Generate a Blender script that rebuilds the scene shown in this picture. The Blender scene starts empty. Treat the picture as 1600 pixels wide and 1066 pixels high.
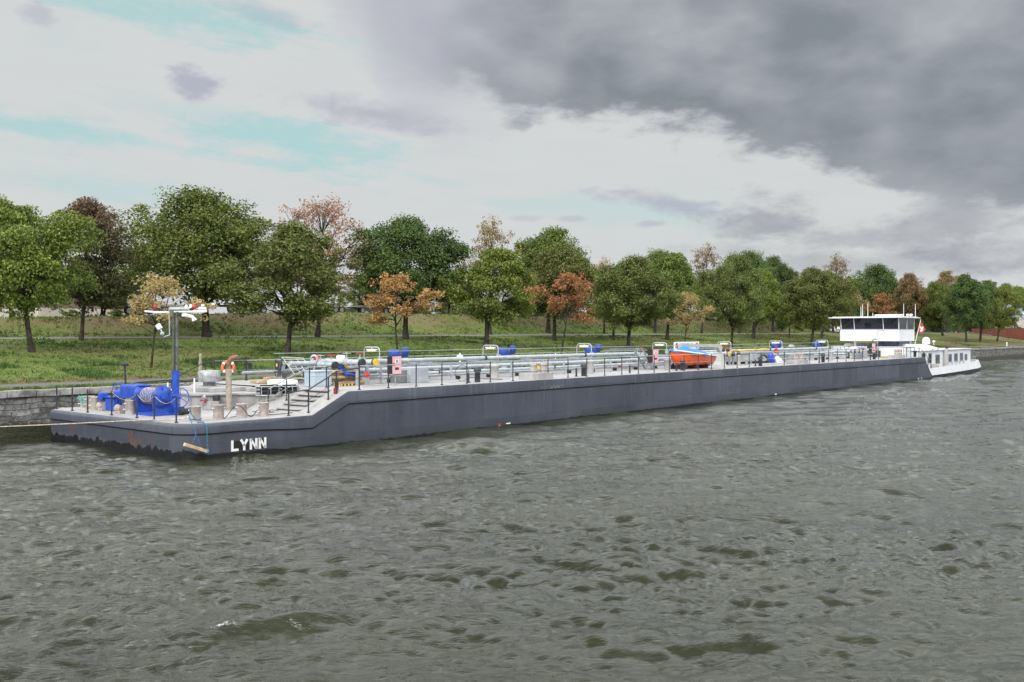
import bpy, bmesh, math, random
import numpy as np
from mathutils import Vector, Matrix
C = bpy.context.scene
COL = C.collection
R = math.radians

# ------------------------------------------------------------------ camera
FPX, Y0 = 1505.0, 519.5          # focal length in photo pixels, row of the horizon
CAM = Vector((-19.98, -33.67, 5.0))
ST, CT = 0.6503, 0.7597          # camera looks along (CT, ST); right is (ST, -CT)
cd = bpy.data.cameras.new('camera')
cam = bpy.data.objects.new('camera', cd); COL.objects.link(cam)
cam.location = CAM
cam.rotation_euler = (R(90), 0, -math.atan2(CT, ST))
cd.sensor_width = 36.0; cd.lens = FPX / 1600 * 36
cd.shift_y = -(533.0 - Y0) / 1600
cd.clip_start = 0.3; cd.clip_end = 6000
C.camera = cam
C.cycles.use_denoising = True
C.cycles.denoising_prefilter = 'ACCURATE'
C.cycles.sample_clamp_indirect = 4.0

# ------------------------------------------------------------------ exposure, world, sun
C.view_settings.view_transform = 'Standard'
C.view_settings.look = 'None'
C.view_settings.exposure = 0.0
C.view_settings.gamma = 1.0
SUN_EL, SUN_AZ = R(42), R(205)   # compass-like azimuth of the sun direction in the ship frame
sun_dir = Vector((math.cos(SUN_EL) * math.cos(SUN_AZ), math.cos(SUN_EL) * math.sin(SUN_AZ), math.sin(SUN_EL)))
sl = bpy.data.lights.new('sun', 'SUN'); sl.energy = 2.3; sl.angle = R(12); sl.color = (1.0, .96, .90)
so = bpy.data.objects.new('sun', sl); COL.objects.link(so)
so.rotation_euler = sun_dir.to_track_quat('Z', 'Y').to_euler()

W = bpy.data.worlds.new('World'); C.world = W; W.use_nodes = True
nt = W.node_tree; nt.nodes.clear()
class NT:
    """small helper for building node trees"""
    def __init__(s, tree): s.t = tree
    def n(s, typ, **kw):
        o = s.t.nodes.new(typ)
        for k, v in kw.items():
            if k.startswith('i_'):
                key = k[2:]
                o.inputs[int(key) if key.isdigit() else key.replace('_', ' ')].default_value = v
            else: setattr(o, k, v)
        return o
    def l(s, a, b): s.t.links.new(a, b)
    def sock(s, inp, v):
        if isinstance(v, (int, float)): inp.default_value = v
        elif isinstance(v, tuple): inp.default_value = v if len(v) == 4 or inp.type == 'VECTOR' else v + (1,)
        else: s.t.links.new(v, inp)
    def m(s, op, a, b=0.0, c=None, clamp=False):
        o = s.t.nodes.new('ShaderNodeMath'); o.operation = op; o.use_clamp = clamp
        s.sock(o.inputs[0], a); s.sock(o.inputs[1], b)
        if c is not None: s.sock(o.inputs[2], c)
        return o.outputs[0]
    def mix(s, f, a, b, blend='MIX'):
        o = s.t.nodes.new('ShaderNodeMix'); o.data_type = 'RGBA'; o.blend_type = blend
        s.sock(o.inputs['Factor'], f); s.sock(o.inputs[6], a); s.sock(o.inputs[7], b)
        return o.outputs[2]
    def smooth(s, v, a, b):
        o = s.t.nodes.new('ShaderNodeMapRange'); o.interpolation_type = 'SMOOTHSTEP'
        s.sock(o.inputs[0], v); s.sock(o.inputs[1], a); s.sock(o.inputs[2], b)
        return o.outputs[0]
    def lin(s, v, a, b, c, d):
        o = s.t.nodes.new('ShaderNodeMapRange')
        s.sock(o.inputs[0], v); s.sock(o.inputs[1], a); s.sock(o.inputs[2], b)
        s.sock(o.inputs[3], c); s.sock(o.inputs[4], d)
        return o.outputs[0]
    def noise(s, vec, scale, detail=4, rough=.55, dist=0.0, out=0):
        o = s.t.nodes.new('ShaderNodeTexNoise')
        if vec is not None: s.t.links.new(vec, o.inputs['Vector'])
        o.inputs['Scale'].default_value = scale; o.inputs['Detail'].default_value = detail
        o.inputs['Roughness'].default_value = rough; o.inputs['Distortion'].default_value = dist
        return o.outputs[out]
    def comb(s, x, y, z):
        o = s.t.nodes.new('ShaderNodeCombineXYZ')
        for i, v in enumerate((x, y, z)): s.sock(o.inputs[i], v)
        return o.outputs[0]
    def sep(s, v):
        o = s.t.nodes.new('ShaderNodeSeparateXYZ'); s.t.links.new(v, o.inputs[0]); return o.outputs
    def vscale(s, v, sc):
        o = s.t.nodes.new('ShaderNodeMapping'); s.t.links.new(v, o.inputs[0]); o.inputs['Scale'].default_value = sc
        return o.outputs[0]

def build_sky():
    g = NT(nt)
    tc = g.n('ShaderNodeTexCoord')
    d = tc.outputs['Generated']
    dx, dy, dz = g.sep(d)
    fwd = g.m('ADD', g.m('MULTIPLY', dx, CT), g.m('MULTIPLY', dy, ST))
    rgt = g.m('SUBTRACT', g.m('MULTIPLY', dx, ST), g.m('MULTIPLY', dy, CT))
    az = g.m('MULTIPLY', g.m('ARCTAN2', rgt, fwd), 57.29578)      # compass bearing, degrees, 0 = up the canal
    el = g.m('MULTIPLY', g.m('ARCSINE', dz), 57.29578)
    # cloud-layer coordinates: the direction projected on a high plane, so clouds flatten toward the horizon
    den = g.m('ADD', g.m('MAXIMUM', dz, 0.0), 0.10)
    px = g.m('DIVIDE', rgt, den); py = g.m('DIVIDE', fwd, den)
    P = g.comb(px, py, 0.0)
    n_big = g.noise(P, 1.1, 6, .55, .3)
    n_mid = g.noise(P, 2.6, 8, .60, .25)
    n_fin = g.noise(P, 7.0, 8, .62, .2)
    nb = g.m('SUBTRACT', n_big, .5); nm = g.m('SUBTRACT', n_mid, .5); nf = g.m('SUBTRACT', n_fin, .5)
    A = g.comb(g.m('MULTIPLY', az, .12), g.m('MULTIPLY', el, .30), 0.0)   # puffy, billow-scale detail
    n_puff = g.m('SUBTRACT', g.noise(A, 1.0, 7, .6, .1), .5)
    n_puf2 = g.m('SUBTRACT', g.noise(A, 2.6, 7, .62, .1), .5)
    S_ = g.comb(g.m('MULTIPLY', az, .07), g.m('MULTIPLY', g.m('ADD', el, g.m('MULTIPLY', az, .10)), .55), 3.0)   # streaks
    n_str = g.m('SUBTRACT', g.noise(S_, 1.3, 7, .62, .4), .5)
    B_ = g.comb(g.m('MULTIPLY', az, .16), g.m('MULTIPLY', el, .26), 7.0)
    n_lrg = g.m('SUBTRACT', g.noise(B_, .75, 3, .5, .3), .5)
    n_edg = g.m('SUBTRACT', g.noise(B_, 5.5, 6, .62, .2), .5)
    # billows: rounded lumps, dark between them
    vo = g.n('ShaderNodeTexVoronoi', feature='SMOOTH_F1'); vo.inputs['Scale'].default_value = 1.7; vo.inputs['Smoothness'].default_value = .6
    wv = g.n('ShaderNodeVectorMath', operation='ADD'); g.l(B_, wv.inputs[0]); nv = g.n('ShaderNodeTexNoise'); g.l(B_, nv.inputs['Vector']); nv.inputs['Scale'].default_value = 2.2; nv.inputs['Detail'].default_value = 5
    nvs = g.n('ShaderNodeVectorMath', operation='SCALE'); g.l(nv.outputs[1], nvs.inputs[0]); nvs.inputs[3].default_value = .55; g.l(nvs.outputs[0], wv.inputs[1]); g.l(wv.outputs[0], vo.inputs['Vector'])
    n_bil = g.m('SUBTRACT', .42, vo.outputs['Distance'])
    sky = g.n('ShaderNodeTexSky', sky_type='NISHITA', sun_disc=False)
    sky.sun_elevation = SUN_EL; sky.sun_rotation = math.atan2(sun_dir.x, sun_dir.y)
    sky.air_density = 1.0; sky.dust_density = 1.5; sky.ozone_density = 1.2
    K = 10.0  # background strength is 0.1
    def col(r, gg, b): return (r * K, gg * K, b * K, 1)
    blue = g.mix(.86, sky.outputs[0], col(.46, .69, .68))
    # thin white overcast with blue-green gaps
    gap = 0.0
    def blob(a0, e0, ra, re, tilt=0.0, soft=.55, amp=1.0, streaky=False):
        da = g.m('SUBTRACT', az, a0); de = g.m('SUBTRACT', el, e0)
        de2 = g.m('SUBTRACT', de, g.m('MULTIPLY', da, tilt))
        q = g.m('ADD', g.m('POWER', g.m('ABSOLUTE', g.m('DIVIDE', da, ra)), 2.0), g.m('POWER', g.m('ABSOLUTE', g.m('DIVIDE', de2, re)), 2.0))
        q = g.m('SQRT', q)
        q = g.m('ADD', q, g.m('ADD', g.m('MULTIPLY', n_str if streaky else n_puff, 3.6 if streaky else 2.0), g.m('ADD', g.m('MULTIPLY', n_puf2, 1.8), g.m('MULTIPLY', n_edg, .9))))
        return g.m('MULTIPLY', g.smooth(q, 1.0 + soft * .3, 1.0 - soft), amp)
    def pe(x, y):
        u = (x - 800) / FPX; v = (Y0 - y) / FPX
        return math.degrees(math.atan(u)), math.degrees(math.atan(v / math.sqrt(1 + u * u)))
    def pblob(x, y, rx, ry, tilt=0.0, soft=.55, amp=1.0, streaky=False):
        a, e = pe(x, y); s = 57.3 / FPX
        return blob(a, e, rx * s, ry * s, -tilt, soft, amp, streaky)
    gaps = [pblob(480, 232, 210, 34, .16, .95, 1.0, True), pblob(50, 198, 150, 28, .05, .95, .9, True), pblob(300, 30, 250, 34, .1, .95, .9, True),
            pblob(150, 290, 220, 18, .05, .95, .5, True), pblob(980, 330, 230, 36, .08, .95, .40, True), pblob(700, 285, 90, 12, .1, .95, .45, True), pblob(300, 175, 160, 20, .1, .95, .35, True)]
    tot = gaps[0]
    for q in gaps[1:]: tot = g.m('MAXIMUM', tot, q)
    # general thinning of the veil elsewhere (outside the view too)
    thin = g.m('MULTIPLY', g.smooth(g.m('ADD', nb, g.m('MULTIPLY', nm, .5)), .05, .30), .35)
    tot = g.m('MAXIMUM', tot, thin)
    veil = g.mix(g.m('ADD', g.m('MULTIPLY', nm, 1.2), .5, clamp=True), col(.61, .65, .655), col(.69, .69, .69))
    c = g.mix(tot, veil, blue)
    # lavender-grey wisps
    lav = [pblob(308, 132, 50, 24, 0, .6, 1.0), pblob(62, 22, 30, 16, .2, .6, .6), pblob(600, 182, 150, 22, .10, .85, .85),
           pblob(1060, 320, 120, 17, .18, .8, .85), pblob(895, 342, 24, 6, 0, .6, .5), pblob(1015, 350, 26, 6, 0, .6, .6),
           pblob(820, 342, 26, 5, 0, .6, .35), pblob(440, 30, 90, 14, .15, .8, .35)]
    lt = lav[0]
    for q in lav[1:]: lt = g.m('MAXIMUM', lt, q)
    c = g.mix(g.m('MULTIPLY', lt, .85), c, col(.42, .435, .53))
    # mid-grey low bank on the right, near the horizon
    low = [pblob(1205, 350, 105, 44, .08, .8, .85), pblob(1330, 372, 150, 22, .05, .8, .7), pblob(1470, 358, 130, 30, -.05, .8, .8),
           pblob(1600, 398, 230, 42, 0, .95, .9), pblob(1360, 412, 260, 26, .02, .95, .6), pblob(1180, 390, 120, 12, 0, .9, .4)]
    lw = low[0]
    for q in low[1:]: lw = g.m('MAXIMUM', lw, q)
    c = g.mix(lw, c, g.mix(g.m('ADD', g.m('MULTIPLY', n_puf2, 2.2), .5, clamp=True), col(.33, .345, .385), col(.47, .485, .52)))
    # the big dark cloud: its lower edge falls from upper left to lower right
    cr = g.n('ShaderNodeFloatCurve'); cv = cr.mapping.curves[0]
    pts = [(-60, 40), (-30, 33), (-14, 24), (-9.0, 19.2), (-6.9, 15.0), (-3, 13.6), (1.1, 12.5), (7.6, 11.5), (12, 10.7), (17.3, 9.1), (20.7, 7.9), (28, 6.0), (40, 4.0), (60, 2.0)]
    f01 = lambda a, e: ((a + 60) / 120, e / 40)
    cv.points[0].location = f01(*pts[0]); cv.points[1].location = f01(*pts[-1])
    for p in pts[1:-1]: cv.points.new(*f01(*p))
    cr.mapping.update()
    g.l(g.m('DIVIDE', g.m('ADD', az, 60.0), 120.0, clamp=True), cr.inputs['Value'])
    edge = g.m('MULTIPLY', cr.outputs[0], 40.0)
    over = g.m('SUBTRACT', el, edge)
    ov = g.m('ADD', over, g.m('ADD', g.m('MULTIPLY', n_lrg, 3.4), g.m('ADD', g.m('MULTIPLY', n_puf2, 3.6), g.m('ADD', g.m('MULTIPLY', n_edg, 1.1), g.m('MULTIPLY', n_bil, 2.4)))))
    dk = g.smooth(g.m('DIVIDE', ov, g.lin(az, -9.0, 1.0, 3.2, 1.0)), -.6, .9)
    shade = g.m('ADD', g.m('ADD', .34, g.m('MULTIPLY', g.smooth(over, .5, 7.5), .20)), g.m('ADD', g.m('MULTIPLY', n_lrg, 2.3), g.m('ADD', g.m('MULTIPLY', n_bil, .70), g.m('ADD', g.m('MULTIPLY', n_puf2, .50), g.m('MULTIPLY', n_edg, .12)))), clamp=True)
    dcol = g.mix(shade, col(.235, .265, .300), col(.44, .462, .505))
    # the left flank: thin lavender cloud fraying into the white
    flank = g.smooth(az, 2.5, -8.0)
    dcol = g.mix(g.m('MULTIPLY', flank, .85), dcol, col(.52, .53, .60))
    rim = g.smooth(ov, 1.5, .1)
    dcol = g.mix(g.m('MULTIPLY', rim, .35), dcol, col(.47, .48, .53))
    veil2 = g.m('MULTIPLY', g.smooth(g.m('ADD', ov, g.m('ADD', 3.2, g.m('MULTIPLY', n_str, 3.0))), -.8, 2.6), g.m('MULTIPLY', g.smooth(az, 1.0, -6.0), .55))
    c = g.mix(g.m('MULTIPLY', veil2, g.smooth(el, 32.0, 20.5)), c, col(.50, .51, .58))
    behind = g.smooth(g.m('ABSOLUTE', az), 75.0, 55.0)
    aloft = g.smooth(el, 32.0, 20.5)
    dk = g.m('MULTIPLY', dk, g.m('MULTIPLY', behind, aloft))
    c = g.mix(dk, c, dcol)
    # brightness added to the unseen sky, above and behind, to light land and water
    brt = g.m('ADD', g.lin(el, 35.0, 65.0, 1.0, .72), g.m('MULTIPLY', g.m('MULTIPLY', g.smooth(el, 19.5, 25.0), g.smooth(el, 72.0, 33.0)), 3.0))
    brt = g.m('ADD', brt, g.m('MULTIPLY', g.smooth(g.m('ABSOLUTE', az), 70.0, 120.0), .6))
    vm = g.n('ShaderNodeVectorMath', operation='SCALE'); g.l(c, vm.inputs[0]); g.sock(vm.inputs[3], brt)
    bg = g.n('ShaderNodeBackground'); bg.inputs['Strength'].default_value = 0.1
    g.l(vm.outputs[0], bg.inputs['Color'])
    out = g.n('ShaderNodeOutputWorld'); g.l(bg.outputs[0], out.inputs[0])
build_sky()

# ------------------------------------------------------------------ helpers: measuring
def pr(px): return -CT * (px - 800) + ST * FPX
def pe_(px): return ST * (px - 800) + CT * FPX
def PY(px, py, Y):
    """the point of the vertical plane Y that the photo shows at px, py"""
    z = (Y - CAM.y) / pr(px) * FPX
    return Vector((z / FPX * pe_(px) + CAM.x, Y, CAM.z - (py - Y0) / FPX * z))
def PH(px, py, h):
    """the point at height h that the photo shows at px, py"""
    z = (CAM.z - h) * FPX / (py - Y0)
    return Vector((z / FPX * pe_(px) + CAM.x, z / FPX * pr(px) + CAM.y, h))
def PX(px, py, X):
    z = (X - CAM.x) / pe_(px) * FPX
    return Vector((X, z / FPX * pr(px) + CAM.y, CAM.z - (py - Y0) / FPX * z))
def depth(p): return (p.x - CAM.x) * CT + (p.y - CAM.y) * ST

# ------------------------------------------------------------------ helpers: objects
def tag(o, label=None, cat=None, group=None, kind=None):
    if label: o['label'] = label
    if cat: o['category'] = cat
    if group: o['group'] = group
    if kind: o['kind'] = kind
    return o
def empty(name, loc=(0, 0, 0), label=None, cat=None, group=None, rz=0.0):
    o = bpy.data.objects.new(name, None); COL.objects.link(o)
    o.location = loc; o.rotation_euler = (0, 0, rz); o.empty_display_size = .3
    return tag(o, label, cat, group)
class MB:
    """collects shapes in WORLD coordinates; build() links them as one mesh object"""
    def __init__(s): s.v = []; s.f = []; s.smooth = []
    def add(s, vs, fs, smooth=False):
        b = len(s.v); s.v += [tuple(v) for v in vs]
        s.f += [tuple(i + b for i in f) for f in fs]; s.smooth += [smooth] * len(fs)
        return s
    def box(s, c, size, rz=0.0, M=None, bev=0.0):
        x, y, z = [k / 2 for k in size]
        b = min(bev, x * .9, y * .9, z * .9)
        c = Vector(c); rot = Matrix.Rotation(rz, 3, 'Z') if M is None else M
        if b <= 0:
            vs = [(-x, -y, -z), (x, -y, -z), (x, y, -z), (-x, y, -z), (-x, -y, z), (x, -y, z), (x, y, z), (-x, y, z)]
            fs = [(0, 3, 2, 1), (4, 5, 6, 7), (0, 1, 5, 4), (1, 2, 6, 5), (2, 3, 7, 6), (3, 0, 4, 7)]
        else:
            bm = bmesh.new(); bmesh.ops.create_cube(bm, size=1.0)
            for v in bm.verts: v.co = Vector((v.co.x * 2 * x, v.co.y * 2 * y, v.co.z * 2 * z))
            bmesh.ops.bevel(bm, geom=bm.edges[:], offset=b, segments=2, affect='EDGES', profile=.6)
            vs = [v.co.copy() for v in bm.verts]; bm.verts.index_update()
            fs = [tuple(v.index for v in f.verts) for f in bm.faces]; bm.free()
        return s.add([rot @ Vector(v) + c for v in vs], fs)
    def cyl(s, a, b, r0, r1=None, n=14, caps=True, smooth=True):
        a, b = Vector(a), Vector(b); r1 = r0 if r1 is None else r1
        d = (b - a).normalized(); u = d.orthogonal().normalized(); w = d.cross(u)
        vs = []
        for p, r in ((a, r0), (b, r1)):
            for i in range(n):
                t = 2 * math.pi * i / n; vs.append(p + (u * math.cos(t) + w * math.sin(t)) * r)
        s.add(vs, [(i, (i + 1) % n, n + (i + 1) % n, n + i) for i in range(n)], smooth)
        if caps:
            s.add(vs[:n], [tuple(reversed(range(n)))]); s.add(vs[n:], [tuple(range(n))])
        return s
    def tube(s, pts, r, n=8, closed=False, caps=True):
        pts = [Vector(p) for p in pts]; m = len(pts)
        rs = r if isinstance(r, (list, tuple)) else [r] * m
        vs = []; u = None
        for i, p in enumerate(pts):
            if closed: d = pts[(i + 1) % m] - pts[i - 1]
            else: d = pts[min(i + 1, m - 1)] - pts[max(i - 1, 0)]
            d = d.normalized() if d.length > 1e-9 else Vector((0, 0, 1))
            u = d.orthogonal().normalized() if u is None else (u - d * u.dot(d)).normalized()
            w = d.cross(u)
            for k in range(n):
                t = 2 * math.pi * k / n; vs.append(p + (u * math.cos(t) + w * math.sin(t)) * rs[i])
        fs = []
        for i in range(m if closed else m - 1):
            j = (i + 1) % m
            for k in range(n): fs.append((i * n + k, i * n + (k + 1) % n, j * n + (k + 1) % n, j * n + k))
        s.add(vs, fs, True)
        if caps and not closed:
            s.add(vs[:n], [tuple(reversed(range(n)))]); s.add(vs[-n:], [tuple(range(n))])
        return s
    def lathe(s, c, prof, n=20, axis=(0, 0, 1), smooth=True):
        c = Vector(c); d = Vector(axis).normalized(); u = d.orthogonal().normalized(); w = d.cross(u)
        vs = []; m = len(prof)
        for r, h in prof:
            for k in range(n):
                t = 2 * math.pi * k / n; vs.append(c + d * h + (u * math.cos(t) + w * math.sin(t)) * max(r, 1e-4))
        fs = [(i * n + k, i * n + (k + 1) % n, (i + 1) * n + (k + 1) % n, (i + 1) * n + k) for i in range(m - 1) for k in range(n)]
        s.add(vs, fs, smooth)
        s.add(vs[:n], [tuple(reversed(range(n)))]); s.add(vs[-n:], [tuple(range(n))])
        return s
    def torus(s, c, axis, R_, r, n=28, m=8):
        c = Vector(c); d = Vector(axis).normalized(); u = d.orthogonal().normalized(); w = d.cross(u)
        return s.tube([c + (u * math.cos(2 * math.pi * i / n) + w * math.sin(2 * math.pi * i / n)) * R_ for i in range(n)], r, m, closed=True)
    def prism(s, pts, z0, z1):
        """plan polygon (counter-clockwise) extruded; z0, z1 numbers or per-point lists"""
        n = len(pts); a = z0 if isinstance(z0, (list, tuple)) else [z0] * n; b = z1 if isinstance(z1, (list, tuple)) else [z1] * n
        vs = [(p[0], p[1], a[i]) for i, p in enumerate(pts)] + [(p[0], p[1], b[i]) for i, p in enumerate(pts)]
        s.add(vs, [tuple(reversed(range(n))), tuple(range(n, 2 * n))] + [(i, (i + 1) % n, n + (i + 1) % n, n + i) for i in range(n)])
        return s
    def slab(s, quad, t):
        """four corners + thickness along the normal"""
        q = [Vector(p) for p in quad]; nrm = (q[1] - q[0]).cross(q[-1] - q[0]).normalized() * t; n = len(q)
        vs = q + [p + nrm for p in q]
        return s.add(vs, [tuple(reversed(range(n))), tuple(range(n, 2 * n))] + [(i, (i + 1) % n, n + (i + 1) % n, n + i) for i in range(n)])
    def build(s, name, m, parent=None, label=None, cat=None, group=None, kind=None, origin=None, recalc=False):
        if parent is not None and origin is None: org = wloc(parent)
        else: org = Vector(origin) if origin is not None else Vector((0, 0, 0))
        me = bpy.data.meshes.new(name)
        me.from_pydata([(v[0] - org.x, v[1] - org.y, v[2] - org.z) for v in s.v], [], s.f)
        me.polygons.foreach_set('use_smooth', s.smooth)
        if recalc:
            bm = bmesh.new(); bm.from_mesh(me); bmesh.ops.recalc_face_normals(bm, faces=bm.faces[:]); bm.to_mesh(me); bm.free()
        me.materials.append(m)
        o = bpy.data.objects.new(name, me); COL.objects.link(o)
        if parent is not None: o.parent = parent
        else: o.location = org
        return tag(o, label, cat, group, kind)
def wloc(o):
    v = Vector((0, 0, 0))
    while o is not None: v = v + o.location; o = o.parent
    return v
def copy_tree(o, parent=None, mapmat=None):
    c = o.copy(); COL.objects.link(c)
    if parent is not None: c.parent = parent
    for ch in list(o.children): copy_tree(ch, c)
    return c
def text_mesh(body, size, mat_, parent, name, loc, rot, extrude=.006, label=None):
    cu = bpy.data.curves.new(name, 'FONT'); cu.body = body; cu.size = size; cu.extrude = extrude
    cu.align_x = 'CENTER'; cu.align_y = 'CENTER'
    t = bpy.data.objects.new('tmp', cu); COL.objects.link(t)
    dg = bpy.context.evaluated_depsgraph_get()
    me = bpy.data.meshes.new_from_object(t.evaluated_get(dg))
    bpy.data.objects.remove(t)
    me.materials.clear(); me.materials.append(mat_)
    o = bpy.data.objects.new(name, me); COL.objects.link(o)
    if parent is not None: o.parent = parent
    o.location = Vector(loc) - (wloc(parent) if parent is not None else Vector((0, 0, 0)))
    o.rotation_euler = rot
    return o

# ------------------------------------------------------------------ materials
MATS = {}
def mat(name, color, rough=.6, metal=0.0, var=.12, scale=3.0, bump=0.0, bscale=30.0, spec=.5, col2=None, dirt=0.0, dirtcol=(.05, .045, .04), coat=0.0):
    if name in MATS: return MATS[name]
    m = bpy.data.materials.new(name); m.use_nodes = True
    g = NT(m.node_tree); b = m.node_tree.nodes['Principled BSDF']
    tc = g.n('ShaderNodeTexCoord'); geo = g.n('ShaderNodeNewGeometry')
    p = geo.outputs['Position']
    n1 = g.noise(p, scale, 5, .6)
    c2 = col2 or tuple(k * (1 - var * 2.2) for k in color)
    c1 = tuple(min(1, k * (1 + var * .6)) for k in color)
    c = g.mix(g.smooth(n1, .32, .68), c2 + (1,), c1 + (1,))
    if dirt > 0:
        st = g.noise(g.vscale(p, (2.2, 2.2, .35)), 2.0, 6, .65)
        c = g.mix(g.m('MULTIPLY', g.smooth(st, .48, .75), dirt), c, dirtcol + (1,))
    g.l(c, b.inputs['Base Color'])
    b.inputs['Roughness'].default_value = rough; b.inputs['Metallic'].default_value = metal
    g.l(g.lin(n1, .3, .7, max(rough - .08, .03), min(rough + .1, 1)), b.inputs['Roughness'])
    if 'Specular IOR Level' in b.inputs: b.inputs['Specular IOR Level'].default_value = spec
    b.inputs['Coat Weight'].default_value = coat
    if bump > 0:
        bn = g.n('ShaderNodeBump'); bn.inputs['Strength'].default_value = 1.0; bn.inputs['Distance'].default_value = bump
        g.l(g.noise(p, bscale, 6, .6), bn.inputs['Height']); g.l(bn.outputs[0], b.inputs['Normal'])
    MATS[name] = m
    return m
# ================================================================== THE SETTING
rng = np.random.default_rng(7)
random.seed(5)
QY, QH = 13.5, 2.25              # quay face and height of its coping

def ss(a, b, x):
    t = min(1.0, max(0.0, (x - a) / (b - a))); return t * t * (3 - 2 * t)
def lerp(a, b, t): return a + (b - a) * t
def ground(X, Y):
    path = 4.45 + .3 * min(max((X - 13) / 166, -1.0), 1.0)
    top = 6.2 + 1.25 * ss(5, 60, X) - .25 * ss(110, 160, X)
    top = lerp(top, path + .12, ss(176, 206, X))
    if Y <= 19.0: return QH + .05 * (Y - 14) / 5
    if Y <= 47.0:
        t = (Y - 19.0) / 28
        return lerp(2.30, path, .80 * t + .20 * (t * t * (3 - 2 * t)))
    if Y <= 50.0: return path
    if Y <= 58.5: return lerp(path, top, .55 * (Y - 50) / 8.5 + .45 * ss(50, 58.5, Y))
    return top + .0 * Y
XS = list(np.concatenate([np.arange(-420, -40, 20), np.arange(-40, 300, 2.0), np.arange(300, 1000, 25)]))
YS = [13.95, 14.6, 18.4] + list(np.arange(19.4, 46.9, 1.1)) + [47.2, 49.8] + list(np.arange(50.6, 58.4, .8)) + [58.5, 60, 64, 70, 80, 100, 140, 220, 400, 800, 1600]

def vnoise(X, Y, s, seed=0):
    """cheap smooth value noise"""
    x, y = X / s, Y / s; i, j = math.floor(x), math.floor(y); fx, fy = x - i, y - j
    def h(a, b): return (math.sin(a * 127.1 + b * 311.7 + seed * 74.7) * 43758.5453) % 1.0
    fx, fy = fx * fx * (3 - 2 * fx), fy * fy * (3 - 2 * fy)
    return (h(i, j) * (1 - fx) + h(i + 1, j) * fx) * (1 - fy) + (h(i, j + 1) * (1 - fx) + h(i + 1, j + 1) * fx) * fy
def gz(X, Y):
    z = ground(X, Y)
    if 19.3 < Y < 46.8: z += .16 * (vnoise(X, Y, 7) - .5) * ss(19.3, 22, Y) * ss(46.8, 44, Y) + .05 * (vnoise(X, Y, 2.3, 3) - .5) * ss(19.3, 20.5, Y) * ss(46.8, 45.5, Y)
    if 50.2 < Y < 58.4: z += .12 * (vnoise(X, Y, 3, 5) - .5) * ss(50.2, 51.5, Y) * ss(58.4, 57, Y)
    return z
def rayground(px, py):
    """where the sight line of that photo pixel meets the ground"""
    z = 45.0
    while z < 900:
        X = z / FPX * pe_(px) + CAM.x; Y = z / FPX * pr(px) + CAM.y
        if Y > 14 and gz(X, Y) >= CAM.z - (py - Y0) / FPX * z: return Vector((X, Y, gz(X, Y)))
        z += .25
    return None

# ---- grass ground
def grass_mat():
    m = bpy.data.materials.new('grass_ground'); m.use_nodes = True; g = NT(m.node_tree); b = m.node_tree.nodes['Principled BSDF']
    p = g.n('ShaderNodeNewGeometry').outputs['Position']
    x, y, z = g.sep(p)
    big = g.noise(p, .09, 4, .6); mid = g.noise(p, .55, 5, .65); fine = g.noise(p, 5.0, 6, .7)
    green = g.mix(g.smooth(mid, .35, .65), (.095, .138, .030), (.142, .198, .046))
    dry = g.mix(g.smooth(fine, .35, .65), (.135, .120, .052), (.19, .155, .075))
    soil = (.14, .095, .060)
    f = g.m('ADD', g.m('MULTIPLY', big, .8), g.m('MULTIPLY', mid, .6))
    f = g.m('ADD', f, g.m('MULTIPLY', fine, .35))
    # the upper half of the dike slope and the edge along the road are drier
    band = g.m('MULTIPLY', g.smooth(y, 52.5, 56.5), .20)
    band2 = g.m('MULTIPLY', g.smooth(y, 22.5, 19.5), .26)
    f = g.m('ADD', f, g.m('ADD', band, band2))
    c = g.mix(g.smooth(f, .80, 1.08), green, dry)
    c = g.mix(g.m('MULTIPLY', g.smooth(f, 1.02, 1.28), .9), c, soil + (1,))
    # bare earth and fallen leaves along the trees on the far right
    sp = g.noise(p, .16, 3, .5)
    right = g.m('MULTIPLY', g.smooth(x, 95.0, 150.0), g.smooth(g.m('ADD', g.m('MULTIPLY', sp, 1.0), g.m('MULTIPLY', mid, .35)), .58, .76))
    c = g.mix(g.m('MULTIPLY', right, .85), c, g.mix(g.smooth(fine, .4, .6), (.085, .050, .028), (.12, .075, .042)))
    # leaf litter specks
    v = g.n('ShaderNodeTexVoronoi'); g.l(p, v.inputs['Vector']); v.inputs['Scale'].default_value = 2.6
    sel = g.m('MULTIPLY', g.smooth(v.outputs['Distance'], .11, .07), g.smooth(g.noise(p, .3, 2, .5), .48, .6))
    c = g.mix(g.m('MULTIPLY', sel, .8), c, (.26, .17, .07, 1))
    c = g.mix(g.m('MULTIPLY', g.smooth(fine, .35, .7), .38), c, g.mix(1.0, c, (.55, .6, .5, 1), 'MULTIPLY'))
    g.l(c, b.inputs['Base Color']); b.inputs['Roughness'].default_value = .95; b.inputs['Specular IOR Level'].default_value = .15
    bn = g.n('ShaderNodeBump'); bn.inputs['Distance'].default_value = .05
    g.l(g.m('ADD', g.noise(p, 9.0, 6, .75), g.m('MULTIPLY', mid, .8)), bn.inputs['Height']); g.l(bn.outputs[0], b.inputs['Normal'])
    return m
GRASS = grass_mat()
mb = MB(); nx, ny = len(XS), len(YS)
mb.add([(X, Y, gz(X, Y)) for X in XS for Y in YS], [(i * ny + j, (i + 1) * ny + j, (i + 1) * ny + j + 1, i * ny + j + 1) for i in range(nx - 1) for j in range(ny - 1)], True)
mb.build('ground', GRASS, kind='structure')

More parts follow.
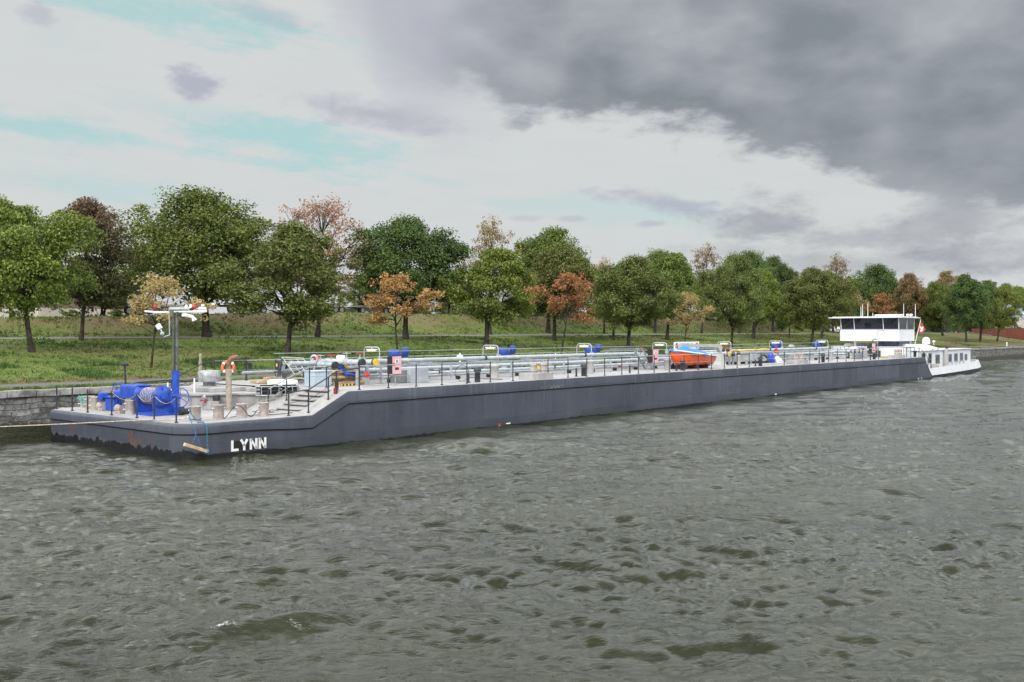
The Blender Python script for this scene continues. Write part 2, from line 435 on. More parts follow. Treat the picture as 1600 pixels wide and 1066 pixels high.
ASPH = mat('asphalt', (.115, .113, .112), .9, var=.14, scale=.7, bump=.004, bscale=60)
ASPH2 = mat('asphalt_path', (.17, .165, .155), .92, var=.12, scale=.6, bump=.004, bscale=60)
def strip(name, y0, y1, m, up=.012, up2=None):
    up2 = up if up2 is None else up2
    b = MB(); vs = []
    for X in XS:
        w = .10 * (vnoise(X, 0, 3.1, 9) - .5)
        vs += [(X, y0 + w, ground(X, y0) + up), (X, y1 + w, ground(X, y1) + up2)]
    b.add(vs, [(2 * i, 2 * i + 2, 2 * i + 3, 2 * i + 1) for i in range(nx - 1)], True)
    return b.build(name, m, kind='structure')
strip('road', 14.75, 18.3, ASPH)
strip('path', 46.9, 50.0, ASPH2, .02, .13)

# ---- water
#        tile   n    longest shortest slope spread dir patch seed
BANDS = [(67.0, 512, 6.5, 2.4, .085, 9.0, 0.00, 1, 21), (43.0, 512, 2.4, 1.0, .125, 6.0, .15, 1, 22),
         (23.0, 512, 1.0, .42, .225, 3.5, -.2, 2, 23), (11.0, 512, .42, .16, .25, 2.0, .1, 2, 24)]
def water():
    m = bpy.data.materials.new('river_water'); m.use_nodes = True; g = NT(m.node_tree); b = m.node_tree.nodes['Principled BSDF']
    geo = g.n('ShaderNodeNewGeometry'); p = geo.outputs['Position']
    n = g.noise(p, .12, 3, .5)
    c = g.mix(g.smooth(n, .3, .7), (.019, .0215, .0115), (.028, .031, .016))
    foam = g.n('ShaderNodeAttribute', attribute_name='foam').outputs['Fac']
    fn = g.noise(g.vscale(p, (1, 1, 1)), 13.0, 7, .85)
    fz = g.m('MULTIPLY', g.smooth(g.m('ADD', foam, g.m('MULTIPLY', g.m('SUBTRACT', fn, .5), 2.8)), .78, 1.15), .85)
    fz = g.m('MULTIPLY', fz, g.smooth(foam, .05, .3))
    c = g.mix(fz, c, (.62, .63, .61, 1))
    g.l(c, b.inputs['Base Color'])
    g.l(g.lin(fz, 0, 1, .025, .7), b.inputs['Roughness'])
    b.inputs['IOR'].default_value = 1.34
    b.inputs['Specular IOR Level'].default_value = .5
    # wind ripples, finer than the mesh
    gust = g.smooth(g.noise(p, .05, 3, .55), .30, .65)
    r0_ = g.n('ShaderNodeMapping'); g.l(p, r0_.inputs[0]); r0_.inputs['Rotation'].default_value = (0, 0, R(-50))
    rot = g.n('ShaderNodeMapping'); g.l(r0_.outputs[0], rot.inputs[0]); rot.inputs['Scale'].default_value = (1.3, .38, 1)
    r1 = g.noise(rot.outputs[0], 1.9, 5, .62, .5)
    r2 = g.noise(rot.outputs[0], 6.5, 5, .65, .6)
    r3 = g.noise(rot.outputs[0], 22.0, 4, .65, .6)
    r1 = g.m('SUBTRACT', 1.0, g.m('MULTIPLY', g.m('ABSOLUTE', g.m('SUBTRACT', r1, .5)), 2.0))
    h = g.m('ADD', g.m('ADD', g.m('MULTIPLY', r1, .15), g.m('MULTIPLY', r3, .018)), g.m('MULTIPLY', r2, .085))
    h = g.m('MULTIPLY', h, g.lin(gust, 0, 1, .55, 1.0))
    bn = g.n('ShaderNodeBump'); bn.inputs['Strength'].default_value = 1.0; bn.inputs['Distance'].default_value = .30
    g.l(h, bn.inputs['Height']); g.l(bn.outputs[0], b.inputs['Normal'])
    # one sheet, finer near the viewer; a ring of cells around the viewpoint
    fwd = math.atan2(ST, CT)
    dense = np.linspace(-R(38), R(38), 1000); side = np.linspace(R(38), 2 * math.pi - R(38), 120)[1:-1]
    ang = np.concatenate([dense, side]) + fwd
    r = np.concatenate([np.linspace(.5, 9, 30)[:-1], 9 * np.exp(np.linspace(0, math.log(30), 800)), 270 * np.exp(np.linspace(0, math.log(10), 40)[1:])])
    na, nr = len(ang), len(r)
    rr, aa = np.meshgrid(r, ang, indexing='ij')
    X = CAM.x + rr * np.cos(aa); Y = CAM.y + rr * np.sin(aa)
    dr = np.gradient(r)[:, None] * np.ones((1, na))
    sp = np.maximum(dr, rr * .0014)
    H = np.zeros_like(X); DX = np.zeros_like(X); DY = np.zeros_like(X); J = np.zeros_like(X)
    wind = R(50)                                # direction the waves run to, in the ship frame
    # patches of stronger and weaker chop
    def patch(s, k):
        q = np.zeros_like(X)
        for i in range(5):
            t = rng.uniform(0, 2 * math.pi); f = 2 * math.pi / (s * rng.uniform(.6, 1.6)); q += np.sin((X * math.cos(t) + Y * math.sin(t)) * f + rng.uniform(0, 6.28))
        return q / 5
    P1 = np.clip(1 + .38 * patch(15, 0), .5, 1.6); P2 = np.clip(1 + .55 * patch(10, 1), .45, 1.8)
    def band(tile, n, l0, l1, slope, spread, w_dir, seed):
        """one octave or so of a wind sea on a repeating tile, by inverse FFT; returns height, x and y shift"""
        r_ = np.random.default_rng(seed); k1 = 2 * math.pi * np.fft.fftfreq(n, tile / n); KX, KY = np.meshgrid(k1, k1, indexing='ij'); K = np.hypot(KX, KY); K[0, 0] = 1
        lo, hi = 2 * math.pi / l0, 2 * math.pi / l1
        win = np.clip((np.log(K) - math.log(lo * .8)) / .25, 0, 1) * np.clip((math.log(hi * 1.2) - np.log(K)) / .25, 0, 1)
        cosd = (KX * math.cos(w_dir) + KY * math.sin(w_dir)) / K
        D = np.where(cosd > 0, np.abs(cosd) ** spread, .03 * np.abs(cosd) ** spread) + .02
        a = K ** -2.0 * np.sqrt(D) * win
        a[0, 0] = 0
        h = a * (r_.normal(size=K.shape) + 1j * r_.normal(size=K.shape))
        hh = np.fft.ifft2(h).real; gx = np.fft.ifft2(1j * KX * h).real; gy = np.fft.ifft2(1j * KY * h).real
        s = slope / math.sqrt((gx ** 2 + gy ** 2).mean())
        dx = np.fft.ifft2(1j * KX / K * h).real; dy = np.fft.ifft2(1j * KY / K * h).real
        jj = np.fft.ifft2(K * h).real
        return [q * s for q in (hh, dx, dy, jj)]
    def sample(q, tile, n):
        u = (X / tile * n) % n; v = (Y / tile * n) % n; i0 = np.floor(u).astype(int); j0 = np.floor(v).astype(int); fu = u - i0; fv = v - j0; i0 %= n; j0 %= n; i1 = (i0 + 1) % n; j1 = (j0 + 1) % n
        return q[i0, j0] * (1 - fu) * (1 - fv) + q[i1, j0] * fu * (1 - fv) + q[i0, j1] * (1 - fu) * fv + q[i1, j1] * fu * fv
    CH = .80
    for (tile, n, l0, l1, slope, spread, wd, P, seed) in BANDS:
        B_ = band(tile, n, l0, l1, slope, spread, wind + wd, seed)
        fade = np.clip((l1 / sp - .9) / 1.4, 0, 1) if l1 > .3 else np.clip((l1 * 1.4 / sp - .9) / 1.4, 0, 1)
        A = fade * {0: 1.0, 1: P1, 2: P2}[P]
        s4 = [sample(q, tile, n) for q in B_]
        H += A * s4[0]; DX += A * s4[1] * CH * -1; DY += A * s4[2] * CH * -1; J += A * s4[3]
    foam = np.clip((J - 1.25) / .3, 0, 1) * (rr < 60) * .9
    # one breaking crest, lower left of the view, with froth
    fc = PH(352, 990, 0); th = math.atan2(ST, -0.2)
    ax = np.array([ST, -CT]) ; ux = (X - fc.x) * ST - (Y - fc.y) * CT; uy = (X - fc.x) * CT + (Y - fc.y) * ST
    crest = uy - .42 * ux
    H += .24 * np.exp(-(crest / .50) ** 2) * np.exp(-((ux - .3) / 1.7) ** 2)
    foam = np.maximum(foam, .88 * np.exp(-((crest - .02) / .16) ** 2) * np.exp(-((ux + .05) / .36) ** 2))
    foam = np.maximum(foam, .62 * np.exp(-((crest + .02) / .10) ** 2) * np.exp(-((ux + .9) / .8) ** 2))
    foam = np.maximum(foam, .42 * np.exp(-((crest + .15) / .35) ** 2) * np.exp(-((ux - .3) / 1.2) ** 2))
    H -= .02
    co = np.stack([X + DX, Y + DY, H], -1).reshape(-1, 3).astype(np.float32)
    i = np.arange(nr - 1)[:, None] * na; j = np.arange(na)[None, :]; j2 = (j + 1) % na
    q = np.stack([i + j, i + na + j, i + na + j2, i + j2], -1).reshape(-1, 4).astype(np.int32)
    me = bpy.data.meshes.new('water')
    me.vertices.add(len(co)); me.vertices.foreach_set('co', co.ravel())
    me.loops.add(q.size); me.loops.foreach_set('vertex_index', q.ravel())
    me.polygons.add(len(q)); me.polygons.foreach_set('loop_start', np.arange(0, q.size, 4, dtype=np.int32)); me.polygons.foreach_set('loop_total', np.full(len(q), 4, np.int32))
    me.update(calc_edges=True); me.validate()
    me.polygons.foreach_set('use_smooth', np.ones(len(me.polygons), bool))
    at = me.attributes.new('foam', 'FLOAT', 'POINT'); at.data.foreach_set('value', foam.ravel().astype(np.float32))
    me.materials.append(m)
    o = bpy.data.objects.new('water', me); COL.objects.link(o); tag(o, kind='structure')
water()

# ---- quay wall: stone face, coping, wet foot
def stone_mat():
    m = bpy.data.materials.new('quay_stone'); m.use_nodes = True; g = NT(m.node_tree); b = m.node_tree.nodes['Principled BSDF']
    p = g.n('ShaderNodeNewGeometry').outputs['Position']; x, y, z = g.sep(p)
    warp = g.noise(p, 1.6, 4, .6); w2 = g.noise(p, 1.3, 3, .6, out=0)
    bx = g.m('ADD', x, g.m('MULTIPLY', g.m('SUBTRACT', warp, .5), .75)); bz = g.m('ADD', z, g.m('MULTIPLY', g.m('SUBTRACT', w2, .5), .42))
    br = g.n('ShaderNodeTexBrick'); g.l(g.comb(bx, bz, 0), br.inputs['Vector'])
    br.inputs['Scale'].default_value = 1.0; br.inputs['Brick Width'].default_value = .62; br.inputs['Row Height'].default_value = .27
    br.inputs['Mortar Size'].default_value = .022; br.inputs['Mortar Smooth'].default_value = .6; br.offset = .43; br.squash = 1.3; br.squash_frequency = 3
    br.inputs['Color1'].default_value = (0, 0, 0, 1); br.inputs['Color2'].default_value = (1, 1, 1, 1); br.inputs['Mortar'].default_value = (.5, .5, .5, 1)
    n = g.noise(p, 3.4, 6, .68); nf = g.noise(p, 14, 5, .7)
    c = g.mix(br.outputs['Color'], (.13, .125, .12, 1), (.31, .30, .29, 1))
    c = g.mix(g.smooth(n, .36, .66), g.mix(1.0, c, (.42, .42, .42, 1), 'MULTIPLY'), c)
    c = g.mix(g.m('MULTIPLY', br.outputs['Fac'], .8), c, (.05, .05, .045, 1))
    pale = g.m('MULTIPLY', g.smooth(g.noise(p, 1.5, 5, .7), .56, .72), .7); c = g.mix(pale, c, (.40, .40, .39, 1))
    moss = g.m('MULTIPLY', g.smooth(g.noise(p, 1.1, 5, .65), .55, .72), .65); c = g.mix(moss, c, (.045, .06, .022, 1))
    wet = g.smooth(g.m('ADD', z, g.m('MULTIPLY', g.m('SUBTRACT', n, .5), .9)), .88, .58)
    c = g.mix(wet, c, g.mix(g.smooth(nf, .4, .6), (.018, .020, .010, 1), (.05, .052, .024, 1)))
    g.l(c, b.inputs['Base Color']); g.l(g.lin(wet, 0, 1, .9, .45), b.inputs['Roughness'])
    bn = g.n('ShaderNodeBump'); bn.inputs['Distance'].default_value = .05
    g.l(g.m('SUBTRACT', g.m('ADD', g.m('MULTIPLY', n, .8), g.m('MULTIPLY', nf, .3)), br.outputs['Fac']), bn.inputs['Height']); g.l(bn.outputs[0], b.inputs['Normal'])
    return m
STONE = stone_mat()
COPE = mat('coping_stone', (.30, .29, .28), .9, var=.28, scale=2.2, bump=.02, bscale=9, dirt=.5, dirtcol=(.07, .07, .05))
qroot = empty('quay_wall', (0, QY, 0), 'long grey stone quay wall with a wet dark foot and worn coping, behind the moored tanker', 'quay wall')
b = MB(); vs = []; xs = list(np.arange(-420, -40, 20)) + list(np.arange(-40, 240, .5)) + list(np.arange(240, 1000, 20))
zs = [-1.5, -.2, .2, .5, .8, 1.1, 1.4, 1.7, 1.93]
for X in xs:
    for z in zs: vs.append((X, QY + .10 * (1.93 - z) * -.35 + .05 * (vnoise(X, z, .45, 2) - .5) + .05 * (vnoise(X, z, 1.7, 4) - .5), z))
nz = len(zs)
b.add(vs, [(i * nz + j, (i + 1) * nz + j, (i + 1) * nz + j + 1, i * nz + j + 1) for i in range(len(xs) - 1) for j in range(nz - 1)], True)
b.add([(-420, 14.2, 1.93), (980, 14.2, 1.93), (980, QY - .1, 1.93), (-420, QY - .1, 1.93)], [(0, 1, 2, 3)])
b.build('stone_face', STONE, qroot)
b = MB(); X = -60.0
while X < 300:
    L = random.uniform(1.1, 1.9); dz = random.uniform(-.025, .015); dy = random.uniform(-.025, .02)
    b.box((X + L / 2, QY + .27 + dy, 2.09 + dz), (L - .03, .72, .32), rz=random.uniform(-.008, .008), bev=.03); X += L
b.box((-240, QY + .27, 2.09), (360, .7, .32)); b.box((650, QY + .27, 2.09), (700, .7, .32))
b.build('coping', COPE, qroot)

# ---- weeds, tufts and fallen leaves
def scatter(name, n, region, size, mt, label_kind='stuff', blades=4, h=(.06, .2), seed=1, dens=None, flat=False):
    r_ = np.random.default_rng(seed); V = []; F = []
    x0, x1, y0, y1 = region; k = 0; tries = 0
    while k < n and tries < n * 12:
        tries += 1
        X = x0 + (x1 - x0) * r_.random() ** 1.5; Y = r_.uniform(y0, y1)
        if dens and r_.random() > dens(X, Y): continue
        z = gz(X, Y); k += 1
        for q in range(blades):
            a = r_.uniform(0, 6.28); s_ = size * r_.uniform(.6, 1.4); bx = X + r_.normal(0, size * 1.2); by = Y + r_.normal(0, size * 1.2)
            hh = r_.uniform(*h); dx, dy = math.cos(a) * s_ * .5, math.sin(a) * s_ * .5; lx, ly = r_.normal(0, .35) * hh, r_.normal(0, .35) * hh
            i = len(V)
            if flat:
                V += [(bx - dx, by - dy, z + .03), (bx + dy, by - dx, z + .04 + hh * .2), (bx + dx, by + dy, z + .03 + hh * .3), (bx - dy, by + dx, z + .02)]; F.append((i, i + 1, i + 2, i + 3))
            else:
                V += [(bx - dx, by - dy, z - .02), (bx + dx, by + dy, z - .02), (bx + lx + dx * .3, by + ly + dy * .3, z + hh), (bx + lx - dx * .3, by + ly - dy * .3, z + hh)]; F.append((i, i + 1, i + 2, i + 3))
    me = bpy.data.meshes.new(name); me.from_pydata(V, [], F); me.materials.append(mt)
    o = bpy.data.objects.new(name, me); COL.objects.link(o); tag(o, kind='stuff')
TUFT = mat('weed_leaf', (.080, .145, .036), .8, var=.3, scale=1.2, spec=.2)
TUFT2 = mat('grass_blade', (.122, .170, .043), .85, var=.3, scale=.7, spec=.2)
LITTER = mat('leaf_litter', (.20, .125, .05), .9, var=.35, scale=5, spec=.2)
scatter('weeds', 5200, (-5, 190, 19.0, 46.5), .10, TUFT, blades=6, h=(.07, .24), seed=3, dens=lambda X, Y: (1.0 if vnoise(X, Y, 3.5, 8) > .66 else .02) * (1 if Y < 31 else .3))
scatter('grass', 26000, (-8, 170, 18.5, 45.8), .05, TUFT2, blades=4, h=(.04, .12), seed=4, dens=lambda X, Y: 1.0 if vnoise(X, Y, 5, 1) > .4 else .35)
scatter('dike_grass', 9000, (0, 200, 50.8, 58.8), .07, TUFT2, blades=4, h=(.06, .2), seed=5, dens=lambda X, Y: 1.0 if vnoise(X, Y, 3, 2) > .45 or Y > 57.8 or Y < 51.5 else .3)
scatter('fallen_leaves', 9000, (-5, 230, 19.0, 46.5), .10, LITTER, blades=2, h=(.02, .06), seed=6, flat=True, dens=lambda X, Y: 1.0 if vnoise(X, Y, 9, 6) > .55 else .25)
scatter('quay_edge_grass', 3500, (-12, 240, 14.1, 14.75), .06, TUFT2, blades=4, h=(.05, .16), seed=8, dens=lambda X, Y: 1.0 if vnoise(X, 3, 2.5, 8) > .45 else .1)

# ================================================================== TREES
BARK = mat('bark', (.060, .050, .042), .95, var=.3, scale=4, bump=.02, bscale=14, spec=.2)
def leaf_mat(name, dark, light, hi, hi2=None, hmix=0.0, trans=.25):
    m = bpy.data.materials.new(name); m.use_nodes = True; g = NT(m.node_tree); nt_ = m.node_tree
    b = nt_.nodes['Principled BSDF']; out = nt_.nodes['Material Output']
    t = g.n('ShaderNodeAttribute', attribute_name='tint').outputs['Fac']
    tp = g.n('ShaderNodeAttribute', attribute_name='topness').outputs['Fac']
    oi = g.n('ShaderNodeObjectInfo').outputs['Random']
    rnd = g.n('ShaderNodeAttribute', attribute_name='rnd').outputs['Fac']
    c = g.mix(t, dark + (1,), light + (1,))
    c = g.mix(g.smooth(rnd, .80, 1.0), c, hi + (1,))
    if hi2 is not None:
        f = g.smooth(g.m('ADD', tp, g.m('MULTIPLY', g.m('SUBTRACT', t, .5), .5)), 1.0 - hmix, 1.15 - hmix * .5)
        c = g.mix(g.m('MULTIPLY', f, .9), c, hi2 + (1,))
    hs = g.n('ShaderNodeHueSaturation'); g.l(c, hs.inputs['Color'])
    g.l(g.lin(oi, 0, 1, .488, .512), hs.inputs['Hue']); g.l(g.lin(oi, 0, 1, .90, 1.10), hs.inputs['Value'])
    g.l(hs.outputs[0], b.inputs['Base Color']); b.inputs['Roughness'].default_value = .65; b.inputs['Specular IOR Level'].default_value = .25
    tr = g.n('ShaderNodeBsdfTranslucent'); g.l(hs.outputs[0], tr.inputs['Color'])
    mx = g.n('ShaderNodeMixShader'); mx.inputs[0].default_value = trans; g.l(b.outputs[0], mx.inputs[1]); g.l(tr.outputs[0], mx.inputs[2]); g.l(mx.outputs[0], out.inputs[0])
    return m
LM = {
 'green':  leaf_mat('leaves_green', (0.081, 0.121, 0.029), (0.182, 0.226, 0.052), (0.282, 0.282, 0.078)),
 'bright': leaf_mat('leaves_bright', (0.105, 0.156, 0.031), (0.221, 0.273, 0.058), (0.342, 0.328, 0.087)),
 'deep':   leaf_mat('leaves_deep', (0.052, 0.095, 0.031), (0.118, 0.173, 0.049), (0.182, 0.218, 0.070)),
 'olive':  leaf_mat('leaves_olive', (0.086, 0.106, 0.029), (0.169, 0.201, 0.054), (0.226, 0.226, 0.085)),
 'browntop': leaf_mat('leaves_browntop', (.055, .068, .028), (.105, .115, .045), (.15, .11, .05), (.20, .135, .085), .42),
 'orange': leaf_mat('leaves_orange', (0.264, 0.129, 0.050), (0.529, 0.272, 0.115), (0.550, 0.398, 0.182), None, 0, .35),
 'rust':   leaf_mat('leaves_rust', (.26, .125, .050), (.47, .245, .100), (.52, .31, .14), None, 0, .3),
 'tan':    leaf_mat('leaves_tan', (0.314, 0.224, 0.090), (0.550, 0.429, 0.198), (0.550, 0.547, 0.264), None, 0, .35),
 'mauve':  leaf_mat('leaves_mauve', (0.249, 0.141, 0.090), (0.496, 0.298, 0.198), (0.550, 0.331, 0.149), None, 0, .35),
 'mixed':  leaf_mat('leaves_mixed', (0.123, 0.103, 0.036), (0.232, 0.190, 0.067), (0.364, 0.198, 0.082), (0.280, 0.198, 0.099), .6),
}
def make_tree(seed, W_, H_, clear, n_clu, n_leaf, leaf, density='full', lumps=.22, trunk_r=.2, forks=1, wisp=False, droop=.0):
    """returns (trunk mesh, crown mesh); base at the origin, crown W_ wide, H_ high, first leaves at clear*H_"""
    r_ = np.random.default_rng(seed); rx = W_ / 2; cz0, cz1 = clear * H_, H_
    # crown envelope
    ph = r_.uniform(0, 6.28, 6); am = r_.uniform(.4, 1, 6) * lumps
    def env(az, t):
        base = math.sin(math.pi * min(max(t, 0), 1) ** .80) ** .62 if 0 < t < 1 else 0.0
        w = 1 + sum(am[k] * .55 * math.sin((k + 1) * az + ph[k] + 3.0 * t * (k + 1) ** .5) for k in range(5))
        return rx * base * max(w, .45)
    cl = []
    tries = 0
    nlobe = {'full': 26, 'young': 9}.get(density, 18)
    lobes = []
    for k in range(nlobe):
        t = (k + .5) / nlobe * .92 + .04; t = t ** .85; az = k * 2.39996 + r_.uniform(-.4, .4); e = env(az, t)
        q = r_.uniform(.50, .92) if t < .85 else r_.uniform(.1, .7)
        lobes.append((np.array([math.cos(az) * e * q, math.sin(az) * e * q, cz0 + (cz1 - cz0) * t * r_.uniform(.95, 1.05)]), rx * r_.uniform(.24, .42)))
    while len(cl) < n_clu and tries < n_clu * 30:
        tries += 1
        if r_.random() < .80:
            L_ = lobes[r_.integers(nlobe)]; d_ = r_.normal(0, 1, 3); d_ /= np.linalg.norm(d_); d_[2] = abs(d_[2]) * .75 if r_.random() < .7 else d_[2] * .6
            p = L_[0] + d_ * L_[1] * r_.uniform(.45, 1.0)
        else:
            t = r_.beta(1.5, 1.25); az = r_.uniform(0, 2 * math.pi); e = env(az, t); q = r_.random() ** .5
            p = np.array([math.cos(az) * e * q, math.sin(az) * e * q, cz0 + (cz1 - cz0) * t])
        t = (p[2] - cz0) / (cz1 - cz0); az = math.atan2(p[1], p[0]); rr_ = math.hypot(p[0], p[1])
        if t < -.03 or t > 1.03 or rr_ > env(az, min(max(t, .06), .94)) * 1.12 + .1: continue
        if wisp and t > .7: p[2] += abs(r_.normal(0, .05)) * H_
        if all(np.linalg.norm(p - c_[0]) > .045 * W_ for c_ in cl[-60:]):
            cl.append((p, 0, t, az))
    # limbs: trunk(s) then main limbs toward sectors, then twigs to every cluster
    mb = MB(); limbs = []
    for k in range(forks):
        off = .0 if forks == 1 else .35 * (k - (forks - 1) / 2)
        ax = r_.uniform(0, 6.28)
        pts = []; top = .82 * H_
        for i in range(9):
            s_ = i / 8
            pts.append(Vector((off * (1 + 3 * s_) * math.cos(ax) + .10 * math.sin(s_ * 5 + seed) * s_ * rx * .5, off * (1 + 3 * s_) * math.sin(ax) + .08 * math.cos(s_ * 4 + seed) * s_ * rx * .5, -.15 + s_ * top)))
        rad = [trunk_r * (1.45 if i == 0 else 1.0) * (1 - .9 * (i / 8) ** 1.1) + .012 for i in range(9)]
        mb.tube(pts, rad, 8); limbs += [(pts[i], rad[i]) for i in range(2, 9)]
    nl = 7 if density != 'young' else 5
    tips = []
    for k in range(nl):
        az = 2 * math.pi * (k + r_.uniform(-.3, .3)) / nl; st = r_.uniform(.72, 1.25) * cz0 + (.02 * H_); st = min(st, .55 * H_)
        e = rx * r_.uniform(.55, .8); zt = cz0 + (cz1 - cz0) * r_.uniform(.35, .8)
        src = min(limbs, key=lambda q_: abs(q_[0].z - st))[0]
        a = Vector((src.x, src.y, st)); bb = Vector((math.cos(az) * e, math.sin(az) * e, zt))
        pts = []
        for i in range(7):
            s_ = i / 6; p = a.lerp(bb, s_); p.z = a.z + (bb.z - a.z) * (s_ ** .8); p += Vector((r_.normal(0, .03), r_.normal(0, .03), r_.normal(0, .02))) * rx * (1 if 0 < i < 6 else 0); pts.append(p)
        rad = [trunk_r * .48 * (1 - .85 * i / 6) + .01 for i in range(7)]
        mb.tube(pts, rad, 6); tips += [(pts[i], rad[i]) for i in range(2, 7)]
    nodes = limbs + tips
    for p, q, t, az in cl:
        P_ = Vector(p); src = min(nodes, key=lambda n_: (n_[0] - P_).length + (0 if n_[0].z < P_.z else 1.5))
        mid = src[0].lerp(P_, .5) + Vector((0, 0, .06 * (src[0] - P_).length))
        mb.tube([src[0], mid, P_], [min(src[1] * .6, .045), .022, .008], 4, caps=False)
    me_t = bpy.data.meshes.new('trunk'); me_t.from_pydata(mb.v, [], mb.f); me_t.polygons.foreach_set('use_smooth', mb.smooth); me_t.materials.append(BARK)
    # leaves
    per = max(8, n_leaf // len(cl)); N = per * len(cl)
    cen = np.repeat(np.array([c_[0] for c_ in cl]), per, 0)
    tint = np.repeat(r_.random(len(cl)), per); cr = np.repeat(r_.uniform(.055, .115, len(cl)) * W_ * (1.0 if density != 'young' else 1.1), per)
    d = r_.normal(0, 1, (N, 3)); d /= np.linalg.norm(d, axis=1)[:, None] + 1e-9
    rad = (r_.random(N) ** .45) * cr
    pos = cen + d * rad[:, None] * np.array([1, 1, .72])
    pos[:, 2] -= droop * cr * (rad / cr) ** 2
    nrm = d * .6 + r_.normal(0, .75, (N, 3)) + np.array([0, 0, .55]); nrm /= np.linalg.norm(nrm, axis=1)[:, None]
    tmp = r_.normal(0, 1, (N, 3)); u = np.cross(nrm, tmp); u /= np.linalg.norm(u, axis=1)[:, None]; w = np.cross(nrm, u)
    s_ = leaf * r_.uniform(.6, 1.35, N)[:, None]
    fold = nrm * s_ * .18
    q4 = np.stack([pos - u * s_ * .62, pos + w * s_ * .36 + fold, pos + u * s_ * .62, pos - w * s_ * .36 + fold], 1).reshape(-1, 3).astype(np.float32)
    me = bpy.data.meshes.new('crown'); me.vertices.add(4 * N); me.vertices.foreach_set('co', q4.ravel())
    me.loops.add(4 * N); me.loops.foreach_set('vertex_index', np.arange(4 * N, dtype=np.int32)); me.polygons.add(N)
    me.polygons.foreach_set('loop_start', np.arange(0, 4 * N, 4, dtype=np.int32)); me.polygons.foreach_set('loop_total', np.full(N, 4, np.int32)); me.update(calc_edges=True)
    t4 = np.repeat(np.clip(tint * .75 + r_.random(N) * .4 - .07, 0, 1), 4).astype(np.float32)
    me.attributes.new('tint', 'FLOAT', 'POINT').data.foreach_set('value', t4)
    me.attributes.new('rnd', 'FLOAT', 'POINT').data.foreach_set('value', np.repeat(r_.random(N), 4).astype(np.float32))
    me.attributes.new('topness', 'FLOAT', 'POINT').data.foreach_set('value', np.clip((q4[:, 2] - cz0) / (cz1 - cz0), 0, 1).astype(np.float32))
    me.materials.append(LM['green'])
    return me_t, me
PROTO = {}
def proto(k, *a, **kw):
    t = make_tree(*a, **kw); co = np.empty(len(t[1].vertices) * 3, np.float32); t[1].vertices.foreach_get('co', co); co = co.reshape(-1, 3)
    w = (np.percentile(co[:, 0], 98.5) - np.percentile(co[:, 0], 1.5) + np.percentile(co[:, 1], 98.5) - np.percentile(co[:, 1], 1.5)) / 2
    PROTO[k] = (t, float(w), float(np.percentile(co[:, 2], 99.8)))
#             seed  W     H    clear clu  leaves size
proto('domeA', 11, 10.5, 11.0, .26, 396, 44000, .185, trunk_r=.24)
proto('domeB', 12, 10.0, 10.5, .26, 360, 44000, .185, trunk_r=.22, lumps=.3, droop=.5)
proto('domeC', 13, 11.5, 11.0, .25, 408, 44000, .185, trunk_r=.26, lumps=.35)
proto('openA', 14, 9.0, 10.5, .24, 255, 28080, .180, trunk_r=.18, lumps=.4, droop=.3)
proto('openB', 15, 9.0, 10.5, .24, 285, 32400, .180, trunk_r=.2, lumps=.35, forks=2, droop=.5)
proto('sparseA', 16, 9.5, 12.0, .30, 210, 6500, .19, lumps=.45, trunk_r=.2, wisp=True)
proto('sparseB', 17, 7.5, 12.0, .34, 150, 5000, .19, lumps=.5, trunk_r=.18, wisp=True)
proto('youngA', 18, 5.2, 6.5, .42, 90, 3600, .16, density='young', trunk_r=.075, lumps=.45, wisp=True)
proto('youngB', 19, 5.2, 6.0, .46, 80, 3200, .16, density='young', trunk_r=.07, lumps=.5, wisp=True)
def plant(kind, color, px, py, x0, x1, ytop, label, Y=None, rz=None, lean=0.0, name='tree', cat='tree', group='trees on the canal bank'):
    """px, py: foot in the photo (or px and a known row Y); x0..x1: crown width; ytop: top of the crown"""
    if Y is None: base = rayground(px, py)
    else:
        z = (Y - CAM.y) / pr(px) * FPX; X = z / FPX * pe_(px) + CAM.x; base = Vector((X, Y, gz(X, Y)))
    z = depth(base); ppm = FPX / z
    (mt, mc), W0, H0 = PROTO[kind]
    wid = (x1 - x0) / ppm; hgt = CAM.z + (Y0 - ytop) / ppm - base.z
    root = empty(name, base, label, cat, group)
    rz = random.uniform(0, 6.28) if rz is None else rz
    off = ((x0 + x1) / 2 - px) / ppm                       # crown centre may sit beside the foot
    for nm, me, mm in (('trunk', mt, BARK), ('crown', mc, LM[color])):
        o = bpy.data.objects.new(nm, me); COL.objects.link(o); o.parent = root
        o.material_slots[0].link = 'OBJECT'; o.material_slots[0].material = mm
        o.rotation_euler = (0, 0, rz); s_ = wid / W0
        o.scale = (s_, s_, hgt / H0)
        if nm == 'trunk' and s_ > 1.15: o.scale = (s_, s_, hgt / H0)
    # shear the tree sideways toward the crown's centre by tilting it a little
    tilt = max(-.16, min(.16, off / max(hgt * .6, 1) * .8 + lean))
    ax = Vector((CT, ST, 0))
    for ch in root.children:
        ch.rotation_euler = (Matrix.Rotation(tilt, 3, ax) @ Matrix.Rotation(rz, 3, 'Z')).to_euler()
    return root
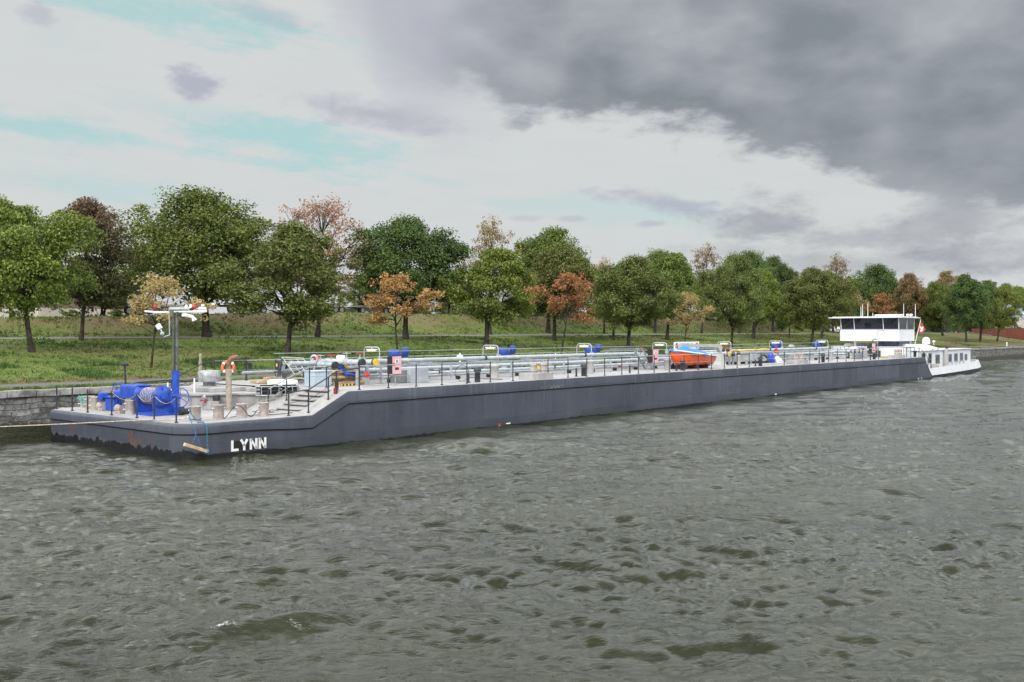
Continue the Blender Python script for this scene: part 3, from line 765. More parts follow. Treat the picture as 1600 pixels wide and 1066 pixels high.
TREES = [
 # front rows, left to right
 ('domeB', 'bright', 50, 551, -75, 100, 310, 'big yellow-green tree at the left edge, its crown cut by the picture edge'),
 ('openA', 'browntop', 127, 533, 66, 205, 312, 'dark tree with a thin reddish-brown top beside the path, second from the left'),
 ('youngA', 'tan', 236, 575, 193, 308, 428, 'slim leaning young tree with pale tan leaves behind the bow mast'),
 ('domeC', 'green', 323, 528, 188, 440, 298, 'widest green tree of the bank, its thick trunk standing at the upper path'),
 ('openA', 'olive', 449, 556, 368, 552, 350, 'olive-green tree with forking limbs on the lawn before the aluminium gangway'),
 ('sparseA', 'mauve', 496, 527, 432, 582, 308, 'tall thin tree with sparse pinkish-brown leaves, rising behind the forked olive tree'),
 ('youngA', 'orange', 622, 563, 562, 672, 426, 'young tree with pale orange-brown leaves in front of the darkest round tree'),
 ('domeA', 'deep', 634, 531, 556, 710, 340, 'darkest green round-headed tree with a very thick trunk'),
 ('openB', 'bright', 762, 541, 706, 845, 388, 'bushy bright green tree with twin trunks behind the second deck lamp'),
 ('domeB', 'olive', 866, 533, 812, 930, 388, 'olive round tree directly behind the bright rust-orange young tree'),
 ('youngA', 'rust', 877, 556, 842, 936, 424, 'young tree with bright rust-orange leaves on a thin stem'),
 ('openA', 'green', 958, 532, 920, 1005, 420, 'slender green tree left of the olive tree with wispy top'),
 ('domeA', 'olive', 981, 549, 930, 1044, 402, 'olive tree with a forked trunk and wispy shoots on top, right of the rust-orange tree'),
 ('domeB', 'green', 1042, 531, 998, 1098, 395, 'full green tree behind the pale yellow young tree'),
 ('youngB', 'tan', 1070, 549, 1040, 1108, 456, 'young tree with pale yellow-tan leaves behind the white sign board'),
 ('domeC', 'olive', 1143, 548, 1100, 1200, 398, 'broad olive-green tree rising behind the grey boat crane'),
 ('openB', 'bright', 1177, 530, 1150, 1222, 420, 'bright green tree just right of the tree behind the boat crane'),
 ('openA', 'green', 1233, 529, 1212, 1262, 440, 'thin-stemmed dark green tree between the brown earth patch and the shrubs'),
 ('domeB', 'olive', 1268, 540, 1232, 1322, 420, 'low-branched olive tree behind the two rearmost deck lamps'),
 ('openB', 'green', 1282, 528, 1262, 1330, 428, 'green tree close behind the low-branched olive tree'),
 ('domeA', 'green', 1473, 525, 1436, 1492, 440, 'green tree on the lawn immediately right of the red flag'),
 ('domeB', 'deep', 1510, 535, 1478, 1540, 430, 'dark green tree with a straight trunk above the cabin roof of the stern'),
 ('openB', 'green', 1532, 534, 1516, 1566, 438, 'mid-green tree left of the last tree before the red wall'),
 ('openA', 'bright', 1558, 534, 1548, 1604, 446, 'yellow-green tree nearest to the red wall'),
]
for t in TREES:
    plant(*t[:7], t[7])
BACK = [
 # rows further back: (kind, colour, px, Y, x0, x1, ytop, label)
 ('openB', 'deep', 160, 66, 140, 235, 440, 'low dark green tree in front of the brown building'),
 ('domeA', 'deep', 20, 64, -60, 70, 400, 'dark tree behind the big yellow-green tree at the left edge'),
 ('sparseB', 'mixed', 766, 50.8, 724, 812, 338, 'tall thin brown-green tree standing up behind the twin-trunked bright tree'),
 ('domeA', 'green', 856, 51.5, 800, 918, 358, 'tall green tree whose domed top shows over the olive round tree'),
 ('domeB', 'deep', 700, 64, 672, 740, 430, 'low dark tree behind the gap right of the darkest round tree'),
 ('openB', 'olive', 560, 66, 530, 600, 430, 'low olive tree behind the thin pinkish-brown tree'),
 ('sparseB', 'mauve', 944, 50.9, 912, 974, 402, 'thin pinkish tree between the rust-orange tree and the wispy-topped olive tree'),
 ('domeC', 'green', 1023, 51.2, 985, 1075, 392, 'broad green tree at the path behind the full green tree'),
 ('sparseB', 'mixed', 1096, 50.8, 1070, 1138, 380, 'thin brown-green treetop left of the tree behind the boat crane'),
 ('domeC', 'deep', 1154, 51.0, 1120, 1215, 392, 'dark green tree filling the gap behind the boat crane tree'),
 ('domeA', 'deep', 1208, 51.5, 1168, 1242, 402, 'dark green tree at the path left of the thin-stemmed one'),
 ('sparseB', 'mixed', 1306, 56, 1278, 1336, 396, 'thin dark treetop rising alone left of the wheelhouse'),
 ('domeB', 'green', 1302, 50.8, 1266, 1332, 424, 'green tree beside the parked white car'),
 ('domeC', 'deep', 1372, 60, 1328, 1416, 414, 'large dark green tree behind the wheelhouse roof'),
 ('youngA', 'tan', 1331, 47, 1308, 1352, 446, 'tan-leaved tree just above the left end of the wheelhouse roof'),
 ('youngB', 'rust', 1377, 44, 1350, 1402, 458, 'rust-red tree above the middle of the wheelhouse roof'),
 ('openB', 'mixed', 1420, 46, 1396, 1446, 428, 'brown-orange tree above the right end of the wheelhouse roof'),
 ('sparseB', 'mixed', 1424, 60, 1404, 1446, 426, 'thin brown treetop behind the brown-orange tree'),
 ('openB', 'mixed', 1480, 58, 1456, 1502, 424, 'brownish treetop behind the two green trees right of the flag'),
 ('openB', 'green', 1498, 48, 1478, 1522, 438, 'green tree whose trunk stands behind the straight-trunked dark tree'),
 ('youngA', 'rust', 1567, 50, 1556, 1580, 486, 'small orange tree above the red wall'),
 ('domeB', 'bright', 1590, 52, 1568, 1622, 448, 'yellow-green tree cut off by the right picture edge'),
]
for k, c, px, Y, x0, x1, yt, lab in BACK:
    plant(k, c, px, 0, x0, x1, yt, lab, Y=Y)
# woodland beyond, one mass
def wood(name, items, color_seq, kind='stuff'):
    for i, cname in enumerate(color_seq):
        V = []
        arrs = []; t_, r2, tp = [], [], []
        for (px, Y, x0, x1, yt, proto_) in items[i::len(color_seq)]:
            z = (Y - CAM.y) / pr(px) * FPX; X = z / FPX * pe_(px) + CAM.x; base = Vector((X, Y, ground(X, Y))); ppm = FPX / depth(base)
            (mt, mc), W0, H0 = PROTO[proto_]
            co = np.empty(len(mc.vertices) * 3, np.float32); mc.vertices.foreach_get('co', co); co = co.reshape(-1, 3)
            s_ = (x1 - x0) / ppm / W0; h_ = (CAM.z + (Y0 - yt) / ppm - base.z) / H0
            a = random.uniform(0, 6.28); ca, sa = math.cos(a), math.sin(a)
            co = np.stack([(co[:, 0] * ca - co[:, 1] * sa) * s_ + base.x, (co[:, 0] * sa + co[:, 1] * ca) * s_ + base.y, (co[:, 2] - .24 * H0) / .76 * h_ + base.z - .3], 1)
            arrs.append(co)
            for nm, L in (('tint', t_), ('rnd', r2), ('topness', tp)):
                q = np.empty(len(mc.vertices), np.float32); mc.attributes[nm].data.foreach_get('value', q); L.append(q)
        co = np.concatenate(arrs).astype(np.float32); N = len(co) // 4
        me = bpy.data.meshes.new(name); me.vertices.add(4 * N); me.vertices.foreach_set('co', co.ravel()); me.loops.add(4 * N); me.loops.foreach_set('vertex_index', np.arange(4 * N, dtype=np.int32))
        me.polygons.add(N); me.polygons.foreach_set('loop_start', np.arange(0, 4 * N, 4, dtype=np.int32)); me.polygons.foreach_set('loop_total', np.full(N, 4, np.int32)); me.update(calc_edges=True)
        for nm, L in (('tint', t_), ('rnd', r2), ('topness', tp)): me.attributes.new(nm, 'FLOAT', 'POINT').data.foreach_set('value', np.concatenate(L))
        me.materials.append(LM[cname]); o = bpy.data.objects.new(name, me); COL.objects.link(o); tag(o, kind='stuff')
items = []
for i, px in enumerate(range(1215, 1660, 17)):
    items.append((px, 78 + 7 * (i % 3), px - 26, px + 26, 436 + 7 * ((i * 37) % 3) + (px - 1215) * .02, ('openA', 'openB', 'openA')[i % 3]))
wood('woodland', items, ['deep', 'green', 'olive'])
items = [(px, 74, px - 22, px + 22, 476 + (px * 7) % 9, 'openB') for px in range(905, 1215, 30)]
items += [(px, 95, px - 26, px + 26, 462 + (px * 7) % 11, 'openA') for px in range(520, 900, 44)]
wood('far_hedge', items, ['deep', 'olive'])
# shrubs between the trunks left of the parked car
SH = [('deep', 1222, 524, 24, 34, 'dark rounded shrub, leftmost of the row of shrubs left of the wheelhouse'),
      ('green', 1250, 522, 26, 34, 'green shrub in the middle of the shrubs left of the wheelhouse'),
      ('deep', 1274, 521, 26, 36, 'dark shrub right of the middle of the shrubs left of the wheelhouse'),
      ('bright', 1291, 519, 16, 14, 'small bright green shrub at the foot of the white graffiti wall'),
      ('bright', 182, 498, 26, 12, 'low yellowish bush before the cream base of the brown building'),
      ('bright', 112, 499, 26, 12, 'low yellowish bush left of the dark tree trunk before the building')]
SHR = make_tree(31, 4.0, 2.4, .02, 110, 6000, .17, density='young', trunk_r=.05, lumps=.3)
PROTO['shrub'] = (SHR, 4.0, 2.4)
for c, px, py, w, h, lab in SH:
    Y = 60.5 if py > 500 else 60.0
    if px in (112, 182): plant('shrub', c, px, 0, px - w / 2, px + w / 2, 497 - h, lab, Y=58.7, name='shrub', cat='shrub', group='shrubs on the bank')
    else: plant('shrub', c, px, 0, px - w / 2, px + w / 2, py - h, lab, Y=52.5, name='shrub', cat='shrub', group='shrubs on the bank')

# ================================================================== BUILDINGS, VEHICLES BEHIND THE DIKE
BROWN = mat('mauve_cladding', (.19, .135, .130), .8, var=.08, scale=.5)
CREAM = mat('cream_render', (.46, .43, .38), .85, var=.1, scale=.8, dirt=.35)
DGREY = mat('roof_grey', (.11, .11, .12), .7, var=.1)
GLASS = mat('dark_glass', (.018, .020, .024), .06, var=.1, spec=.6)
WHITE = mat('white_paint', (.78, .79, .81), .45, var=.03, scale=1.0, dirt=.10, dirtcol=(.45, .43, .40))
def AB(px, Y):
    z = (Y - CAM.y) / pr(px) * FPX; return z / FPX * pe_(px) + CAM.x
Yb = 78.0
xa, xb = AB(60, Yb), AB(226, Yb); zt = PY(150, 437, Yb).z; zg = 6.0; zc = PY(150, 483, Yb).z; xm = (xa + xb) / 2
br = empty('building', (xm, Yb, zg), 'brown-mauve flat-roofed building on a cream base, seen through the trees at far left', 'building')
MB().box((xm, Yb + 7, (zc + zt) / 2), (xb - xa, 14, zt - zc)).build('wall', BROWN, br)
MB().box((xm, Yb + 7, (zg + zc) / 2 - .3), (xb - xa + .12, 14.12, zc - zg + .6)).build('base_wall', CREAM, br)
MB().box((xm, Yb + 7, zt + .22), (xb - xa + .5, 14.5, .45)).build('roof', DGREY, br)
for k in range(5):
    w = MB().box((lerp(xa, xb, .12 + .19 * k), Yb - .04, zt - 1.15), (1.9, .1, 1.0)).build('window', GLASS, br)
    MB().box((lerp(xa, xb, .12 + .19 * k), Yb - .03, zt - .6), (2.1, .2, .08)).box((lerp(xa, xb, .12 + .19 * k), Yb - .03, zt - 1.7), (2.1, .26, .08)).build('frame', DGREY, w)
TYRE = mat('tyre_rubber', (.02, .02, .02), .85, var=.2)
RIM = mat('rim_metal', (.45, .46, .47), .4, .6, var=.1)
CARW = mat('car_white', (.80, .80, .80), .25, var=.02, coat=.5)
def wheel(parent, c, r, w, axis=(0, 1, 0)):
    c = Vector(c); a = Vector(axis)
    t = MB().lathe(c - a * w / 2, [(r * .62, 0), (r * .95, 0), (r, w * .15), (r, w * .85), (r * .95, w), (r * .62, w)], 20, axis).build('wheel', TYRE, parent)
    MB().lathe(c - a * (w / 2 + .005), [(r * .6, 0), (r * .55, w * .3), (r * .2, w * .35), (r * .2, w * .7), (r * .55, w * .8), (r * .6, w + .01)], 16, axis).build('rim', RIM, t)
    return t
def trailer(x0, x1, Y, ztop, lab, truck=False):
    g0 = gz((x0 + x1) / 2, Y); L = x1 - x0; t = empty('box_trailer', ((x0 + x1) / 2, Y, g0), lab, 'trailer' if not truck else 'truck', 'white vehicles parked behind the dike')
    h = ztop - g0 - .95; xm = (x0 + x1) / 2
    MB().box((xm, Y, g0 + .95 + h / 2), (L, 2.5, h), bev=.04).build('body', WHITE, t)
    MB().box((xm, Y, g0 + .84), (L * .96, 1.0, .2)).box((xm - L * .1, Y - 1.15, g0 + .6), (L * .35, .06, .4)).build('chassis', DGREY, t)
    MB().box((xm, Y - 1.262, g0 + 1.1), (L * .98, .02, .12)).box((xm, Y - 1.262, ztop - .1), (L * .98, .02, .06)).build('side_rail', RIM, t)
    for k in (.12, .24, .8 if L > 6 else .85): wheel(t, (x0 + L * (1 - k), Y - 1.0, g0 + .5), .5, .3)
    return t
Yt = 66.0
trailer(AB(190, Yt), AB(214, Yt), Yt, PY(200, 474, Yt).z, 'small white box trailer seen between the brown building and the tan young tree')
trailer(AB(216, Yt + 1), AB(286, Yt + 1), Yt + 1, PY(250, 478, Yt + 1).z, 'white box trailer half hidden by the tan young tree')
trailer(AB(338, Yt), AB(412, Yt), Yt, PY(380, 474.5, Yt).z, 'long white box trailer seen right of the thick trunk of the widest tree')
trailer(AB(452, Yt), AB(535, Yt), Yt, PY(500, 478, Yt).z, 'white box trailer seen under the crown of the forked olive tree')
trailer(AB(545, Yt), AB(610, Yt), Yt, PY(580, 480, Yt).z, 'white box trailer seen left of the darkest round tree')
trailer(AB(862, Yt), AB(890, Yt), Yt, PY(870, 483, Yt).z, 'short white box trailer seen behind the rust-orange young tree')
def car(px, Y, lab, cat='car', rz=0.0, m=CARW, g=None):
    X = AB(px, Y); z = gz(X, Y); t = empty('parked_car', (X, Y, z), lab, cat, g)
    prof = [(-2.15, .35), (-2.15, .85), (-1.95, .98), (-1.15, 1.04), (-.45, 1.52), (1.15, 1.56), (1.85, 1.10), (2.12, 1.0), (2.15, .4)]
    def body(pr_, w0, w1, zlim=1.02):
        vs = []; n = len(pr_)
        for s in (-1, 1):
            for (x, zz) in pr_: vs.append((X + x, Y + s * (w0 if zz <= zlim else w1), z + zz))
        return vs, [tuple(range(n)), tuple(range(2 * n - 1, n - 1, -1))] + [((i + 1) % n, i, n + i, n + (i + 1) % n) for i in range(n)]
    b = MB(); b.add(*body(prof, .88, .66)); b.build('body', m, t, recalc=True)
    b = MB(); b.slab([(X - 1.05, Y - .62, z + 1.10), (X - 1.05, Y + .62, z + 1.10), (X - .52, Y + .56, z + 1.47), (X - .52, Y - .56, z + 1.47)], .03); b.build('windscreen', GLASS, t)
    for s in (-1, 1):
        b = MB(); b.slab([(X - .85, Y + s * .885, z + 1.06), (X + 1.5, Y + s * .885, z + 1.06), (X + 1.05, Y + s * .70, z + 1.47), (X - .4, Y + s * .70, z + 1.47)], .02 * s); b.build('side_window', GLASS, t)
        MB().box((X - 2.12, Y + s * .62, z + .78), (.1, .3, .14), bev=.03).build('headlight', RIM, t)
        for dx in (-1.35, 1.35): wheel(t, (X + dx, Y + s * .80, z + .32), .32, .2)
    return t
car(1310, 56.0, 'white car parked at the end of the path, seen just left of the wheelhouse')
# white graffiti wall beside it
GRAF = None
def graffiti():
    m = bpy.data.materials.new('graffiti_wall'); m.use_nodes = True; g = NT(m.node_tree); b = m.node_tree.nodes['Principled BSDF']
    p = g.n('ShaderNodeNewGeometry').outputs['Position']
    n = g.noise(p, 1.6, 3, .5, 1.6); k = g.m('ABSOLUTE', g.m('SUBTRACT', n, .5)); f = g.smooth(k, .035, .012)
    c = g.mix(g.m('MULTIPLY', f, .8), (.62, .64, .66, 1), (.06, .07, .14, 1)); g.l(c, b.inputs['Base Color']); b.inputs['Roughness'].default_value = .8
    return m
a_, c_ = PY(1287, 520, 57.5), PY(1301, 492, 57.5)
w_ = empty('low_wall', (a_.x, 57.5, 5.0), 'white wall with graffiti scrawls beside the parked white car', 'wall')
MB().slab([(a_.x, 57.5, 4.6), (a_.x + 14, 61.5, 4.6), (a_.x + 14, 61.5, c_.z), (a_.x, 57.5, c_.z - 1.0)], .25).build('wall_panel', graffiti(), w_)
MB().slab([(a_.x, 57.45, c_.z - 1.0), (a_.x + 14, 61.45, c_.z), (a_.x + 14, 61.85, c_.z + .02), (a_.x, 57.85, c_.z - .98)], .1).build('wall_cap', COPE, w_)

# ---- right end: red wall, ramp, low dark wall, dry grass border
RED = mat('red_wall_paint', (.25, .062, .035), .8, var=.10, scale=.6, dirt=.2)
GREYC = mat('ramp_concrete', (.26, .26, .27), .85, var=.1, scale=.5)
DARKW = mat('dark_wall', (.085, .08, .075), .9, var=.3, scale=1.5)
def at(px, py, z):
    return Vector((z / FPX * pe_(px) + CAM.x, z / FPX * pr(px) + CAM.y, CAM.z - (py - Y0) / FPX * z))
rw = empty('red_wall', at(1560, 524, 262), 'long plain rust-red wall above the grey ramp at the right edge', 'wall')
P0, P1 = at(1519, 519, 285), at(1640, 538, 236); P0t, P1t = at(1519, 513.8, 285), at(1640, 513.0, 236)
bk = Vector((.6, .35, 0)); b = MB()
b.add([P0, P1, P1t, P0t, P0 + bk, P1 + bk, P1t + bk, P0t + bk], [(0, 1, 2, 3), (7, 6, 5, 4), (3, 2, 6, 7), (0, 4, 5, 1), (0, 3, 7, 4), (1, 5, 6, 2)])
b.build('wall_panel', RED, rw)
up = Vector((0, 0, .10)); b = MB(); f2 = Vector((-.15, -.1, 0))
b.add([P0t + f2, P1t + f2, P1t + f2 + up, P0t + f2 + up, P0t + bk, P1t + bk, P1t + bk + up, P0t + bk + up], [(0, 1, 2, 3), (7, 6, 5, 4), (3, 2, 6, 7), (0, 4, 5, 1), (0, 3, 7, 4), (1, 5, 6, 2)]).build('wall_cap', DARKW, rw)
# the ramp: a solid bank under the red wall with a grey roadway, its front a dark retaining wall
R0, R1 = at(1521, 519.5, 281), at(1640, 541, 226); F0, F1 = at(1538, 526.5, 262), at(1645, 546, 208)
b = MB(); dn = Vector((0, 0, -3.5))
b.add([P0 + bk, P1 + bk, R1, R0, P0 + bk + dn, P1 + bk + dn, R1 + dn, R0 + dn], [(0, 1, 2, 3), (7, 6, 5, 4), (3, 2, 6, 7), (0, 4, 5, 1), (0, 3, 7, 4), (1, 5, 6, 2)])
o = b.build('ramp', GREYC, recalc=True); tag(o, kind='structure')
b = MB(); T0, T1 = R0 + Vector((0, 0, .02)), R1 + Vector((0, 0, .02)); q0, q1 = at(1536, 524.2, 266), at(1645, 541.5, 212)
rt = empty('retaining_wall', (T0 + T1) / 2, 'low dark retaining wall with a pale kerb in front of the grey ramp', 'wall')
b.add([q0, q1, q1 + Vector((.5, .3, 0)), q0 + Vector((.5, .3, 0)), q0 + dn, q1 + dn, q1 + Vector((.5, .3, 0)) + dn, q0 + Vector((.5, .3, 0)) + dn], [(0, 1, 2, 3), (7, 6, 5, 4), (3, 2, 6, 7), (0, 4, 5, 1), (0, 3, 7, 4), (1, 5, 6, 2)]).build('wall_face', DARKW, rt, recalc=True)
b = MB(); b.tube([q0 + Vector((0, 0, .75)), (q0 + q1) / 2 + Vector((0, 0, .75)), q1 + Vector((0, 0, .75))], .05, 6)
for k in range(13):
    p = q0.lerp(q1, k / 12); b.cyl(p, p + Vector((0, 0, .75)), .04, n=6)
b.build('handrail', DARKW, rt)
DRY = mat('dry_grass_border', (.27, .22, .12), .95, var=.25, scale=1.5, bump=.03, bscale=12)
b = MB(); n = 14
e0, e1, e2 = rayground(1537, 526.5), rayground(1590, 537), rayground(1640, 542)
def edge_(t): return e0.lerp(e1, t * 2) if t < .5 else e1.lerp(e2, (t - .5) * 2)
vs = []
for i in range(n + 1):
    p = edge_(i / n); w = .5 + 1.6 * (i / n)
    for s in (-1, 1):
        X, Y = p.x + s * w * .7, p.y + s * w * .4; vs.append((X, Y, gz(X, Y) + .035))
b.add(vs, [(2 * i, 2 * i + 2, 2 * i + 3, 2 * i + 1) for i in range(n)]); b.build('dry_grass_border', DRY, kind='structure')
# pale building beyond
ROOFB = mat('pale_blue_roof', (.36, .42, .48), .6, var=.08)
p0, p1 = at(1583, 514, 330), at(1640, 514, 330)
hb = empty('building', ((p0 + p1) / 2).to_tuple()[:2] + (4.0,), 'pale house with grey roofs behind the red wall at the right edge', 'building')
MB().prism([(p0.x, p0.y), (p1.x, p1.y), (p1.x + 9, p1.y + 8), (p0.x + 9, p0.y + 8)][::1], 3.0, at(1583, 498, 330).z).build('wall', CREAM, hb, recalc=True)
rz_ = at(1583, 498, 330).z
ridge0, ridge1 = (p0 + Vector((4.5, 4, 0))), (p1 + Vector((4.5, 4, 0)))
MB().add([(p0.x, p0.y, rz_), (p1.x, p1.y, rz_), (p1.x + 9, p1.y + 8, rz_), (p0.x + 9, p0.y + 8, rz_), (ridge0.x, ridge0.y, rz_ + 5), (ridge1.x, ridge1.y, rz_ + 5)], [(0, 1, 5, 4), (2, 3, 4, 5), (0, 4, 3), (1, 2, 5), (3, 2, 1, 0)]).build('roof', ROOFB, hb, recalc=True)
for k in range(3):
    c0 = p0.lerp(p1, .15 + .3 * k); MB().box((c0.x - .05, c0.y - .05, 6.2), (1.2, 1.2, 1.3), rz=math.atan2(p1.y - p0.y, p1.x - p0.x)).build('window', GLASS, hb)
# ================================================================== THE TANKER BARGE
BEAM = 12.5; HB, HD = 1.42, 2.36          # bow deck, main deck heights
def T(X):
    if X <= 6.06: return HB
    if X <= 8.04: return HB + (HD - HB) * (X - 6.06) / 1.98
    return HD - .03 * min(1, (X - 8) / 80)
# --- paints
def hull_mat():
    m = bpy.data.materials.new('hull_paint'); m.use_nodes = True; g = NT(m.node_tree); b = m.node_tree.nodes['Principled BSDF']
    geo = g.n('ShaderNodeNewGeometry'); p = geo.outputs['Position']; x, y, z = g.sep(p)
    big = g.noise(p, .35, 4, .6); n = g.noise(p, 1.6, 6, .65); fine = g.noise(p, 9, 5, .7)
    streak = g.noise(g.vscale(p, (2.4, 2.4, .22)), 1.0, 6, .65)
    c = g.mix(g.smooth(big, .3, .7), (.060, .068, .094), (.082, .090, .118))
    c = g.mix(g.m('MULTIPLY', g.smooth(streak, .50, .72), .35), c, (.045, .052, .072, 1))
    c = g.mix(g.m('MULTIPLY', g.smooth(streak, .46, .30), .30), c, (.115, .125, .15, 1))
    pb = g.n('ShaderNodeTexBrick'); g.l(g.comb(x, g.m('ADD', z, 1.0), 0), pb.inputs['Vector']); pb.inputs['Scale'].default_value = 1.0; pb.inputs['Brick Width'].default_value = 5.7; pb.inputs['Row Height'].default_value = 1.45
    pb.inputs['Mortar Size'].default_value = .012; pb.inputs['Mortar Smooth'].default_value = .3; pb.inputs['Color1'].default_value = (.0, .0, .0, 1); pb.inputs['Color2'].default_value = (1, 1, 1, 1)
    c = g.mix(g.m('MULTIPLY', g.smooth(x, 1.3, 1.6), .9), c, g.mix(pb.outputs['Color'], g.mix(1.0, c, (.74, .74, .75, 1), 'MULTIPLY'), g.mix(1.0, c, (1.18, 1.17, 1.16, 1), 'MULTIPLY')))
    c = g.mix(g.m('MULTIPLY', pb.outputs['Fac'], .45), c, (.035, .04, .052, 1))
    drip = g.noise(g.vscale(p, (3.5, 3.5, .12)), 1.3, 5, .7)
    c = g.mix(g.m('MULTIPLY', g.m('MULTIPLY', g.smooth(drip, .56, .70), g.smooth(z, .2, 2.2)), .60), c, (.16, .165, .18, 1))
    c = g.mix(g.m('MULTIPLY', g.smooth(drip, .42, .32), .45), c, (.085, .062, .052, 1))
    grime = g.smooth(g.m('ADD', z, g.m('MULTIPLY', g.m('SUBTRACT', n, .5), .9)), .55, .05)
    c = g.mix(g.m('MULTIPLY', grime, .45), c, (.04, .042, .045, 1))
    # dark scuffs and pale scrapes where the hull has rubbed on lock walls
    sc = g.noise(g.vscale(p, (.5, .5, 2.6)), 1.7, 6, .7, 1.0)
    c = g.mix(g.m('MULTIPLY', g.smooth(sc, .58, .70), .65), c, (.03, .033, .042, 1))
    sp = g.noise(g.vscale(p, (1.0, 1.0, 5.0)), 3.0, 5, .75, .8)
    c = g.mix(g.m('MULTIPLY', g.smooth(sp, .66, .74), .55), c, (.22, .23, .25, 1))
    # pale scraped patch near x = 22 m under the gunwale
    d1 = g.m('SUBTRACT', 1.0, g.m('POWER', g.m('DIVIDE', g.m('SUBTRACT', x, 22.8), 2.6), 2.0)); d2 = g.m('SUBTRACT', 1.0, g.m('POWER', g.m('DIVIDE', g.m('SUBTRACT', z, 1.93), .22), 2.0))
    pm = g.m('MULTIPLY', g.m('MAXIMUM', d1, 0.0), g.m('MAXIMUM', d2, 0.0))
    c = g.mix(g.m('MULTIPLY', g.smooth(g.m('ADD', pm, g.m('MULTIPLY', g.m('SUBTRACT', fine, .5), 2.4)), .95, 1.15), .6), c, (.26, .30, .31, 1))
    # rust running down at three places of the bow
    rust = None
    for (ry, rz_, wy, wz, am) in ((9.45, .75, .50, .50, .7), (4.15, .62, .38, .42, .9), (3.9, .35, .30, .45, 1.0), (3.35, .55, .30, .22, .7), (2.65, .62, .34, .30, .6), (8.6, .78, .5, .22, .3)):
        a = g.m('DIVIDE', g.m('SUBTRACT', y, ry), wy); bb = g.m('DIVIDE', g.m('SUBTRACT', z, rz_), wz)
        q = g.m('SUBTRACT', am, g.m('ADD', g.m('MULTIPLY', a, a), g.m('MULTIPLY', bb, bb))); rust = q if rust is None else g.m('MAXIMUM', rust, q)
    vst = g.m('ADD', g.m('MULTIPLY', g.noise(g.vscale(p, (1, 5.0, 1.0)), 1.7, 5, .7), .6), g.m('MULTIPLY', g.noise(p, 4.2, 5, .7), .5))
    rf = g.m('MULTIPLY', g.smooth(g.m('ADD', rust, g.m('MULTIPLY', g.m('SUBTRACT', vst, .55), 7.0)), .30, 1.1), g.smooth(x, .6, .2))
    c = g.mix(g.m('MULTIPLY', rf, .85), c, g.mix(g.smooth(fine, .4, .62), (.20, .068, .024), (.11, .045, .022)))
    # general small rust pinholes
    c = g.mix(g.m('MULTIPLY', g.smooth(g.noise(p, 5.5, 4, .7), .74, .78), .5), c, (.13, .06, .035, 1))
    # black boot paint with a ragged upper edge
    jag = g.noise(g.vscale(p, (1.5, 1.5, .35)), 1.5, 7, .66); jb = g.noise(p, .22, 2, .5)
    lvl = g.m('ADD', g.m('ADD', .055, g.m('MULTIPLY', g.m('SUBTRACT', jag, .5), .30)), g.m('MULTIPLY', g.m('SUBTRACT', jb, .4), .18))
    lvl = g.m('ADD', lvl, g.m('MULTIPLY', g.smooth(x, 7.0, .3), .15))
    lvl = g.m('ADD', lvl, g.m('MULTIPLY', g.smooth(x, 1.0, .1), g.m('ADD', .14, g.m('MULTIPLY', g.m('SUBTRACT', jag, .5), .65))))
    boot = g.smooth(g.m('SUBTRACT', lvl, z), -.008, .008)
    c = g.mix(boot, c, g.mix(g.smooth(fine, .4, .65), (.006, .007, .009), (.014, .015, .017)))
    g.l(c, b.inputs['Base Color']); g.l(g.lin(n, .3, .7, .42, .62), b.inputs['Roughness']); b.inputs['Specular IOR Level'].default_value = .35
    bn = g.n('ShaderNodeBump'); bn.inputs['Distance'].default_value = .012
    dent = g.noise(g.vscale(p, (1.0, 1.0, .6)), 1.3, 3, .5)
    g.l(g.m('ADD', dent, g.m('MULTIPLY', fine, .12)), bn.inputs['Height']); g.l(bn.outputs[0], b.inputs['Normal'])
    return m
HULL = hull_mat()
DECK = mat('deck_paint', (.385, .375, .375), .75, var=.09, scale=1.1, dirt=.45, dirtcol=(.20, .18, .17))
DARK = mat('anthracite_paint', (.030, .034, .045), .5, var=.15, scale=4)
LINE = mat('shadow_and_panel_black', (.008, .008, .010), .7, var=.2)  # black of the painted shadow line and of the name panel
PIPE = mat('pipe_grey', (.34, .375, .405), .5, var=.10, scale=2.2, dirt=.25, dirtcol=(.22, .22, .22))
PIPEL = mat('pipe_light', (.42, .46, .49), .45, var=.10, scale=2.5, dirt=.15, dirtcol=(.25, .25, .25))
GALV = mat('galvanised', (.40, .42, .43), .45, .35, var=.16, scale=6)
ALU = mat('aluminium', (.52, .54, .55), .38, .45, var=.1, scale=5)
BLUE = mat('blue_paint', (.014, .075, .47), .5, var=.14, scale=3.0, dirt=.25, dirtcol=(.01, .03, .16), coat=.2)
PINKG = mat('bollard_paint', (.44, .385, .36), .7, var=.12, scale=5, dirt=.55, dirtcol=(.22, .12, .085))
STEELG = mat('mast_steel', (.15, .16, .14), .45, .3, var=.2, scale=5, dirt=.4, dirtcol=(.07, .065, .05))
BUFF = mat('buff_paint', (.36, .31, .25), .6, var=.12, scale=4, dirt=.3, dirtcol=(.18, .12, .08))
RUSTY = mat('rusty_pipe', (.26, .13, .075), .7, var=.3, scale=8, col2=(.13, .07, .045))
ORANGE = mat('boat_orange', (.78, .105, .012), .4, var=.08, scale=2.0, dirt=.25, dirtcol=(.40, .06, .02), coat=.2)
RINGO = mat('ring_orange', (.75, .14, .05), .6, var=.08)
TARP = mat('blue_tarp', (.025, .20, .62), .6, var=.12, scale=4, bump=.01, bscale=6)
PINK = mat('pink_board', (.74, .40, .45), .6, var=.06)
YEL = mat('yellow_paint', (.74, .47, .035), .5, var=.1)
REDP = mat('red_paint', (.48, .025, .03), .45, var=.1)
GROPE = mat('green_rope', (.015, .22, .15), .85, var=.3, scale=14)
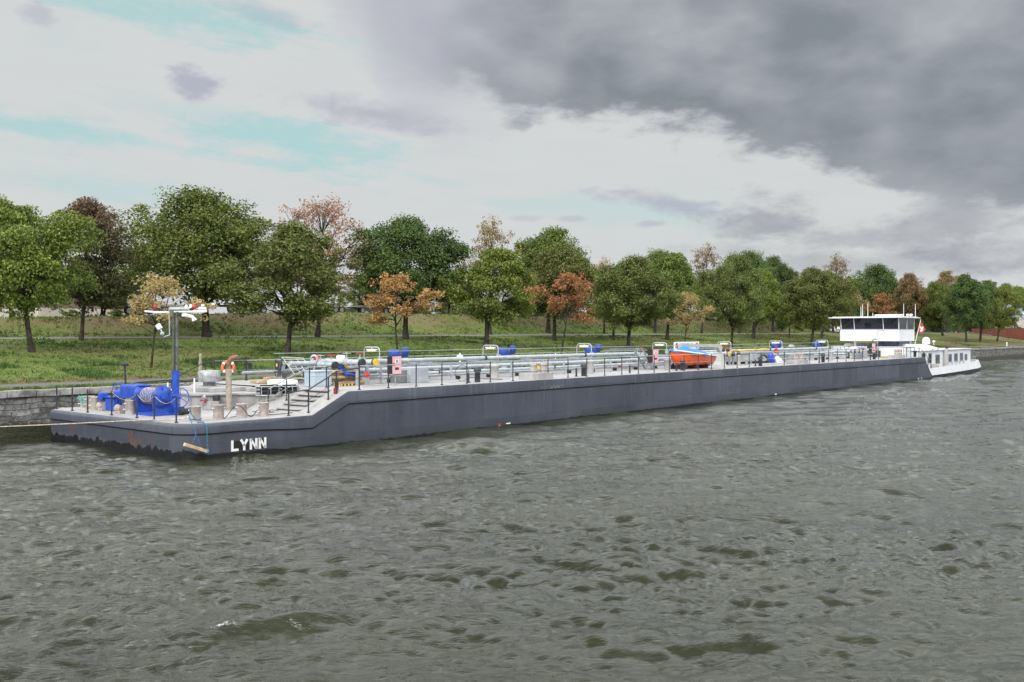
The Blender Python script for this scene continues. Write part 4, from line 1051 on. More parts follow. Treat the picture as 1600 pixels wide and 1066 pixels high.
TROPE = mat('teal_rope', (.10, .42, .36), .85, var=.2, scale=14)
BROPE = mat('blue_rope', (.045, .17, .36), .85, var=.25, scale=14)
HEMP = mat('pale_rope', (.50, .42, .33), .85, var=.2, scale=12)
TIMB = mat('timber', (.50, .34, .19), .8, var=.22, scale=3, bump=.004, bscale=30)
TIMB2 = mat('pale_timber', (.62, .47, .28), .8, var=.18, scale=3)
RUBBER = mat('black_rubber', (.022, .023, .026), .7, var=.2)
BOXB = mat('box_paleblue', (.40, .48, .55), .5, var=.06, scale=1.4, dirt=.2, dirtcol=(.22, .24, .26))
SIGNW = mat('sign_white', (.80, .80, .80), .5, var=.03)
LAMPG = mat('lamp_diffuser', (.85, .80, .62), .35, var=.03)
SHIPW = mat('ship_white', (.70, .71, .74), .35, var=.03, scale=.8, dirt=.12, dirtcol=(.50, .49, .47))
WGLASS = mat('wheelhouse_glass', (.022, .025, .032), .05, var=.2, spec=.7)
TREAD = mat('grating', (.24, .25, .26), .6, .3, var=.2, scale=20)

ship = empty('tanker_barge', (0, 0, 0), 'very long dark blue-grey tanker barge with white wheelhouse, moored along the stone quay', 'barge')
# --- hull
def outline():
    pts = []      # (x, y, nx, ny) from near stern round the bow to far stern
    xs = [90.5, 87.4, 80, 70, 60, 50, 40, 30, 22, 16, 12, 10, 8.04, 7.4, 6.7, 6.06, 5, 3.6, 2.4]
    for x in xs: pts.append((x, 0, 0, -1))
    rc = 1.25
    for i in range(0, 9):
        a = math.pi / 2 * i / 8; pts.append((rc - rc * math.sin(a), rc - rc * math.cos(a), -math.sin(a), -math.cos(a)))
    for y in (3, 5, 7, 9.5): pts.append((0, y, -1, 0))
    for i in range(0, 9):
        a = math.pi / 2 * i / 8; pts.append((rc - rc * math.cos(a), BEAM - rc + rc * math.sin(a), -math.cos(a), math.sin(a)))
    for x in reversed(xs): pts.append((x, BEAM, 0, 1))
    return pts
OUT = outline()
def ring_prof(x):
    t = T(x); f = 1 - ss(2.5, 6.0, x)          # rounder gunwale round the bow
    k = lerp(.55, .40, f)
    return [(-1.0, 0), (-.2, 0), (.15, 0), (.5, 0), (lerp(.5, t - k, .5), 0), (t - k, 0), (t - k + .012, .05), (t - lerp(.03, .22, f), .05), (t - lerp(.015, .11, f), lerp(.045, .03, f)), (t - lerp(.006, .035, f), lerp(.04, -.03, f)), (t, lerp(.02, -.14, f))]
b = MB(); vs = []; rings = []
for (x, y, nx_, ny_) in OUT:
    pr_ = ring_prof(x); r_ = []
    for (z, o_) in pr_:
        xx = x + nx_ * o_
        if x > 88: xx = 90.5 - 3.1 * min(max(z, 0), HD) / HD
        r_.append((xx, y + ny_ * o_, z))
    rings.append(r_); vs += r_
NL = len(rings[0]); NP = len(OUT)
b.add(vs, [(i * NL + j, i * NL + j + 1, (i + 1) * NL + j + 1, (i + 1) * NL + j) for i in range(NP - 1) for j in range(NL - 1)], True)
b.add([*rings[0], *reversed(rings[-1])], [tuple(range(2 * NL))])
hull = b.build('hull', HULL, ship, recalc=True)
hull.data.set_sharp_from_angle(angle=R(28))
# black bar standing in for the shadow gap under the upper strake
b = MB(); ln = []
for (x, y, nx_, ny_) in OUT[1:-1]:
    t = T(x); f = 1 - ss(2.5, 6.0, x); k = lerp(.55, .40, f); ln.append((x + nx_ * .018, y + ny_ * .018, t - k - .012))
b.tube(ln, .024, 5)
b.build('shadow_line', LINE, ship)
# deck
b = MB(); top = [r_[-1] for r_ in rings]
bow = [p for p in top if p[0] <= 6.061]
def add_deck(poly, dz=-.004): b.add([(p[0], p[1], p[2] + dz) for p in poly], [tuple(range(len(poly)))])
add_deck(list(reversed(bow)))
add_deck([(6.06, .0, HB), (8.04, .0, HD), (8.04, 4.9, HD), (6.06, 4.9, HB)]); add_deck([(6.06, 10.9, HB), (8.04, 10.9, HD), (8.04, BEAM, HD), (6.06, BEAM, HB)])
for x0 in range(8, 88, 8):
    xa, xb = max(x0, 8.04), min(x0 + 8, 87.4); add_deck([(xa, .0, T(xa)), (xb, .0, T(xb)), (xb, BEAM, T(xb)), (xa, BEAM, T(xa))])
b.build('deck', DECK, ship)
# draught marks and name
b = MB(); p = PY(780.2, 662.5, -.002)
MB().box((p.x, -.008, .13), (.16, .012, .10)).build('draught_mark', REDP, ship); MB().box((p.x, -.0095, .065), (.15, .014, .05)).build('draught_mark', SIGNW, ship)
p = PY(794, 663, -.002); MB().box((p.x, -.008, .13), (.34, .012, .06)).build('draught_mark', SIGNW, ship)
p = PY(1212, 620, 0); MB().box((p.x, -.008, .12), (.30, .012, .08)).build('draught_mark', SIGNW, ship)
for q in (1435, 1440):
    p = PY(q, 594, 0); MB().box((p.x, -.008, .12), (.26, .012, .09)).build('draught_mark', SIGNW, ship)
# the letters are cut from plate and welded on: built as strokes
def letter(ch, x0, w, h, z0):
    b = MB(); s = .095
    def bar(p0, p1, t=s):
        a_ = Vector((p0[0], 0, p0[1])); c_ = Vector((p1[0], 0, p1[1])); d = (c_ - a_).normalized(); nn = Vector((-d.z, 0, d.x)) * t / 2
        q = [a_ - nn, c_ - nn, c_ + nn, a_ + nn]; y0, y1 = -.030, -.002
        vs = [(x0 + v.x, y0, z0 + v.z) for v in q] + [(x0 + v.x, y1, z0 + v.z) for v in q]
        b.add(vs, [(0, 1, 2, 3), (7, 6, 5, 4), (0, 4, 5, 1), (1, 5, 6, 2), (2, 6, 7, 3), (3, 7, 4, 0)])
    e = s / 2
    if ch == 'L': bar((e, 0), (e, h)); b_ = bar((s, e), (w, e))
    if ch == 'Y': bar((w / 2, 0), (w / 2, h * .5)); bar((w / 2, h * .46), (e, h)); bar((w / 2, h * .46), (w - e, h))
    if ch == 'N': bar((e, 0), (e, h)); bar((w - e, 0), (w - e, h)); bar((e + .01, h - .02), (w - e - .01, .02), s * .92)
    return b
pl = PY(361, 706, 0); prr = PY(415.5, 700, 0); span = prr.x - pl.x; zz = pl.z + .005
nb = MB().box(((pl.x + prr.x) / 2 + .02, -.0005, zz + .20), (span * .86, .002, .40)); nb.build('name_panel', LINE, ship)
for ch, fx, fw in (('L', 0, .20), ('Y', .245, .235), ('N', .525, .215), ('N', .785, .215)):
    letter(ch, pl.x + fx * span, fw * span, .44, zz).build('letter', SIGNW, ship, recalc=True)

# --- bow: trunk, steps, hatch
TZ = 2.07
poly = [(4.2, 6.5), (7.4, 4.9), (8.1, 4.9), (8.1, 11.0), (5.5, 11.0)]
tr = MB().prism(poly, HB - .02, TZ).build('forepeak_trunk', DECK, ship)
rim = [(4.08, 6.45), (7.35, 4.78), (8.1, 4.78), (8.1, 11.12), (5.42, 11.12)]
MB().prism(rim, TZ - .0, TZ + .07).build('coaming', DECK, tr)
MB().box((6.6, 8.3, TZ + .17), (2.2, 3.0, .2), bev=.03).box((7.6, 6.0, TZ + .16), (.9, 1.2, .18), bev=.03).build('hatch_cover', DECK, tr)
MB().box((8.6, 5.6, HD + .16), (1.0, 1.2, .32), bev=.08).build('hatch_cover', SIGNW, ship)
st = MB()
for i in range(5):
    st.box((6.35 + .38 * i, 2.0, HB + .19 * (i + 1) - .025), (.36, 1.7, .05))
    st.box((6.52 + .38 * i, 2.0, HB + .19 * (i + 1) - .11), (.02, 1.7, .14))
st.box((7.2, 1.12, HB + .45), (2.3, .03, .16), M=Matrix.Rotation(-.44, 3, 'Y')).box((7.2, 2.88, HB + .45), (2.3, .03, .16), M=Matrix.Rotation(-.44, 3, 'Y'))
st.build('steps', DECK, ship)
# bulkhead boxes around the trunk
MB().box((5.6, 11.6, HB + .28), (1.2, .7, .56), bev=.02).box((2.1, 8.9, HB + .25), (.5, 1.3, .5), bev=.02).build('locker', DECK, ship)

# --- bollards: pairs of wide pipes with rims and pegs
def bollard(x, y, h, r=.215, H=.60, base=HB, pegs=True, m=PINKG, parent=None):
    parent = parent or ship
    o = MB().lathe((x, y, base - .01), [(r * 1.0, 0), (r, H - .04), (r * 1.03, H - .035), (r * 1.03, H), (r * .93, H), (r * .90, H - .05), (r * .2, H - .05)], 22).build('bollard', m, parent)
    if pegs:
        MB().cyl((x - r - .08, y, base + H * .75), (x + r + .08, y, base + H * .75), .022, n=8).cyl((x - r - .08, y + .05, base + H * .35), (x + r + .08, y + .05, base + H * .35), .022, n=8).build('peg', SIGNW, o)
    return o
for (px, py, ht) in ((305, 661, .62), (341.5, 657.5, .61), (377.5, 655, .60), (412, 653, .60)):
    p = PH(px, py - 2.5, HB); bollard(p.x, max(p.y, .5), 0, r=.22, H=ht)
for (px, py, ht, r_) in ((109.5, 634, .52, .17), (141, 638.5, .60, .20), (149, 640, .60, .21), (204, 647, .62, .22)):
    p = PH(px, py, HB); bollard(p.x, min(p.y, 11.9), 0, r=r_, H=ht)
# fairlead horns (trumpet shaped rollers lying across the bow edge)
def fairlead(px, py):
    p = PH(px, py, HB); c = Vector((max(p.x, .42), p.y, HB))
    o = MB().lathe(c + Vector((0, -.24, .19)), [(.19, 0), (.17, .03), (.10, .12), (.085, .22), (.10, .32), (.17, .44), (.19, .48), (.12, .482)], 18, (0, 1, 0)).build('fairlead', PINKG, ship)
    MB().box(c + Vector((0, 0, .05)), (.26, .46, .10), bev=.02).build('fairlead_base', PINKG, o)
fairlead(160, 641); fairlead(188, 645.5)

# --- big blue winch
wc = PY(249, 619.5, 4.9); wx = wc.x; wz = wc.z
winch = empty('winch', (wx, 5.6, HB)); winch.parent = ship
for yy, s in ((4.62, 1), (6.19, 1)):
    b = MB(); b.lathe((wx, yy, wz), [(.06, 0), (.47, 0), (.47, .06), (.06, .06)], 32, (0, 1, 0))
    b.build('side_disc', BLUE, winch)
b = MB(); b.prism([(0, 0), (0, 0)], 0, 0) if False else None
b = MB(); fr = [(-.36, -.50), (.62, -.50), (.62, -.22), (.40, .10), (-.1, .38), (-.42, .1)]
for yy in (4.70, 6.14):
    vs = [(wx + x, yy, HB + .5 + z) for x, z in fr] + [(wx + x, yy + .05, HB + .5 + z) for x, z in fr]; n = len(fr)
    b.add(vs, [tuple(range(n)), tuple(range(2 * n - 1, n - 1, -1))] + [((i + 1) % n, i, n + i, n + (i + 1) % n) for i in range(n)])
b.box((wx + .1, 5.4, HB + .05), (1.1, 1.6, .1), bev=.01)
b.build('frame', BLUE, winch)
MB().cyl((wx, 4.88, wz), (wx, 6.05, wz), .33, n=28).build('drum', BLUE, winch)
MB().tube([Vector((wx + .345 * math.cos(a * .5), 4.95 + a * .0115, wz + .345 * math.sin(a * .5))) for a in range(0, 90)], .022, 6).build('winch_rope', HEMP, winch)
# motor box, cover and rounded chain guard reaching to the far side
MB().box((wx + .05, 6.6, wz + .42), (.62, .9, .06), bev=.02).box((wx + .66, 5.0, wz - .02), (.42, .6, .10), bev=.03).box((wx + .30, 6.9, wz + .36), (.5, .3, .12), M=Matrix.Rotation(.3, 3, 'Y'), bev=.03).build('cover', BLUE, winch)
for k in range(5): a = 2 * math.pi * k / 5 + .4; MB().cyl((wx + .33 * math.cos(a), 4.60, wz + .33 * math.sin(a)), (wx + .33 * math.cos(a), 4.63, wz + .33 * math.sin(a)), .035, n=8).build('bolt', DARK, winch)
MB().cyl((wx, 4.54, wz), (wx, 4.62, wz), .11, n=16).build('hub', BLUE, winch)
g_ = MB().box((wx - .05, 7.0, wz + .12), (.62, 1.4, .62), bev=.10); g_.cyl((wx - .05, 7.3, wz + .05), (wx - .05, 8.4, wz - .02), .24, .20, n=20); g_.lathe((wx - .05, 8.4, wz - .02), [(.20, 0), (.16, .1), (.08, .16), (.0, .17)], 18, (0, 1, 0))
g_.build('gear_case', BLUE, winch)
MB().box((wx, 6.9, HB + .3), (.35, .35, .6)).box((wx + .7, 4.55, HB + .18), (.3, .5, .36), bev=.03).build('bracket', BLUE, winch)
MB().cyl((wx + .55, 4.2, HB + .16), (wx + .95, 4.2, HB + .16), .13, n=16).build('motor', RUBBER, winch)
def handwheel(c, axis, r, parent, m=BLUE, spokes=6):
    c = Vector(c); a = Vector(axis).normalized(); u = a.orthogonal().normalized(); w = a.cross(u)
    b = MB().torus(c, a, r, .020, 28, 6); b.cyl(c - a * .05, c + a * .05, .05, n=10)
    for k in range(spokes):
        t = 2 * math.pi * k / spokes + .3; b.cyl(c, c + (u * math.cos(t) + w * math.sin(t)) * r, .014, n=6)
    return b.build('hand_wheel', m, parent)
hw = PY(281.5, 621.6, 4.3); handwheel(hw, (0, 1, 0), .42, winch)
MB().cyl((hw.x, 4.3, hw.z), (hw.x, 5.0, hw.z), .03).cyl((hw.x, 4.55, HB), (hw.x, 4.55, hw.z), .035).build('shaft', BLUE, winch)
# small blue winch at the far corner
sw = PY(175, 628, 9.0); w2 = empty('anchor_winch', (sw.x, 9.0, HB)); w2.parent = ship
MB().box((sw.x - .12, 9.6, HB + .62), (.40, .36, .42), bev=.10).build('motor_cover', BLUE, w2)
MB().box((sw.x + .1, 8.9, HB + .28), (.55, .9, .56), bev=.04).box((sw.x + .1, 8.9, HB + .62), (.7, 1.0, .05)).build('frame', BLUE, w2)
MB().cyl((sw.x + .1, 8.75, HB + .4), (sw.x + .1, 9.3, HB + .4), .16).build('drum', RUBBER, w2)
hw2 = PY(185.6, 614, 8.4); handwheel(hw2, (.95, .25, 0), .44, w2)
MB().cyl((hw2.x - .3, 8.4, hw2.z), (hw2.x, 8.4, hw2.z), .03).cyl((hw2.x - .1, 8.4, HB), (hw2.x - .1, 8.4, hw2.z), .03).build('shaft', BLUE, w2)

# --- foremast
mp = PY(274.4, 580, 6.2); mx, my = mp.x, 6.2
mast = MB().cyl((mx, my, HB), (mx, my, mp.z), .165, n=20).cyl((mx, my, mp.z - .03), (mx, my, mp.z + .02), .175, n=20).build('mast', BLUE, ship)
zt_ = PY(274, 487, my).z
MB().box((mx - .02, my + .085, (mp.z + zt_) / 2), (.13, .13, zt_ - mp.z), bev=.01).cyl((mx + .03, my - .06, mp.z), (mx + .03, my - .06, zt_), .065, n=14).build('mast_column', STEELG, mast)
def PM(px, py): return PY(px, py, my)
def PF(px, py, back=0.0):
    """point at the mast's depth, in the plane facing along the quay diagonal (yard is athwart the line of sight)"""
    z = depth(Vector((mx, my, 0))) + back
    return Vector((z / FPX * pe_(px) + CAM.x, z / FPX * pr(px) + CAM.y, CAM.z - (py - Y0) / FPX * z))
MB().tube([PF(226, 486.5), PF(244, 488.5), PF(264, 488)], [.04, .055, .03], 8).tube([PF(272, 487.5), PF(300, 487), PF(314, 487.5), PF(323, 486.5)], [.04, .045, .07, .05], 8).build('yard', SIGNW, mast)
MB().tube([PF(265, 524), PF(264.5, 486), PF(265, 482.6), PF(268, 481.6)], [.03, .03, .05, .06], 8).tube([PF(266, 483), PF(297, 482.8)], .078, 12).build('radar_arm', PIPEL, mast)
MB().cyl(PF(297, 482.5), PF(301, 482.5), .08, n=12).build('hinge', DARK, mast)
MB().cyl(PF(311, 482.3), PF(322, 482.6), .075, n=14).box(PF(317, 477.5), (.12, .12, .10), bev=.02).build('bow_light', SIGNW, mast)
for q in (242.5, 304): MB().lathe(PF(q, 483.5), [(.06, 0), (.085, .04), (.085, .15), (.05, .2), (.02, .21)], 14).build('red_lamp', REDP, mast)
MB().lathe(PF(291, 484), [(.07, 0), (.08, .1), (.05, .2), (.01, .22)], 12).lathe(PF(298, 483), [(.07, 0), (.08, .1), (.05, .2), (.01, .22)], 12).build('dome_lamp', SIGNW, mast)
MB().box(PF(293, 493.5), (.40, .34, .14), M=Matrix.Rotation(.2, 3, 'Y'), bev=.02).cyl(PF(301, 495), PF(304, 501), .06, .13, n=4).build('loudspeaker', SIGNW, mast)
MB().tube([PF(265, 524), PF(259, 525.5), PF(256, 527)], .025, 6).lathe(PF(253.5, 522) - Vector((0, 0, .08)), [(.02, 0), (.08, .03), (.10, .1), (.07, .17), (.02, .19)], 14).build('camera_dome', PIPEL, mast)
MB().cyl(PF(250.5, 514), PF(246, 507.5), .125, n=18).cyl(PF(252.5, 518), PF(250.5, 514), .03, n=8).build('search_light', SIGNW, mast)
MB().box(PF(280, 491.5), (.22, .22, .14), bev=.02).build('mast_head', DARK, mast)

# --- bow vents and pipes
p = PH(327, 609.5, TZ + .07); c = Vector((p.x, p.y, TZ + .07))
v_ = MB().lathe(c, [(.30, 0), (.30, .40), (.52, .41), (.535, .46), (.535, .92), (.50, .96), (.05, 1.0)], 28).build('mushroom_vent', GALV, ship)
p = PH(357.5, 640, HB); ex = Vector((p.x, p.y, HB)); zt1 = PY(357, 577, p.y).z
e_ = MB().cyl(ex, (ex.x, ex.y, zt1), .135, n=20).lathe((ex.x, ex.y, zt1 - .04), [(.15, 0), (.15, .04), (.12, .05)], 18).build('exhaust_pipe', BUFF, ship)
pts = []
for i in range(9):
    a = math.radians(85 * i / 8); pts.append(Vector((ex.x, ex.y, zt1)) + Vector((0, 0, .22)) + Vector((ST, -CT, 0)) * (.32 * (1 - math.cos(a))) + Vector((0, 0, .34 * math.sin(a))))
pts = [Vector((ex.x, ex.y, zt1))] + pts + [pts[-1] + Vector((ST, -CT, .06)) * .14]
MB().tube(pts, .105, 14).build('bend', RUSTY, e_)
p = PH(313, 592, TZ + .07); q = Vector((p.x, p.y, TZ)); zt2 = PY(313, 553.5, p.y).z
MB().cyl(q, (q.x, q.y, zt2 - .45), .11, n=14).cyl((q.x, q.y, zt2 - .45), (q.x, q.y, zt2), .075, n=12).lathe((q.x, q.y, zt2 - .05), [(.09, 0), (.09, .05), (.03, .08)], 12).build('vent_pipe', BUFF, ship)
p = PH(366, 630, HB); MB().cyl((p.x, p.y, HB), (p.x, p.y, HB + .75), .06, n=12).build('vent_pipe', GALV, ship)
p = PH(217, 604, HB)
MB().cyl((4.6, 9.3, HB), (4.6, 9.3, HB + 1.15), .035, n=8).cyl((5.0, 7.6, TZ), (5.0, 7.6, TZ + .75), .04, n=8).build('vent_pipe', SIGNW, ship)
pp = PH(203, 640, HB); pp = Vector((3.2, 10.6, HB)); pt = PY(198, 571, 10.6)
MB().cyl((pt.x, 10.6, HB), (pt.x - .1, 10.6, pt.z), .045, n=8).box((pt.x - .1, 10.6, pt.z + .04), (.28, .28, .14), bev=.04).build('searchlight_post', DARK, ship)
for (px, py, m_, hh) in ((391, 591, DARK, .62),):
    p = PH(px, py, HD - .3); z0 = HD
    MB().box((p.x, p.y, z0 + .3), (.16, .16, .75)).box((p.x - .12, p.y + .14, z0 + .62), (.2, .5, .16)).build('gooseneck_vent', DARK, ship)
p = PH(333, 641, HB)
MB().box((p.x + .1, p.y + .3, HB + .2), (.5, .5, .4), bev=.02).build('valve_box', DECK, ship)
MB().cyl((p.x + .3, p.y + .2, HB + .42), (p.x + .3, p.y + .2, HB + .62), .16, n=16).lathe((p.x + .3, p.y + .2, HB + .62), [(.18, 0), (.18, .05), (.06, .07)], 16).build('valve', DARK, ship)
MB().cyl((p.x - .25, p.y + .4, HB + .42), (p.x - .25, p.y + .4, HB + .48), .16, n=14).build('valve_flange', REDP, ship)
MB().cyl((p.x - .25, p.y + .4, HB + .48), (p.x - .25, p.y + .4, HB + .62), .10, n=12).cyl((p.x - .30, p.y + .2, HB + .58), (p.x - .1, p.y + .6, HB + .66), .06, n=10).build('valve', GALV, ship)

# --- railings
def railing(posts, m_post=DARK, m_rail=PIPE, H=1.08, r=.022, mid=(.52,), rails=True, base=None, name='railing', rr=None):
    """posts: list of feet (x, y, z); a railing part with each stanchion a sub-part"""
    posts = [Vector(p) for p in posts]
    if rails:
        b = MB()
        b.tube([p + Vector((0, 0, H)) for p in posts], rr or r * 1.15, 6)
        for k in mid: b.tube([p + Vector((0, 0, H * k)) for p in posts], r * .5, 5)
        rt = b.build(name, m_rail, ship)
    else:
        rt = empty(name, posts[0]); rt.parent = ship
    org = posts[0]; first = None
    for i, p in enumerate(posts):
        if first is None:
            first = MB().cyl(p, p + Vector((0, 0, H + .015)), r * 1.35, n=7).box(p + Vector((0, 0, .02)), (.10, .10, .04)).build('stanchion', m_post, rt); o0 = p
        else:
            o = first.copy(); COL.objects.link(o); o.parent = rt; o.location = first.location + (p - o0)
    return rt
def hx(px, Y): return AB(px, Y)
near_px = [561.4, 606.9, 650.3, 690.5, 729.5, 766, 801.4, 856.3, 887.5, 916.8, 944.7, 971.5, 997.5, 1022, 1045.8, 1069, 1091, 1111.7, 1132, 1151.8, 1170.7, 1189, 1225.5, 1265.4, 1280, 1294.7, 1308.5, 1322, 1335, 1348, 1360, 1372.7]
railing([(hx(q, .45), .45, T(20)) for q in near_px], H=1.10)
xs_ = [hx(q, .45) for q in (1413, 1424)]
railing([(x, .5, T(80)) for x in (xs_[0], xs_[1])], m_rail=DARK, H=1.1, mid=(.35, .68))
railing([(8.9 + 1.95 * i, 12.05, T(30)) for i in range(40)], H=1.10, m_rail=PIPE)
# stair railings on the near side
P_ = [PY(451, 650, .5), PY(482, 649, .45), PY(513, 630, .45), PY(525.5, 609, .5), PY(561.4, 605, .45)]
railing([(p.x, p.y, T(p.x)) for p in P_], H=1.0, m_rail=DARK, mid=(.55,), r=.026)
P_ = [(6.0, 3.1, HB), (7.0, 3.1, T(7.0)), (8.3, 3.1, HD), (9.3, 3.1, HD)]
railing(P_, H=1.0, m_rail=GALV, mid=(.55,), r=.022, m_post=DARK)
# far-side handrail climbing from the bow deck
P_ = [PY(300, 590, 11.6), PY(336, 575, 11.6), PY(370, 575, 11.8), PY(421, 575, 11.9)]
railing([(4.3, 11.7, HB), (6.2, 11.7, T(6.2)), (8.2, 11.8, HD), (10.8, 11.9, HD)], H=1.08, m_rail=DARK, r=.03, mid=(.5,))
# loose stanchions round the bow with sagging lines
bx = []
for q in (88.6, 113, 137, 174.6, 214, 241, 275.5):
    p = PX(q, 640, .40); bx.append((.40, min(p.y, 12.1), HB))
bx[-1] = (.45, .45 + .3, HB)
p = PH(275.5, 661, HB); bx[-1] = (p.x, p.y, HB)
railing(bx, rails=False, H=1.02, r=.026, name='bow_stanchions')
b = MB()
for i in range(len(bx) - 1):
    a_, c_ = Vector(bx[i]) + Vector((0, 0, 1.0)), Vector(bx[i + 1]) + Vector((0, 0, 1.0))
    if i in (3, 4, 5):
        pts = [a_.lerp(c_, t / 8) - Vector((0, 0, .28 * math.sin(math.pi * t / 8))) for t in range(9)]; b.tube(pts, .011, 4)
    pts = [a_.lerp(c_, t / 6) - Vector((0, 0, .92 - .02 * math.sin(math.pi * t / 6))) for t in range(7)]; b.tube(pts, .011, 4)
b.tube([Vector(bx[-1]) + Vector((0, 0, .82)), Vector((3.0, 1.0, HB + .55)), Vector((5.9, .6, HB + .9))], .010, 4)
b.build('guard_line', HEMP, ship)

# --- mooring: small dark bitts on the side deck
def bitt(px, px2=None):
    x = hx(px, 1.0); z0 = T(x)
    o = MB().lathe((x, 1.0, z0), [(.15, 0), (.15, .54), (.20, .56), (.20, .68), (.17, .70), (.02, .70)], 16).build('bitt', DARK, ship)
    if px2: x2 = hx(px2, 1.0); MB().cyl((x2, 1.0, z0), (x2, 1.0, z0 + .50), .055, n=8).cyl((x2, 1.0, z0), (x2, 1.0, z0 + .05), .10, n=10).build('pin', DARK, o)
for a_, c_ in ((746, 732), (912, 900.5), (1066.6, 1056.8), (1188, 1180.5), (1286, 1280), (1366, 1360), (1429.6, None)): bitt(a_, c_)
MB().cyl((hx(526, .9), .9, HD), (hx(526, .9), .9, HD + .5), .09, n=12).build('bitt', DARK, ship)
MB().cyl((hx(524.5, .6), .6, HD - .1), (hx(524.5, .6), .6, HD + .14), .10, n=12).build('hydrant', REDP, ship)
MB().cyl((hx(984, 1.1), 1.1, HD), (hx(984, 1.1), 1.1, HD + .5), .06, n=10).build('pin', DARK, ship)
# double bollards on box foundations
def boxed(px0, px1, b1, b2):
    x0, x1 = hx(px0, .35), hx(px1, .35); z0 = T(x0)
    o = MB().box(((x0 + x1) / 2, .85, z0 + .17), (x1 - x0, 1.0, .36), bev=.015).build('bollard_base', DECK, ship)
    for q in (b1, b2):
        x = hx(q, .95); MB().lathe((x, .95, z0 + .34), [(.20, 0), (.20, .12), (.215, .13), (.20, .14), (.20, .44), (.215, .45), (.20, .46), (.20, .58), (.17, .60), (.02, .60)], 20).build('bollard', PINKG, o)
boxed(832, 864.6, 833.5, 849.5); boxed(1246, 1263.5, 1243.5, 1252.5); boxed(1403, 1414.5, 1400.5, 1406.5)
MB().box((hx(838, 1.3), 1.3, HD + .62), (.02, .5, .22)).build('yellow_plate', YEL, ship)

# --- cargo pipes
def pipe(Y, z, r, x0, x1, m=PIPEL, flanges=6.5, clamps=True):
    b = MB().cyl((x0, Y, z), (x1, Y, z), r, n=14)
    x = x0 + 1.5
    while x < x1: b.cyl((x - .02, Y, z), (x + .02, Y, z), r * 1.28, n=14); x += flanges
    o = b.build('cargo_pipe', m, ship)
    if clamps:
        c = MB(); x = x0 + 4.2
        while x < x1: c.cyl((x - .05, Y, z), (x + .05, Y, z), r * 1.55, n=14); x += 10.3
        c.build('flange_joint', DARK, o)
    return o
pipe(6.0, 3.43, .115, 9.3, 41); pipe(6.0, 3.40, .115, 58.6, 76)
pipe(5.0, 3.02, .10, 12.5, 47, clamps=False); pipe(5.0, 3.0, .10, 60, 80, clamps=False)
pipe(3.9, 2.80, .075, 13.5, 46, m=PIPEL, flanges=5.2); pipe(4.3, 2.62, .05, 14, 84, m=PIPE, flanges=9, clamps=False)
pipe(6.9, 3.10, .09, 10, 82, m=PIPE, clamps=False); pipe(5.5, 2.72, .07, 12, 80, m=PIPE, clamps=False)
pipe(6.0, 3.43, .10, 46.5, 57.5, clamps=False)
pipe(9.6, 2.9, .08, 9, 80, m=PIPE, clamps=False)
# pipe racks: goal-post supports
def rack(x, parent=ship):
    b = MB(); z0 = HD
    for yy in (3.6, 5.25, 7.1): b.box((x, yy, z0 + .42), (.08, .08, .86))
    b.box((x, 5.3, z0 + .30), (.08, 3.7, .07)).box((x, 5.9, z0 + .56), (.08, 2.6, .07)).box((x, 6.1, z0 + .90), (.08, 2.2, .06))
    b.box((x, 3.6, z0 + .03), (.22, .22, .05)).box((x, 6.6, z0 + .98), (.05, .05, .3))
    return b.build('pipe_support', PIPE, ship)
r0 = rack(13.2)
for k in range(1, 14):
    o = r0.copy(); COL.objects.link(o); o.parent = ship; o.location = r0.location + Vector((5.15 * k, 0, 0))
# low foot clips under the nearest pipe
def repeat_part(first, steps):
    for d_ in steps: o_ = first.copy(); COL.objects.link(o_); o_.parent = ship; o_.location = first.location + Vector(d_)
repeat_part(MB().box((14.3, 4.15, HD + .09), (.09, .30, .18)).build('pipe_saddle', RUBBER, ship), [(2.6 * k, 0, 0) for k in range(1, 26)])
# catwalk with grating
MB().box((45, 7.9, 2.98), (70, .75, .04)).box((45, 7.52, 2.95), (70, .04, .12)).box((45, 8.28, 2.95), (70, .04, .12)).build('catwalk', TREAD, ship)
repeat_part(MB().box((10.5, 7.9, 2.66), (.06, .7, .62)).build('catwalk_leg', PIPE, ship), [(3.0 * k, 0, 0) for k in range(1, 24)])
MB().tube([(10, 8.3, 3.9), (80, 8.3, 3.9)], .02, 6).build('catwalk_rail', PIPE, ship)
# lamp arches over the catwalk
def arch(x):
    y0, y1, zt = 6.85, 8.15, 4.17; b = MB(); pts = [(x, y0, 2.9), (x, y0, zt - .22)]
    for i in range(1, 6): a = math.pi / 2 * i / 5; pts.append((x, y0 + .22 * (1 - math.cos(a)), zt - .22 + .22 * math.sin(a)))
    for i in range(0, 6): a = math.pi / 2 * (1 - i / 5); pts.append((x, y1 - .22 * (1 - math.cos(a)), zt - .22 + .22 * math.sin(a)))
    pts.append((x, y1, 2.9)); b.tube(pts, .032, 8)
    o = b.build('lamp_arch', ALU, ship)
    l = MB().box((x, 7.5, zt - .14), (.16, .80, .07), bev=.02).cyl((x, 7.5, zt - .1), (x, 7.5, zt), .02, n=6).build('lamp', SIGNW, o)
    MB().box((x, 7.5, zt - .21), (.13, .72, .08), bev=.035).build('diffuser', LAMPG, l)
    MB().box((x + .05, y0 + .02, 3.45), (.18, .22, .30), bev=.02).build('switch_box', PIPE, o)
    return o
A0 = arch(16.0)
for x in (26.0, 36.1, 46.3, 57.0, 67.3, 78.3):
    c_ = A0.copy(); COL.objects.link(c_); c_.parent = ship; c_.location = A0.location + Vector((x - 16.0, 0, 0))
    for ch in list(A0.children):
        d_ = ch.copy(); COL.objects.link(d_); d_.parent = c_
        for gch in list(ch.children):
            e_ = gch.copy(); COL.objects.link(e_); e_.parent = d_
